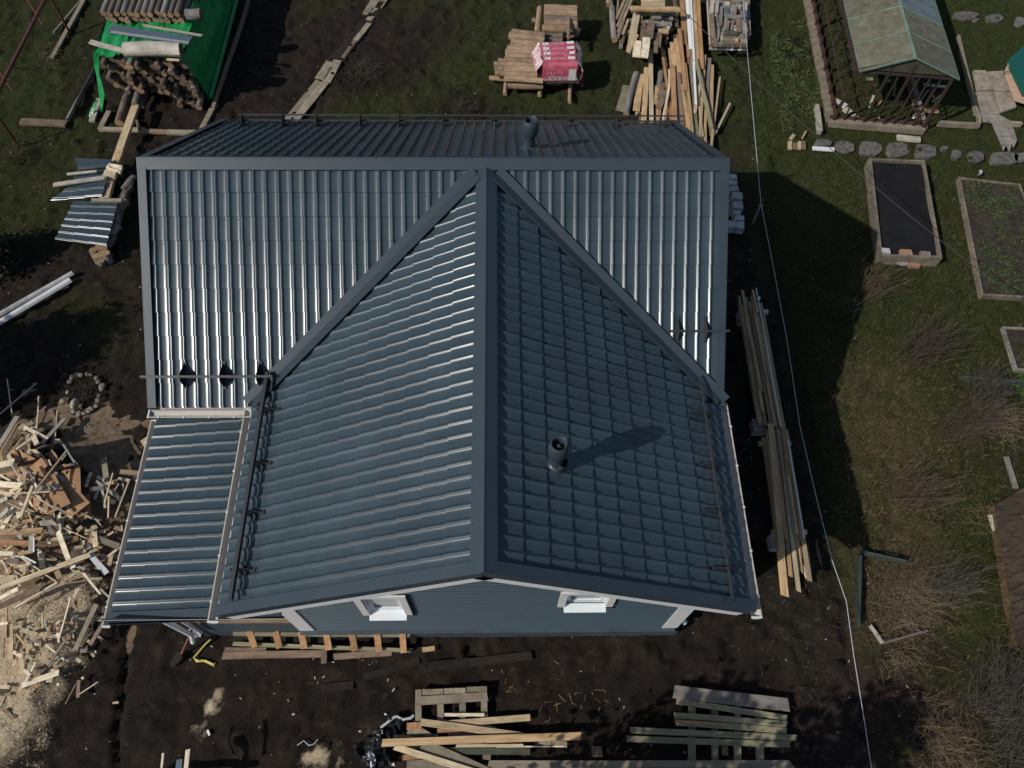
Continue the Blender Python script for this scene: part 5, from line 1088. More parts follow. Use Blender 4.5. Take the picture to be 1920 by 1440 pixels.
# foundation edge boards round the pile
for i, (a, m_, tx) in enumerate([((738, 962, 1085, 968, 26), 'greytan', 'pale edge board before the thick sawn log'), ((1060, 978, 1250, 984, 26), 'brown', 'darker edge board between two pale ones before the log pile'), ((1250, 985, 1490, 992, 30), 'greytan', 'pale edge board nearest the house below the log pile'), ((815, 830, 748, 965, 34), 'greytan', 'short edge board at the log pile corner'),
        ((1590, 810, 1510, 962, 34), 'greytan', 'edge board running from the tarpaulin to the house roof'), ((1835, 100, 1595, 800, 26), 'brown', 'long dark edge board along the draped tarpaulin'), ((1880, -80, 1832, 100, 26), 'brown', 'dark edge board at the far end beside the tarpaulin'), ((150, 908, 495, 922, 44), 'brown', 'brown edge board ending at the thin slanting board'),
        ((498, 890, 705, 505, 12), 'grey', 'thin board on edge slanting towards the log pile'), ((385, 432, 628, -10, 26), 'greytan', 'long pale board lying in the grass beside the red frame'), ((685, 905, 745, 735, 40), 'greypale', 'grey board half under the hanging tarpaulin corner'), ((400, 240, 628, -30, 10), 'grey', 'thin grey stick along the long pale board')]):
    plank(a, (0, 0), 4.0, m_, .02, .10 if i in (8,) else .06, tx, 'edge board', name='edge_board')
# red steel frame at the corner
rf = root('steel_frame', (G(40, 100, 0).x, G(40, 100, 0).y, 0), 'rusty red steel frame standing at the corner of the plot', 'steel frame')
def tubep(a, r_, zs_, parent, name, mat): q = MB(); q.tube([G(a[0] / 4, a[1] / 4, zs_[0]), G(a[2] / 4, a[3] / 4, zs_[1])], r_, 6); return q.build(name, mat, parent)
tubep((345, -20, -40, 740), .05, (1.2, 1.2), rf, 'beam', W['red'])
for k, a in enumerate([(195, -20, 325, 190), (-20, 515, 95, 680)]): tubep(a, .025, (1.25, .9), rf, 'brace', W['red'])
for k, (x, y) in enumerate([(356, -60), (-70, 800)]):
    p = G(x / 4, y / 4, 1.2); q = MB(); q.tube([p, Vector((p.x, p.y, 0))], .03, 6); q.build('post', W['red'], rf)
# ------------------------------------------------------------------ metal tile scrap on a low wood pile
def tile_scrap(name, corners, z, label, nw, nr, tilt=0):
    """corners in crop px: far left, far right, near right, near left; waves counted from far to near"""
    P = [G(O8[0] + x / S8, O8[1] + y / S8, zz) for (x, y), zz in zip(corners, z)]; V = []; Fc = []
    us = [(w_ + tt) / nw for w_ in range(nw) for tt, _ in PT] + [1]; hs_ = [h for w_ in range(nw) for _, h in PT] + [0]; rw = []
    for k in range(nr): rw += [(k / nr, .0), ((k + .995) / nr, .014)]
    for (v_, o_) in rw:
        for u_, h in zip(us, hs_): V.append(lerp(lerp(P[1], P[2], u_), lerp(P[0], P[3], u_), v_) + Vector((0, 0, h + o_)))
    n = len(us)
    for i in range(len(rw) - 1):
        for j in range(n - 1): Fc.append((i * n + j, i * n + j + 1, (i + 1) * n + j + 1, (i + 1) * n + j))
    me = mesh(name, V, Fc, roofm, True, 40); bm = bmesh.new(); bm.from_mesh(me); bmesh.ops.recalc_face_normals(bm, faces=bm.faces)
    if sum(f.normal.z for f in bm.faces) < 0: bmesh.ops.reverse_faces(bm, faces=bm.faces)
    bm.to_mesh(me); bm.free(); tag(obj(name, me), label, 'metal sheet', 'scraps of metal tile on the low wood pile')
tile_scrap('metal_tile_scrap', [(400, 280), (638, 280), (575, 522), (298, 488)], (.42, .45, .40, .30), 'large slate metal tile piece with seven waves nearest the stump', 6, 3)
tile_scrap('metal_tile_scrap', [(400, 185), (575, 170), (550, 255), (275, 278)], (.50, .52, .48, .30), 'curved slate metal tile piece under the square beam', 2, 3)
tile_scrap('metal_tile_scrap', [(405, 48), (605, 55), (600, 92), (425, 112)], (.5, .5, .45, .4), 'slate metal tile piece furthest from the stump', 1, 2)
tile_scrap('metal_tile_scrap', [(420, 120), (560, 110), (560, 150), (400, 165)], (.45, .46, .42, .4), 'small slate metal tile piece between the white laths', 1, 2)
plank((360, 132, 520, 116, 10), O8, S8, 'greypale', .52, .03, 'short white lath on the metal tile scrap', 'lath', name='lath')
plank((286, 190, 562, 150, 20), O8, S8, 'greypale', .55, .03, 'long white lath across the metal tile scrap', 'lath', name='lath')
plank((492, 272, 655, 272, 14), O8, S8, 'greytan', .46, .05, 'pale board edge between two metal tile pieces', 'board')
crumple('foil_scrap', [(615, 195), (655, 160), (665, 215), (630, 225)], O8, S8, foilm, 'bright crumpled foil beside the square beam end', 'foil', .5, 6, 11)
crumple('black_sheet', [(600, 120), (670, 110), (680, 250), (620, 270), (590, 200)], O8, S8, blackm, 'black plastic scrap beside the square beam end', 'plastic sheet', .42, 8, 12)
for i in range(26):
    t = i % 13; x = 700 - t * 9 + random.uniform(-12, 12); y = 170 + t * 27
    logp((x - 22, y + 26, x + 18, y - 24, random.uniform(26, 36)), O8, S8, random.choice(['bark', 'barkgrey']), 'logenddark', .05 + .13 * (i // 13), 'firewood log, %s in the %s layer of the low pile beside the house' % (ORD[t], 'upper' if i >= 13 else 'lower'), 'log', 'firewood in the low pile under the metal scrap')
for i, (x, y, r_) in enumerate([(505, 560, 24), (540, 545, 26), (575, 560, 22), (520, 590, 22), (555, 585, 24), (585, 590, 18), (545, 612, 16)]):
    p = G(O8[0] + x / S8, O8[1] + y / S8, .12); d = .17; o = bpy.data.objects.new('log_section', log_mesh('barkgrey', 'logend', i % 5)); link(o, None, frame_m((p.x, p.y, 0), (p.x + .02, p.y + .01, .2 + .05 * (i % 3)), d, d)); tag(o, 'sawn log section standing, %s in the cluster below the metal tile scrap' % ORD[i], 'log', 'standing log sections below the metal scrap')
# white gutter lengths at the photo edge
def halfpipe(name, a, b_, r_, mat, label, cat):
    a, b_ = Vector(a), Vector(b_); ax = (b_ - a).normalized(); side = ax.cross(Vector((0, 0, 1))).normalized(); q = MB(); n = 8
    for k in range(n):
        t0, t1 = math.pi * k / n, math.pi * (k + 1) / n; p = lambda t, rr: side * (math.cos(t) * rr) + Vector((0, 0, math.sin(t) * rr))
        q.quad(a + p(t0, r_), b_ + p(t0, r_), b_ + p(t1, r_), a + p(t1, r_)); q.quad(a + p(t0, r_ - .006), b_ + p(t0, r_ - .006), b_ + p(t1, r_ - .006), a + p(t1, r_ - .006))
    for s_ in (-1, 1): q.box(a + side * (s_ * r_), b_ + side * (s_ * r_), side, (0, 0, 1), .014, .012)
    return tag(q.build(name, mat, None, True, 50), label, cat)
c8 = lambda x, y, z: G(O8[0] + x / S8, O8[1] + y / S8, z)
halfpipe('gutter_length', c8(-60, 970, .12), c8(382, 706, .12), .062, whitem, 'white gutter length lying upside down at the photo edge', 'gutter')
halfpipe('gutter_length', c8(-60, 925, .10), c8(395, 668, .10), .055, pm('dirty white metal', (.42, .42, .42), .5, .35, 4), 'dirty grey white gutter length beside the clean white one', 'gutter')
plank((250, 770, 370, 738, 10), O8, S8, 'greypale', .05, .02, 'thin white strip under the white gutter lengths', 'strip', name='strip')
# ring of stones with a bare plant
cx_, cy_ = 447, 1318
for i in range(24):
    t = i / 24 * 2 * math.pi + .1; x = cx_ + 98 * math.cos(t) + random.uniform(-7, 7) - (14 if math.sin(t) > 0 else -10); y = cy_ + 108 * math.sin(t) + random.uniform(-7, 7)
    if 2.3 < t < 3.6 and i % 2: continue
    s_ = random.uniform(.075, .14); rock(O8[0] + x / S8, O8[1] + y / S8, s_ * 1.2, s_, .04, stonem, i % 5, '%s stone in the ring round the bare plant' % ORD[i % 20] if i < 20 else '%s small stone closing the ring round the bare plant' % ORD[i - 20], 'stone', 'stones in the ring round the bare plant', rot=random.uniform(0, 3))
rock(O8[0] + 402 / S8, O8[1] + 1372 / S8, .15, .26, .12, pm('pale stone', (.36, .33, .27), .8, .15), 2, 'pointed pale stone standing inside the stone ring', 'stone', rot=-.3, sz=.3)
# tub beside the heap, its stones
O9, S9 = (0, 770), 7.2
p9 = lambda x, y, z: G(O9[0] + x / S9, O9[1] + y / S9, z)
tub = root('black_tub', p9(800, 600, 0), 'large black plastic tub with a grey rim strip beside the scrap heap', 'tub')
rim = [p9(800, 420, .8), p9(1062, 730, .72), p9(760, 800, .72), p9(480, 520, .78)]; cb = sum(rim, Vector()) / 4; cb.z = 0
base_ = [Vector((lerp(cb, p, .86).x, lerp(cb, p, .86).y, 0)) for p in rim]; inn = [lerp(cb, p, .92) for p in rim]
for p, r_ in zip(inn, rim): p.z = r_.z
q = MB()
for i in range(4):
    j = (i + 1) % 4; q.quad(base_[i], base_[j], rim[j], rim[i]); q.quad(rim[i], rim[j], inn[j], inn[i]); a_, b_ = Vector((inn[i].x, inn[i].y, .1)), Vector((inn[j].x, inn[j].y, .1)); q.quad(inn[i], inn[j], b_, a_)
q.quad(*[Vector((p.x, p.y, .1)) for p in inn]); q.build('tub_body', blackm, tub)
plank((850, 450, 1002, 700, 24), O9, S9, 'greymetal', .80, .02, parent=tub, name='rim_strip')
crumple('black_liner', [(480, 520), (560, 440), (780, 330), (880, 310), (900, 420), (800, 480), (640, 560), (520, 600)], O9, S9, blackm, 'black pond liner crumpled behind the black tub', 'liner', .5, 14, 21)
for i, (x, y, r_) in enumerate([(940, 175, 24), (975, 265, 34), (1040, 255, 22), (940, 305, 24), (1035, 312, 26), (1090, 285, 26), (1000, 352, 26), (1150, 240, 34), (1165, 275, 34), (780, 235, 14), (685, 365, 20), (1150, 330, 34), (1200, 370, 30), (1170, 405, 26), (1230, 420, 30), (1110, 400, 26), (1160, 470, 54), (1240, 490, 34), (1260, 545, 54), (1190, 560, 34), (1265, 640, 40), (1300, 705, 28), (1210, 680, 28), (1240, 760, 44), (1310, 770, 40), (1180, 820, 48), (1150, 640, 30), (1290, 600, 24), (1140, 740, 26), (1200, 980, 36), (1270, 1000, 30), (1150, 1040, 30), (1100, 480, 30), (1080, 430, 26), (1130, 560, 26)]):
    rock(O9[0] + x / S9, O9[1] + y / S9, r_ * .0021 * 1.7, r_ * .0021 * 1.5, .04, stonem, i % 5, '%s stone of those heaped beside the black tub' % ordw(i), 'stone', 'stones heaped beside the black tub', rot=random.uniform(0, 3))
rock(O9[0] + 975 / S9, O9[1] + 262 / S9, .08, .18, .1, W['tan'], 1, 'tall yellowish stone standing among the small round ones', 'stone', sz=.2)
crumple('white_scrap', [(1195, 200), (1225, 200), (1240, 225), (1215, 245)], O9, S9, stringm, 'bright white scrap beside the small round stones', 'scrap', .08, 4, 31)
# ------------------------------------------------------------------ scrap wood heap
HC = G(75, 900, 0); HC2 = G(60, 1010, 0)
def heap(x, y):
    return .55 * math.exp(-((x - HC.x) / 1.3) ** 2 - ((y - HC.y) / 1.0) ** 2) + .42 * math.exp(-((x - HC2.x) / 1.5) ** 2 - ((y - HC2.y) / 1.0) ** 2) + .12 * math.exp(-((x - G(60, 1150).x) / 1.2) ** 2 - ((y - G(60, 1150).y) / .8) ** 2)
def hz(u, v):
    z = 0
    for _ in range(3): p = G(u, v, z); z = heap(p.x, p.y) + max(0, float(height(np.array([p.x]), np.array([p.y]))[0]))
    return z
q = MB(); n = 34; x0, x1, y0, y1 = HC.x - 3.6, HC.x + 2.6, HC2.y - 2.0, HC.y + 2.0; V = []; Fc = []
for i in range(n + 1):
    for j in range(n + 1):
        x, y = x0 + (x1 - x0) * i / n, y0 + (y1 - y0) * j / n; V.append((x, y, heap(x, y) * .92 - .09 + random.uniform(-.02, .02)))
for i in range(n):
    for j in range(n): Fc.append((i * (n + 1) + j, (i + 1) * (n + 1) + j, (i + 1) * (n + 1) + j + 1, i * (n + 1) + j + 1))
o = obj('rubbish_mound', mesh('rubbish_mound', V, Fc, pm('dark rubbish', (.15, .105, .065), .95, .5, 8, bump=.6), True)); tag(o, 'dark rubble core under the scrap wood heap', None, None, 'stuff')
def hp(a, O, Sc, mat, dz, label, cat='plank', group='scrap wood in the big heap', name='plank', t=.025, tilt=0):
    u, v = O[0] + (a[0] + a[2]) / 2 / Sc, O[1] + (a[1] + a[3]) / 2 / Sc
    u1, v1 = O[0] + a[0] / Sc, O[1] + a[1] / Sc; u2, v2 = O[0] + a[2] / Sc, O[1] + a[3] / Sc
    L_ = math.hypot(u2 - u1, v2 - v1); z1, z2, zm = hz(u1, v1), hz(u2, v2), hz(u, v)
    if 18 < u < 170 and 830 < v < 1000: dz += .075
    up = max(0, zm - (z1 + z2) / 2); z1 += up + dz; z2 += up + dz
    return plank(a, O, Sc, mat, z1, t, label, cat, group, None, name, z2)
where = lambda v, u=100: 'beside the brown sheets' if v < 930 else ('on the middle of the heap' if v < 1060 else 'on the sawdust')
where2 = lambda v, u: where(v) + (', by the porch gutter' if u > 165 else (', at the photo edge' if u < 35 else (', half way to the porch' if u > 100 else ', between photo edge and middle')))
def heap_list(lst, O, Sc, base=.06):
    for i, (a, m_) in enumerate(lst):
        u, v = O[0] + (a[0] + a[2]) / 2 / Sc, O[1] + (a[1] + a[3]) / 2 / Sc; L_ = math.hypot(a[2] - a[0], a[3] - a[1]) / Sc
        sz = 'long' if L_ > 70 else ('mid length' if L_ > 35 else 'short'); wd_ = 'narrow ' if a[4] / Sc < 4.5 else ('wide ' if a[4] / Sc > 8 else '')
        an = math.degrees(math.atan2(a[3] - a[1], a[2] - a[0])) % 180; dr = 'lying crosswise' if an < 22 or an > 158 else ('lying lengthwise' if 68 < an < 112 else ('slanting outward' if an < 68 else 'slanting houseward'))
        t_ = '%s %s%s piece %s %s' % (sz, wd_, col_of(m_), dr, where(v))
        k = USED.get(t_, 0); USED[t_] = k + 1
        if k: t_ = t_ + ', %s such' % ORD[k]
        hp(a, O, Sc, m_, base + .012 * (i % 9), t_)
# flat brown sheets
def board_poly(name, pts, O, Sc, zs_, mat, label, cat, group=None, t=.012):
    P = [G(O[0] + x / Sc, O[1] + y / Sc, z) for (x, y), z in zip(pts, zs_)]; q = MB(); q.prism(P, (0, 0, -t)); return tag(q.build(name, mat), label, cat, group)
gs = 'brown fibreboard sheets on the heap'
for pts, z0, tx in [([(110, 570), (190, 505), (292, 660), (212, 716)], .62, 'small rectangular brown sheet furthest from the house'), ([(255, 515), (300, 560), (482, 650), (330, 692)], .60, 'small triangular brown sheet behind the large ones'), ([(660, 480), (760, 588), (812, 722), (655, 655)], .78, 'pointed brown sheet standing against the black tub'),
       ([(185, 950), (330, 800), (560, 630), (640, 745), (440, 905), (290, 1000)], .66, 'brown sheet half covered by offcuts'), ([(715, 765), (860, 720), (1080, 730), (1092, 1100), (950, 980)], .72, 'brown sheet corner over the black tub'), ([(590, 700), (1000, 1000), (1212, 1242), (975, 1428), (700, 1300)], .74, 'large brown sheet under the topmost one'),
       ([(350, 1000), (560, 800), (735, 860), (955, 1250), (650, 1400), (440, 1345)], .82, 'topmost large brown sheet carrying narrow battens'), ([(840, 1380), (1100, 1180), (1210, 1110), (1228, 1400), (1150, 1470), (950, 1500)], .55, 'brown sheet under the pale edges nearest the porch'), ([(100, 830), (260, 790), (270, 860), (120, 895)], .6, 'small brown board strip near the photo edge')]:
    cu_, cv_ = sum(p[0] for p in pts) / len(pts) / S9, 770 + sum(p[1] for p in pts) / len(pts) / S9; z0 = hz(cu_, cv_) + (z0 - .55) * .35 + .03
    board_poly('fibreboard_sheet', pts, O9, S9, [z0 + .025 * math.sin(i * 2.1) for i in range(len(pts))], W['sheet'], tx, 'board sheet', gs)
board_poly('blue_panel', [(945, 260), (1010, 195), (1155, 290), (1080, 345)], (0, 940), 7.2, [.3] * 4, W['blueboard'], 'dark blue panel piece beside the brown sheets', 'panel')
board_poly('blue_panel', [(525, 1330), (680, 1370), (600, 1440)], (0, 1120), 7.2, [.05] * 3, W['blueboard'], 'blue triangular panel piece on the mud below the heap', 'panel')
H1 = [((230, 75, -20, 480, 58), 'greypale'), ((228, 180, 5, 560, 30), 'fresh'), ((515, -10, 488, 260, 17), 'pale'), ((770, -10, 742, 352, 17), 'pale'), ((870, 105, 560, 440, 46), 'greypale'), ((325, 220, 640, 380, 46), 'paler'), ((480, 330, 220, 515, 34), 'paler'), ((445, 330, 495, 450, 72), 'paler'), ((910, 522, 468, 1080, 20), 'pale'), ((383, 440, 402, 590, 34), 'tan'), ((440, 150, 350, 200, 60), 'olive'), ((330, 180, 260, 240, 50), 'tan'), ((350, 290, 300, 320, 60), 'tan'),
      ((1395, 640, 1432, 905, 78), 'greytan'), ((1615, 820, 1865, 840, 58), 'tan'), ((1522, 840, 1408, 1240, 17), 'pale'), ((1742, 938, 1550, 1440, 21), 'pale'), ((1465, 1150, 1458, 1440, 20), 'pale'), ((1400, 918, 1270, 1190, 34), 'greypale'), ((1290, 950, 1630, 1200, 44), 'greypale'), ((1370, 1020, 1418, 1310, 34), 'greypale'), ((1208, 1062, 1390, 1038, 50), 'greypale'),
      ((-20, 735, 190, 685, 78), 'paler'), ((-20, 990, 280, 1008, 74), 'paler'), ((150, 720, 312, 1002, 20), 'greypale'), ((320, 768, 432, 890, 24), 'grey'), ((345, 850, 318, 980, 28), 'pale'), ((5, 870, 160, 962, 24), 'paler'), ((540, 1036, 820, 1018, 25), 'greypale'), ((640, 980, 697, 1136, 13), 'pale'), ((700, 1010, 765, 985, 40), 'greypale'), ((428, 1130, 720, 1310, 20), 'paler'), ((558, 1312, 640, 1332, 32), 'pale'), ((712, 1275, 872, 1372, 28), 'greypale'),
      ((435, 1010, 268, 1440, 34), 'pale'), ((240, 1112, 672, 1090, 16), 'paler'), ((-20, 1105, 212, 1115, 26), 'paler'), ((730, 840, 772, 848, 36), 'greypale'), ((1505, 950, 1550, 992, 20), 'pale'), ((1600, 985, 1530, 1100, 14), 'pale'), ((205, 320, 60, 560, 66), 'brown'), ((0, 560, 20, 700, 60), 'fresh'), ((930, 720, 1000, 728, 24), 'pale'), ((655, 660, 690, 740, 20), 'pale'), ((-10, 1220, 100, 1180, 50), 'greypale')]
H2 = [((190, 80, 20, 370, 56), 'paler'), ((110, 95, -20, 220, 52), 'greypale'), ((-30, 412, 570, 390, 76), 'fresh'), ((-30, 555, 400, 562, 64), 'orange'), ((240, 708, 440, 672, 44), 'fresh'), ((-20, 700, 176, 706, 56), 'paler'), ((425, 460, 418, 690, 74), 'greypale'), ((455, 480, 455, 680, 14), 'white'), ((240, 300, 120, 400, 44), 'pale'), ((100, 20, 1165, 500, 11), 'paler'), ((790, 250, 820, 440, 44), 'greypale'), ((780, 400, 922, 785, 76), 'paler'), ((640, 515, 965, 480, 46), 'paler'), ((-30, 1180, 1210, 718, 64), 'pale'), ((-30, 1320, 245, 1180, 52), 'paler'),
      ((-20, 1420, 540, 1172, 70), 'brown'), ((190, 1440, 772, 1090, 24), 'paler'), ((1120, 965, 1352, 1252, 32), 'paler'), ((1350, 1180, 1512, 1335, 28), 'pale'), ((860, 1108, 1190, 1066, 11), 'fresh'), ((1262, 330, 1290, 612, 74), 'pale'), ((1240, 180, 1388, 358, 20), 'pale'), ((1195, 690, 1438, 975, 84), 'stain'), ((1505, 720, 1472, 862, 54), 'tan'), ((20, 790, 112, 962, 20), 'paler'), ((560, 690, 575, 900, 84), 'darkgreen'), ((520, 776, 762, 786, 26), 'tan'), ((515, 548, 700, 592, 13), 'pale'), ((250, 735, 545, 940, 20), 'paler'), ((290, 735, 480, 830, 26), 'white'),
      ((-20, 1040, 195, 1040, 92), 'pale'), ((215, 1000, 272, 1162, 30), 'pale'), ((100, 800, 250, 810, 66), 'grey'), ((380, 160, 445, 300, 20), 'fresh'), ((550, 290, 700, 280, 70), 'greypale'), ((700, 270, 755, 320, 34), 'pale'), ((640, 330, 710, 440, 70), 'grey'), ((1140, 430, 1420, 400, 44), 'pale'), ((1310, 500, 1600, 610, 84), 'greytan'), ((1700, 545, 1600, 640, 18), 'pale'), ((1540, 350, 1650, 380, 54), 'tan'), ((1640, 320, 1650, 400, 24), 'fresh'), ((760, 940, 810, 1040, 80), 'tan'), ((640, 840, 690, 880, 24), 'paler'), ((610, 990, 760, 1085, 20), 'pale'), ((1560, 950, 1620, 990, 60), 'fresh'), ((1530, 1040, 1620, 1050, 90), 'pale'), ((1490, 1210, 1560, 1205, 30), 'paler'),
      ((840, 560, 1100, 470, 50), 'brown'), ((960, 520, 1050, 490, 70), 'orange'), ((940, 640, 1120, 610, 44), 'tan'), ((340, 860, 320, 990, 40), 'fresh'), ((170, 230, 240, 300, 80), 'tan'), ((1190, 400, 1310, 340, 40), 'pale'), ((1175, 590, 1225, 620, 40), 'white')]
H3 = [((-10, 360, 106, 345, 30), 'paler'), ((140, 335, 138, 832, 78), 'tan'), ((35, 420, 18, 822, 54), 'tan'), ((85, 120, 72, 545, 30), 'fresh'), ((950, 0, 790, 575, 18), 'paler'), ((1300, 90, 1010, 715, 64), 'greytan'), ((1440, 270, 1212, 642, 52), 'brown'), ((562, 205, 578, 412, 22), 'pale'), ((895, 560, 680, 862, 28), 'greytan'), ((586, 615, 862, 842, 26), 'paler'), ((368, 645, 540, 630, 34), 'pale'), ((540, 530, 542, 690, 30), 'greytan'), ((800, 800, 650, 940, 20), 'grey'), ((482, 870, 345, 1135, 30), 'paler'), ((290, 1190, 795, 1012, 72), 'paler'), ((620, 1110, 705, 1110, 80), 'paler'),
      ((1062, 1116, 1048, 1352, 48), 'brown'), ((1066, 1310, 1322, 1140, 10), 'paler'), ((1022, 1170, 880, 1440, 7), 'tan'), ((1130, 660, 1125, 745, 96), 'grey'), ((1230, 755, 1268, 800, 40), 'tan'), ((1280, 720, 1295, 750, 22), 'paler'), ((1100, 1100, 1130, 1080, 34), 'pale'), ((765, 1180, 800, 1170, 26), 'paler'), ((-20, 1210, 130, 1210, 50), 'pale'), ((370, 620, 510, 575, 20), 'grey'), ((270, 430, 500, 510, 60), 'pale'), ((1520, 1425, 1600, 1420, 26), 'pale'), ((1300, 290, 1390, 280, 70), 'pale'), ((900, 850, 1000, 780, 50), 'pale'), ((370, 700, 440, 640, 60), 'tan')]
heap_list(H1, O9, S9, .07); heap_list(H2, (0, 940), 7.2, .06); heap_list(H3, (0, 1120), 7.2, .02)
for i, (pts, m_, tx) in enumerate([([(520, 790), (650, 680), (790, 800), (650, 945)], W['grey'], 'grey square board under crossed sticks on the sawdust'), ([(200, 1290), (280, 1200), (450, 1330), (400, 1400), (230, 1350)], flagm, 'flat grey stone slab beside the blue triangle'), ([(70, 1420), (200, 1340), (330, 1440), (200, 1520)], W['tan'], 'tan board corner beside the flat grey slab'),
        ([(100, 1230), (200, 1190), (250, 1250), (130, 1330)], W['grey'], 'dark grey board corner at the heap edge'), ([(300, 1410), (530, 1405), (330, 1530), (290, 1480)], W['olive'], 'olive board triangle beside the blue triangle'), ([(-20, 1320), (70, 1340), (30, 1440), (-20, 1450)], W['tan'], 'small tan board at the photo edge beside the stone slab'), ([(-20, 1230), (140, 1230), (60, 1320), (-20, 1320)], W['darkgreen'], 'dark board in shade at the photo edge'),
        ([(10, 1520), (80, 1500), (200, 1620), (150, 1650)], W['brown'], 'brown board slanting below the tan boards')]):
    board_poly('board_piece', pts, (0, 1120), 7.2, [.06 + .01 * i] * len(pts), m_, tx, 'board piece')
rock(118, 1157, 1, 1, 0, stonem, 0, None, None) if False else None
for i, (x, y, r_) in enumerate([(1380, 170, 70), (1450, 130, 40), (1250, 370, 50), (1460, 60, 50)]): rock(x / 7.2, 1120 + y / 7.2, r_ * .0075 / 2.2, r_ * .0075 / 2.2, .06, stonem, i, 'rough grey stone, %s beside the porch gutter at the heap edge' % ORD[i], 'stone', 'stones at the heap edge by the porch')
# small offcuts: countable pieces
zones = [((30, 1060), 58, 46, 34), ((110, 940), 80, 60, 44), ((40, 900), 60, 60, 22), ((170, 1030), 45, 50, 26), ((60, 830), 50, 30, 16), ((210, 920), 26, 40, 10), ((110, 1180), 70, 60, 34), ((40, 1250), 40, 40, 10), ((60, 980), 70, 30, 30)]
k = 0
for (cu_, cv_), ru, rv_, n in zones:
    for i in range(n):
        u, v = random.gauss(cu_, ru * .55), random.gauss(cv_, rv_ * .55)
        if u > 245 - (v - 850) * .12 or u < -20: continue
        a = random.uniform(0, math.pi); l_ = random.uniform(4, 16); m_ = random.choice(['paler', 'pale', 'paler', 'fresh', 'paler', 'greypale', 'orange', 'brown', 'pale', 'pale', 'tan'])
        hp((u - l_ * math.cos(a), v - l_ * math.sin(a), u + l_ * math.cos(a), v + l_ * math.sin(a), random.uniform(3, 9)), (0, 0), 1, m_, random.uniform(-.02, .09), 'small %s offcut %s' % (col_of(m_), where2(v, u)), 'offcut', 'small offcuts in the scrap heap', 'offcut', .014); k += 1
for a, m_, tx in [((38, 1150, 66, 1245 - 1080, 5), 'pale', None)]: pass
for i, (a, m_) in enumerate([((-2, 777, 68, 718, 1.6), 'greypale'), ((13, 710, 22, 775, 1.6), 'pale'), ((72, 742, 70, 800, 2.4), 'pale'), ((865 / 4, 1080 + 948 / 4, 885 / 4, 1080 + 950 / 4, 5), 'fresh'), ((1555 / 4, 1080 + 1155 / 4, 1570 / 4, 1080 + 1195 / 4, 4), 'white'), ((270, 822, 283, 840, 18), 'tan')]):
    plank(a, (0, 0), 1, m_, .05 if i < 3 else .02, .02, ['thin stick crossing another near the stone ring', 'thin upright stick near the stone ring', 'narrow lath above the heap near the tub', 'small pine offcut on the trench line', 'short white stick standing on the front mud', 'tan block under the porch gutter edge'][i], 'stick', name='stick')
# ------------------------------------------------------------------ garden side
# wire fence line and post, black power cable
wp = [(1388, -40), (1393, 0), (1406, 150), (1415, 250), (1427, 382), (1450, 500), (1476, 640), (1500, 800), (1530, 930), (1560, 1050), (1587, 1128), (1601, 1230), (1622, 1360), (1640, 1480)]
fw = root('fence_wire', G(1427, 400, 0), 'white boundary cord stretched along the ditch beside the house', 'cord')
q = MB(); q.tube([G(u, v, .62) for u, v in wp], .0058, 5); q.build('cord', stringm, fw)
fp = MB(); a = G(1427, 383, .64); fp.tube([a, Vector((a.x, a.y, 0))], .022, 6); fp.tube([a - Vector((.05, 0, .03)), a + Vector((.05, 0, -.03))], .02, 6); tag(fp.build('fence_post', W['grey']), 'thin grey post holding the white boundary cord', 'fence post')
q = MB(); pts = []
for t in range(15):
    s_ = t / 14; u = 1240 + (1960 - 1240) * s_; v = -20 + (600 + 20) * s_; v += 26 * math.sin(math.pi * s_); pts.append(G(u, v, 3.1 - .35 * math.sin(math.pi * s_)))
q.tube(pts, .008, 5); tag(q.build('power_cable', wirem), 'black power cable hanging above the garden', 'cable')
# stepping stones
OD, SD = (1400, 0), 3.692
fl = [(530, 985, 62, 24), (680, 1015, 72, 42), (860, 1025, 82, 50), (1050, 1032, 84, 52), (1240, 1045, 82, 50), (1372, 1022, 26, 14), (1455, 1065, 36, 32), (1585, 1082, 64, 40), (1785, 1092, 108, 46), (1900, 1085, 50, 32), (2000, 1100, 60, 40)]
for i, (x, y, rx, ry) in enumerate(fl):
    r2 = random.Random(i); P = []
    for k in range(11):
        t = k / 11 * 2 * math.pi; c, s_ = math.cos(t), math.sin(t); sq = 1 / max(abs(c), abs(s_)) ** .75; P.append(G(OD[0] + (x + rx * c * sq * r2.uniform(.86, 1.0)) / SD, OD[1] + (y + ry * s_ * sq * r2.uniform(.84, 1.0)) / SD, .05))
    q = MB(); q.prism([Vector((p.x, p.y, -.03)) for p in P], (0, 0, .075)); tag(q.build('stepping_stone', flagm), 'stepping stone, %s from the boundary cord in the row past the greenhouse' % ORD[i], 'stepping stone', 'stepping stones in the row past the greenhouse')
for i, (x, y, rx, ry) in enumerate([(1515, 102, 98, 30), (1720, 122, 66, 28), (1892, 145, 40, 32), (1590, 132, 26, 8)]):
    r2 = random.Random(i + 40); P = []
    for k in range(11):
        t = k / 11 * 2 * math.pi; P.append(G(OD[0] + (x + rx * math.cos(t) * r2.uniform(.85, 1.08)) / SD, OD[1] + (y + ry * math.sin(t) * r2.uniform(.85, 1.08)) / SD, .05))
    q = MB(); q.prism([Vector((p.x, p.y, -.03)) for p in P], (0, 0, .075)); tag(q.build('stepping_stone', flagm), 'stepping stone, %s from the greenhouse in the upper row' % ORD[i], 'stepping stone', 'stepping stones in the upper row')
plank((458, 1022, 608, 1032, 22), OD, SD, 'white', .07, .04, 'bright white plastic profile lying on the first stepping stone', 'plastic profile', name='plastic_profile')
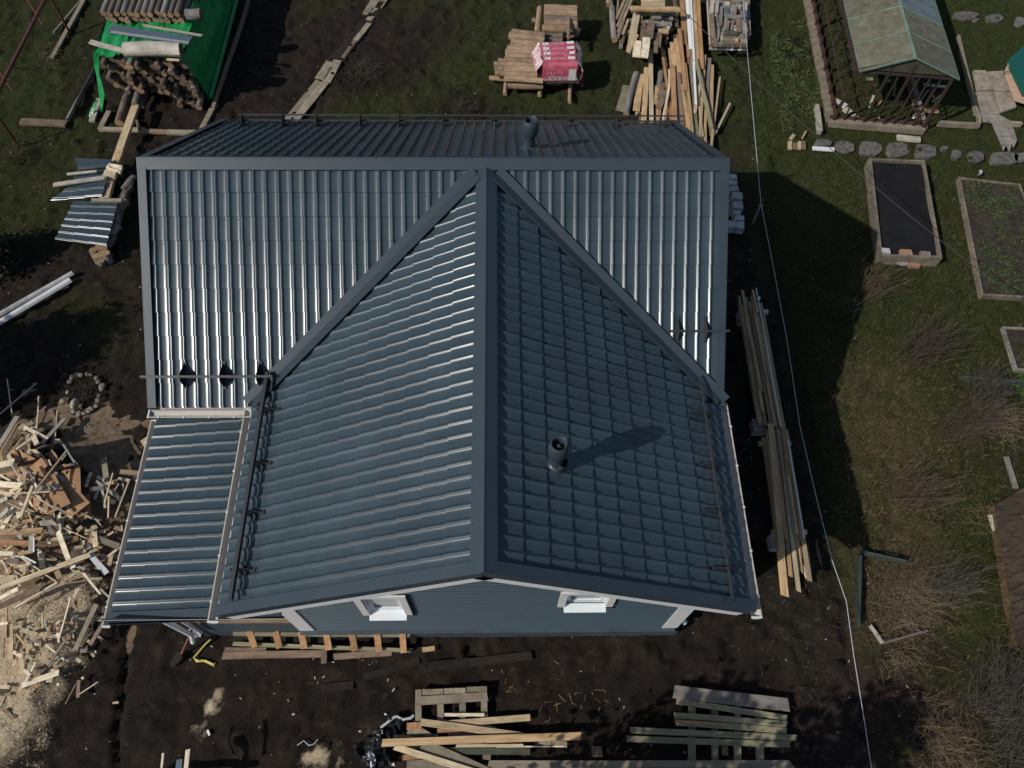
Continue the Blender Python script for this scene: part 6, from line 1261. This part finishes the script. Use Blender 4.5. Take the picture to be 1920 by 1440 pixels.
for i in range(4): plank((300 + i * 32, 975, 302 + i * 32, 1028, 26), OD, SD, 'brown' if i % 2 else 'tan', .02, .05, 'old broken board piece, %s in the patch before the stepping stones' % ORD[i], 'board piece', 'broken board pieces before the stepping stones')
plank((412, 905, 385, 955, 14), OD, SD, 'fresh', .05, .03, 'thin pine offcut above the broken board pieces', 'offcut', name='offcut'); plank((330, 930, 305, 960, 24), OD, SD, 'tan', .05, .03, 'small tan offcut above the broken board pieces', 'offcut', name='offcut')
for i, pts in enumerate([[(1570, 485), (1655, 485), (1705, 620), (1600, 625)], [(1665, 495), (1770, 490), (1850, 630), (1715, 625)], [(1590, 635), (1700, 632), (1750, 790), (1640, 835)], [(1712, 635), (1830, 640), (1870, 740), (1760, 775)]]):
    board_poly('paving_slab', pts, OD, SD, [.06] * 4, slabm, ['paving slab nearest the greenhouse roof corner', 'paving slab beside the peach board', 'lower paving slab beside the dark bed', 'cracked paving slab below the peach board'][i], 'paving slab', 'paving slabs beside the greenhouse', .07)
board_poly('broken_board', [(1620, 770), (1740, 790), (1830, 835), (1872, 970), (1850, 1020), (1838, 985), (1822, 1048), (1800, 1000), (1780, 1040), (1745, 950), (1700, 850), (1640, 838)], OD, SD, [.09] * 12, W['grey'], 'weathered broken board with a splintered end below the paving slabs', 'board', t=.03)
# greenhouse
GZ = 1.63; gfl, gfr = Vector((8.86, 6.72, 0)), Vector((11.04, 6.47, 0)); bd_ = (G(1517, 5, 0) - gfl); bd_.z = 0; bd_ = bd_.normalized(); bd_ = Vector((.075, 1, 0)).normalized(); GLn = 6.4; fd = (gfr - gfl).normalized(); gw = (gfr - gfl).length
gh = root('greenhouse', gfl + fd * gw / 2, 'open sided greenhouse frame of dark wood with a dusty pitched roof', 'greenhouse')
for (a, b_, nm) in ((gfl - fd * .1, gfr + fd * .05, 'front'), (gfl, gfl + bd_ * GLn, 'l'), (gfr, gfr + bd_ * GLn, 'r')):
    sd_ = (b_ - a).cross(Vector((0, 0, 1))).normalized() * (-1 if nm == 'l' else 1); trim('curb_board', a + sd_ * .06, b_ + sd_ * .06, sd_, (0, 0, 1), .15, .16, pm('curb wood', (.20, .165, .125), .85, .35, 6), gh)
    trim('bottom_rail', a - sd_ * .05 + Vector((0, 0, .16)), b_ - sd_ * .05 + Vector((0, 0, .16)), sd_, (0, 0, 1), .07, .05, pm('brown rail', (.07, .028, .022), .7, .3), gh)
plank((1045, 945, 1205, 962, 30), OD, SD, 'greypale', .03, .06, 'pale board end lying by the greenhouse front curb', 'board')
plank((490, 720, 515, 900, 26), OD, SD, 'greypale', .02, .16, 'chipped pale block beside the greenhouse corner', 'block', name='block')
def gpt(s_, t, z): return gfl + fd * (gw * s_) + bd_ * (GLn * t) + Vector((0, 0, z))
def post(a, b_, w_, name): q = MB(); d = (b_ - a).normalized(); sd_ = d.cross(Vector((.3, .2, 1)).normalized() if abs(d.z) < .9 else Vector((0, 1, 0))).normalized(); q.box(a, b_, sd_, d.cross(sd_), w_, w_); q.build(name, darkframe, gh)
for s_ in (0, 1):
    for k in range(15): post(gpt(s_, k / 14, .16), gpt(s_, k / 14, GZ), .055 if k % 4 == 0 else .028, 'post' if k % 4 == 0 else 'glazing_bar')
    post(gpt(s_, 0, GZ), gpt(s_, 1, GZ), .06, 'top_rail'); post(gpt(s_, 0, .85), gpt(s_, 1, .85), .03, 'middle_rail')
for k in range(1, 9): post(gpt(k / 9, 0, .16), gpt(k / 9, 0, GZ + .3 * (1 - abs(k / 9 - .5) * 2)), .05 if k in (3, 5) else .03, 'glazing_bar')
post(gpt(0, 0, GZ), gpt(1, 0, GZ), .06, 'top_rail')
for k in range(1, 8): post(gpt(k / 8, 1, .1), gpt(k / 8, 1, GZ), .05, 'glazing_bar')
RZ = 2.10; ov = .14
rdg0, rdg1 = gpt(.5, -.012, RZ), gpt(.5, 1.01, RZ)
NPN = 7
for s_, sg in ((.02, -1), (1.055, 1)):
    for k in range(NPN):
        t0, t1 = -.012 + 1.02 * k / NPN, -.012 + 1.02 * (k + 1) / NPN - .003
        q = MB(); a, b_, c, d = gpt(.5, t0, RZ), gpt(.5, t1, RZ), gpt(s_, t1, GZ + .01), gpt(s_, t0, GZ + .01); q.prism([a, b_, c, d], (0, 0, .012))
        o = q.build('roof_panel', blueglass if (sg == 1 and k in (2, 3)) else gardroof, gh)
        if sg == 1 and k in (2, 3): o['label'] = 'blue grey clear roof panel'
        q = MB(); q.box(gpt(.5, t1, RZ + .014), gpt(s_, t1, GZ + .026), bd_, (0, 0, 1), .035, .014); q.build('roof_strip', greenframe, gh)
    q = MB(); q.box(gpt(.5, -.014, RZ + .0), gpt(s_, -.014, GZ), bd_, (0, 0, 1), .035, .035); q.build('roof_edge', greenframe, gh)
    q = MB(); q.box(gpt(s_, -.012, GZ - .01), gpt(s_, 1.01, GZ - .01), fd, (0, 0, 1), .03, .03); q.build('roof_edge', greenframe, gh)
q = MB(); q.box(gpt(.5, -.016, RZ + .012), gpt(.5, 1.01, RZ + .012), fd, (0, 0, 1), .06, .02); q.build('ridge_strip', greenframe, gh)
q = MB(); q.prism([gpt(.0, -.006, GZ + .05), gpt(1, -.006, GZ + .05), gpt(.5, -.006, RZ - .02)], bd_ * .012); q.build('gable_panel', pm('dull gable panel', (.06, .058, .04), .7, .4, 8), gh)
for i, (a, m_) in enumerate([((600, 690, 690, 735, 36), 'greypale'), ((680, 750, 720, 780, 40), 'greypale'), ((740, 790, 765, 815, 30), 'greypale'), ((880, 660, 850, 740, 16), 'greypale'), ((1215, 762, 1330, 768, 22), 'fresh'), ((820, 540, 875, 545, 16), 'greytan'), ((960, 556, 1000, 558, 16), 'greytan'), ((1225, 582, 1400, 600, 12), 'greypale'), ((935, 690, 915, 720, 14), 'orange'), ((1030, 570, 1020, 660, 12), 'grey'), ((1160, 795, 1155, 815, 14), 'white'), ((910, 800, 925, 860, 16), 'tan'), ((1260, 620, 1160, 760, 10), 'grey'), ((1370, 640, 1290, 700, 10), 'greypale')]):
    plank(a, OD, SD, m_, .06, .03, '%s scrap lying inside the greenhouse, %s counted from its front corner' % (col_of(m_), ORD[i]), 'scrap piece', 'scraps lying inside the greenhouse', name='scrap_piece')
for i, (a, tx) in enumerate([((1330, 842, 1615, 858, 20), 'thin pale edging board beyond the greenhouse front'), ((1612, 780, 1618, 850, 14), 'short upright edging board by the paving slabs'), ((1470, 240, 1600, 780, 18), 'long edging board along the greenhouse shade'), ((1750, 838, 1910, 850, 14), 'edging board below the cracked paving slab')]): plank(a, OD, SD, 'greytan', .0, .12, tx, 'edging board', name='edging_board')
# raised beds
def bed(label, cs, w_, z, mat, inner, izz, innername):
    P = [G(u, v, z) for u, v in cs]; c = sum(P, Vector()) / len(P); r = root('raised_bed', (c.x, c.y, 0), label, 'raised bed')
    for i in range(4):
        a, b_ = P[i].copy(), P[(i + 1) % 4].copy(); a.z = b_.z = 0; d = (b_ - a).normalized(); sd_ = Vector((-d.y, d.x, 0)); e = w_ / 2 if i % 2 else -w_ / 2
        q = MB(); q.box(a - d * e, b_ + d * e, sd_, (0, 0, 1), w_, z + .003 * i); q.build('side_board', W[mat], r)
    q = MB(); n = 12; V = []; Fc = []
    for i in range(n + 1):
        for j in range(n + 1):
            p = lerp(lerp(P[0], P[1], i / n), lerp(P[3], P[2], i / n), j / n); V.append((p.x, p.y, izz + random.uniform(-.008, .012) + .03 * math.sin(i * .7) * math.sin(j * .9)))
    for i in range(n):
        for j in range(n): Fc.append((i * (n + 1) + j, (i + 1) * (n + 1) + j, (i + 1) * (n + 1) + j + 1, i * (n + 1) + j + 1))
    obj(innername, mesh(innername, V, Fc, inner, True), r); return r
bed('raised bed covered with black fabric near the stepping stones', [(1632, 298), (1732, 302), (1764, 482), (1652, 478)], .06, .30, 'bedwood', coverm, .22, 'fabric_cover')
for i, (x, y, c_m, w_) in enumerate([(925, 545, concm, .17), (1035, 552, brickm, .24), (1140, 562, slabm, .2)]):
    p = G(1340 + x / 2.88, 280 + y / 2.88, .32); q = MB(); q.box((p.x - w_ / 2, p.y, .24), (p.x + w_ / 2, p.y - .02, .24), (0, 1, 0), (0, 0, 1), .13, .09); tag(q.build('brick', c_m), ['grey block holding the black fabric at the bed corner', 'orange brick holding down the middle of the black fabric', 'pale brick holding the black fabric near the far corner'][i], 'brick')
for i, (x, y) in enumerate([(945, 598), (1012, 604), (1078, 620)]):
    p = G(1340 + x / 2.88, 280 + y / 2.88, .08); q = MB(); q.box((p.x - .12, p.y, 0), (p.x + .12, p.y - .02, 0), (0, 1, 0), (0, 0, 1), .11, .1); tag(q.build('brick', [slabm, concm, brickm][i]), ['tan brick on the grass below the fabric covered bed', 'pale grey brick between two others below the covered bed', 'striped orange brick last below the covered bed'][i], 'brick')
bed('garden bed of mixed weeds framed by weathered boards', [(1799, 333), (1912, 346), (1990, 560), (1842, 552)], .045, .14, 'bedwood', soilm, .10, 'bed_soil')
bed('small dark bed at the photo edge beside the grass', [(1882, 614), (1990, 618), (2010, 700), (1906, 692)], .04, .10, 'grey', soilm, .05, 'bed_soil')
plank((1804, 706, 1990, 722, 4), (0, 0), 1, 'green', .05, .12, 'green painted board above the bare ornamental plants', 'edging board', name='edging_board')
def pxo(o, label): return tag(o, label, 'edging board')
plank((1614, 1036, 1611, 1172, 5), (0, 0), 1, 'green', .1, .12, 'green painted board along the straw patch', 'edging board', name='edging_board')
plank((1618, 1034, 1700, 1052, 4), (0, 0), 1, 'green', .1, .12, 'green painted board across the top of the straw patch', 'edging board', name='edging_board')
plank((1632, 1172, 1656, 1205, 5), (0, 0), 1, 'greypale', .05, .05, 'pale broken board slanting below the straw patch', 'board'); plank((1658, 1205, 1740, 1182, 4), (0, 0), 1, 'grey', .03, .05, 'grey stick continuing from the pale broken board', 'board')
plank((1888, 856, 1906, 915, 8), (0, 0), 1, 'grey', .02, .05, 'grey board end on the grass above the deck', 'board')
# wooden deck at the corner
deckb = pm('brown deck', (.030, .020, .011), .75, .45, 3, stretch=(1, 4, 1), rnd=.2, c2=(.055, .038, .022)); dk = root('wooden_deck', G(1920, 1050, 0), 'brown wooden deck at the garden edge', 'deck')
P0_, P1_, P2_, P3_ = G(1864, 948, .3), G(1960, 888, .3), G(2010, 1160, .3), G(1908, 1212, .3)
for k in range(11):
    t0, t1 = k / 11, (k + .94) / 11; a, b_ = lerp(P0_, P3_, (t0 + t1) / 2), lerp(P1_, P2_, (t0 + t1) / 2); w_ = (P3_ - P0_).length / 11 * .93
    dv = (P3_ - P0_) / 11 * .47; dv2 = (P2_ - P1_) / 11 * .47; q = MB(); q.prism([a - dv, b_ - dv2, b_ + dv2, a + dv], (0, 0, .03)); q.build('deck_board', deckb, dk)
q = MB(); q.prism([Vector((p.x, p.y, 0)) for p in (lerp(P0_, P1_, .05), P1_, P2_, lerp(P3_, P2_, .05))], (0, 0, .27)); q.build('deck_base', W['deckwood'], dk)
plank((1858, 965, 1867, 995, 6), (0, 0), 1, 'greypale', .05, .06, 'small pale block beside the wooden deck', 'block', name='block'); plank((1888, 1086, 1898, 1114, 6), (0, 0), 1, 'greypale', .05, .06, 'pale block at the near side of the wooden deck', 'block', name='block')
# teal roofed box at the photo edge
tb_ = root('garden_box', G(1925, 160, 0), 'teal roofed garden box behind a peach board', 'garden box')
q = MB(); q.prism([G(1890, 112, .45), G(1935, 72, .5), G(2000, 150, .5), G(1922, 178, .45)], (0, 0, -.03)); q.build('lid', tealm, tb_)
q = MB(); q.prism([Vector((p.x, p.y, 0)) for p in (G(1897, 116, .42), G(1935, 84, .42), G(1990, 150, .42), G(1924, 172, .42))], (0, 0, .40)); q.build('box_body', tealm, tb_)
board_poly('peach_board', [(1785, 490), (1820, 415), (1868, 425), (1895, 520), (1885, 570), (1930, 660), (1960, 720), (1860, 690)], OD, SD, [.25] * 8, peachm, 'peach coloured broken board leaning at the teal box', 'board', t=.04)
curve('hose', [G(OD[0] + x / SD, OD[1] + y / SD, .35) for x, y in [(1870, 440), (1820, 430), (1775, 452), (1762, 480), (1785, 500), (1830, 490), (1870, 450)]], .012, tealm, 'green hose loop beside the peach board', 'hose')
crumple('white_bag', [(1413, 125), (1435, 130), (1432, 148), (1415, 145)], O3, S3, stringm, 'small white bag beyond the weedy garden bed', 'bag', .16, 4, 41)
# ------------------------------------------------------------------ bare shrubs, clumps, evergreen
twig = pm('brown twig', (.062, .048, .034), .8, .3, 6, rnd=.1); twiggrey = pm('grey twig', (.078, .067, .056), .8, .3, 6, rnd=.1); twigtan = pm('tan twig', (.135, .10, .06), .8, .35, 6, rnd=.1); twigred = pm('reddish twig', (.088, .064, .042), .8, .3, 6, rnd=.1)
def shrub(u, v, h, spread, n, mat, label, seed, cat='shrub', r0=.0042, lean=(0, 0), name='bare_shrub', branch=3, arch=.15):
    r = random.Random(seed); b = G(u, v, 0); b.z = 0; t = root(name, b, label, cat); mb = MB(); mk = MB(); n = int(n * 1.25)
    for i in range(n):
        a = r.uniform(0, 2 * math.pi); s_ = spread * math.sqrt(r.random()); L_ = h * r.uniform(.6, 1.05); p = b + Vector((r.gauss(0, .11), r.gauss(0, .11), -.02)) * (1 + spread)
        d = Vector((math.cos(a) * s_ + lean[0], math.sin(a) * s_ + lean[1], 1)); pts = [p]; k = 4
        for j in range(1, k + 1):
            q_ = p + Vector((d.x * L_ * (j / k) ** 1.2, d.y * L_ * (j / k) ** 1.2, L_ * (j / k) - arch * L_ * (j / k) ** 2)) + Vector((r.gauss(0, .045), r.gauss(0, .045), r.gauss(0, .02))) * L_; pts.append(q_)
        mb.tube(pts, r0 * r.uniform(.8, 1.3), 3, .0016)
        for c in range(branch):
            f = r.uniform(.2, .95); j = min(int(f * k), k - 1); q0 = lerp(pts[j], pts[j + 1], f * k - j); dd = (pts[j + 1] - pts[j]).normalized() + Vector((r.uniform(-.6, .6), r.uniform(-.6, .6), r.uniform(-.1, .4)))
            mk.tube([q0, q0 + dd.normalized() * L_ * r.uniform(.12, .32)], r0 * .5, 3, .0014)
    mb.build('stems', mat, t)['kind'] = 'stuff'
    if mk.v: mk.build('twigs', mat, t)['kind'] = 'stuff'
    return t
shrub(1712, 668, 1.25, .55, 120, twig, 'wide bare shrub between the covered bed and the house shadow', 1, lean=(.25, .1))
shrub(1700, 930, 1.0, .55, 100, twigred, 'reddish bare shrub in the middle of the straw grass', 2, lean=(.25, .05))
shrub(1790, 815, 1.1, .5, 110, twig, 'dark bare shrub beside the dry ornamental grass', 3, lean=(.35, .15))
shrub(1618, 548, .9, .55, 80, twigred, 'bare shrub growing on the edge of the house shadow', 4, lean=(.2, .1))
shrub(1560, 580, .7, .55, 40, twig, 'small bare shrub inside the house shadow', 5)
shrub(1842, 735, .65, .65, 140, twiggrey, 'rounded grey bare shrub below the green board', 6, branch=4)
shrub(1868, 790, .65, 1.0, 260, twigtan, 'dry tan ornamental grass clump beside the grey shrub', 7, 'ornamental grass', .005, name='ornamental_grass', branch=0, arch=.6)
shrub(1695, 1120, .55, 1.2, 420, twigtan, 'big flattened straw coloured clump inside the green boards', 8, 'dry clump', .004, name='dry_clump', branch=0, arch=.7, lean=(.2, .2))
shrub(1760, 1110, .95, .6, 70, twiggrey, 'thin grey bare shrub beside the flattened straw clump', 9, lean=(.3, .15))
shrub(1675, 1212, .4, 1.2, 120, twigtan, 'small straw tuft below the pale broken board', 10, 'dry clump', .004, name='dry_clump', branch=0, arch=.6)
shrub(1860, 1330, 1.3, .75, 150, twiggrey, 'large grey bare shrub at the lower garden corner', 11, branch=5, lean=(.1, .1))
shrub(1900, 1420, 1.2, .7, 100, twiggrey, 'second grey bare shrub at the garden corner', 12, branch=5)
shrub(1775, 1400, .5, 1.2, 260, twigtan, 'straw coloured clump before the large grey shrub', 13, 'dry clump', .004, name='dry_clump', branch=0, arch=.6)
shrub(1722, 1330, .8, .5, 22, twigtan, 'sparse dry stalks before the large grey shrub', 14, 'dry stalks', name='dry_stalks')
shrub(1905, 1215, .4, 1.0, 80, twigtan, 'straw tuft beside the wooden deck', 15, 'dry clump', .004, name='dry_clump', branch=0, arch=.6)
shrub(1845, 975, .4, 1.0, 80, twigtan, 'pale straw tuft at the deck corner', 16, 'dry clump', .004, name='dry_clump', branch=0, arch=.6)
shrub(155, 738, .45, .7, 60, twig, 'bare plant inside the ring of stones', 17, branch=4)
shrub(35, 300, .7, .6, 40, twig, 'small bare shrub beside the red frame foot', 18, branch=4)
shrub(95, 360, .5, .5, 16, twigtan, 'few dry stalks beside the metal tile scrap', 19)
shrub(88, 110, .5, .8, 60, twigtan, 'dry grass tuft at the red frame', 20, 'dry clump', .004, name='dry_clump', branch=0, arch=.6)
shrub(685, 140, .35, 1.3, 160, twig, 'low dark twiggy shrub beside the walkway boards', 21, branch=2)
shrub(870, 208, .3, 1.3, 120, twig, 'low dark twiggy shrub near the roof edge', 22, branch=2)
shrub(1915, 712, .3, .9, 40, pm('fresh green', (.06, .16, .02), .6, .2), 'bright green plant under the green board', 23, 'plant', .014, name='green_plant', branch=0, arch=.5)
leafm = pm('weed leaf', (.045, .075, .02), .6, .4, 4, rnd=.3); leafbrown = pm('brown leaf litter', (.14, .075, .04), .8, .4, 4)
def leaves(name, label, polys, n, mats, smin, smax, zb_, seed, hgt=.06, kind='stuff'):
    r = random.Random(seed); P = [G(u, v, .1) for u, v in polys]; xs = [p.x for p in P]; ys = [p.y for p in P]; V = []; Fc = []; mi = []
    def ins(x, y):
        c = False
        for i in range(len(P)):
            a, b2 = P[i], P[(i + 1) % len(P)]
            if (a.y > y) != (b2.y > y) and x < (b2.x - a.x) * (y - a.y) / (b2.y - a.y) + a.x: c = not c
        return c
    while len(Fc) < n:
        x, y = r.uniform(min(xs), max(xs)), r.uniform(min(ys), max(ys))
        if not ins(x, y) or vnoise(np.array([x * 3.5]), np.array([y * 3.5]), seed)[0] < .42: continue
        a = r.uniform(0, 6.28); s_ = r.uniform(smin, smax); z = zb_ + r.uniform(0, hgt); k = len(V); d = Vector((math.cos(a), math.sin(a), r.uniform(-.3, .6))); e = Vector((-d.y, d.x, r.uniform(-.3, .3))) * .4; c = Vector((x, y, z))
        V += [c, c + (d + e) * s_ * .5, c + d * s_, c + (d - e) * s_ * .5]; Fc.append((k, k + 1, k + 2, k + 3)); mi.append(r.choices(range(len(mats)), [5, 1][:len(mats)])[0])
    tag(obj(name, mesh(name, V, Fc, mats, False, None, mi)), label, None, None, kind)
leaves('weeds', 'leafy weeds covering the framed garden bed', [(1805, 338), (1908, 350), (1985, 556), (1845, 548)], 2600, [leafm, leafbrown], .03, .09, .11, 51)
leaves('weeds', 'weeds growing beside the greenhouse wall', [(1445, 60), (1530, 20), (1545, 200), (1540, 250), (1470, 240), (1450, 150)], 3000, [leafm, leafbrown], .03, .08, .0, 52, .08)
leaves('weeds', 'weeds growing inside the greenhouse', [(1560, 40), (1620, 20), (1720, 210), (1600, 215)], 1800, [leafm, leafbrown], .03, .09, .0, 53, .1)
# dark evergreen at the photo edge, and the trees beyond the frame that shade the plot
def tree(name, label, loc, h, crown, n, leaf, bark, seed, leafsize=.12, z0=.25, cat='tree', branches=26):
    r = random.Random(seed); b = Vector(loc); t = root(name, b, label, cat); q = MB(); q.tube([b, b + Vector((.05, .03, h * .5)), b + Vector((0, 0, h * .95))], .03 * h, 8, .01 * h)
    tips = []
    for i in range(branches):
        f = z0 + (1 - z0) * (i + .5) / branches; a = i * 2.4; rr = crown * (1 - ((f - z0) / (1 - z0)) ** 1.4 * .85) * r.uniform(.7, 1.05); p = b + Vector((0, 0, h * f)); e = p + Vector((math.cos(a) * rr, math.sin(a) * rr, rr * .12)); q.tube([p, lerp(p, e, .5) + Vector((0, 0, .05)), e], .008 * h, 4, .004); tips.append((p, e))
    q.build('trunk', bark, t); V = []; Fc = []
    for i in range(n):
        p, e = r.choice(tips); f = r.uniform(.2, 1.05); c = lerp(p, e, f) + Vector((r.gauss(0, .12 * crown), r.gauss(0, .12 * crown), r.gauss(0, .10 * crown))); d = Vector((r.gauss(0, 1), r.gauss(0, 1), r.gauss(0, .6))).normalized(); s_ = leafsize * r.uniform(.5, 1.2); g_ = d.orthogonal().normalized() * s_ * .35; k = len(V)
        V += [c - d * s_ * .5, c + g_, c + d * s_ * .5, c - g_]; Fc.append((k, k + 1, k + 2, k + 3))
    if n: obj('crown', mesh('crown', V, Fc, leaf), t)
    return t
everm = pm('dark evergreen needles', (.016, .028, .010), .7, .4, 3, rnd=.1); evem2 = pm('dark bark', (.05, .04, .03), .9, .2)
p = G(5, 500, 0); tree('evergreen_shrub', 'dark evergreen shrub at the photo edge above the white gutters', (p.x - .35, p.y, 0), 1.5, .8, 5200, everm, evem2, 61, .09, .05, 'evergreen', 40)

tree('dense_tree', 'dense tree beyond the photo edge that shades the ground by the gutters', (-13.6, -2.7, 0), 5.6, 1.7, 15000, everm, evem2, 71, .16, .3)
tree('dense_tree', 'second dense tree beyond the photo edge shading the scrap heap top', (-14.6, -4.6, 0), 5.2, 1.5, 9000, everm, evem2, 72, .16, .3)
sparse = pm('young leaves', (.05, .07, .02), .7, .4)
tree('birch_tree', 'sparse tree before the front edge that dapples the lumber', (-1.0, -10.0, 0), 5.6, 1.5, 2400, sparse, evem2, 73, .15, .35, branches=34)
tree('birch_tree', 'second sparse tree before the front edge beside the first', (1.4, -10.3, 0), 5.8, 1.6, 2600, sparse, evem2, 74, .15, .35, branches=34)
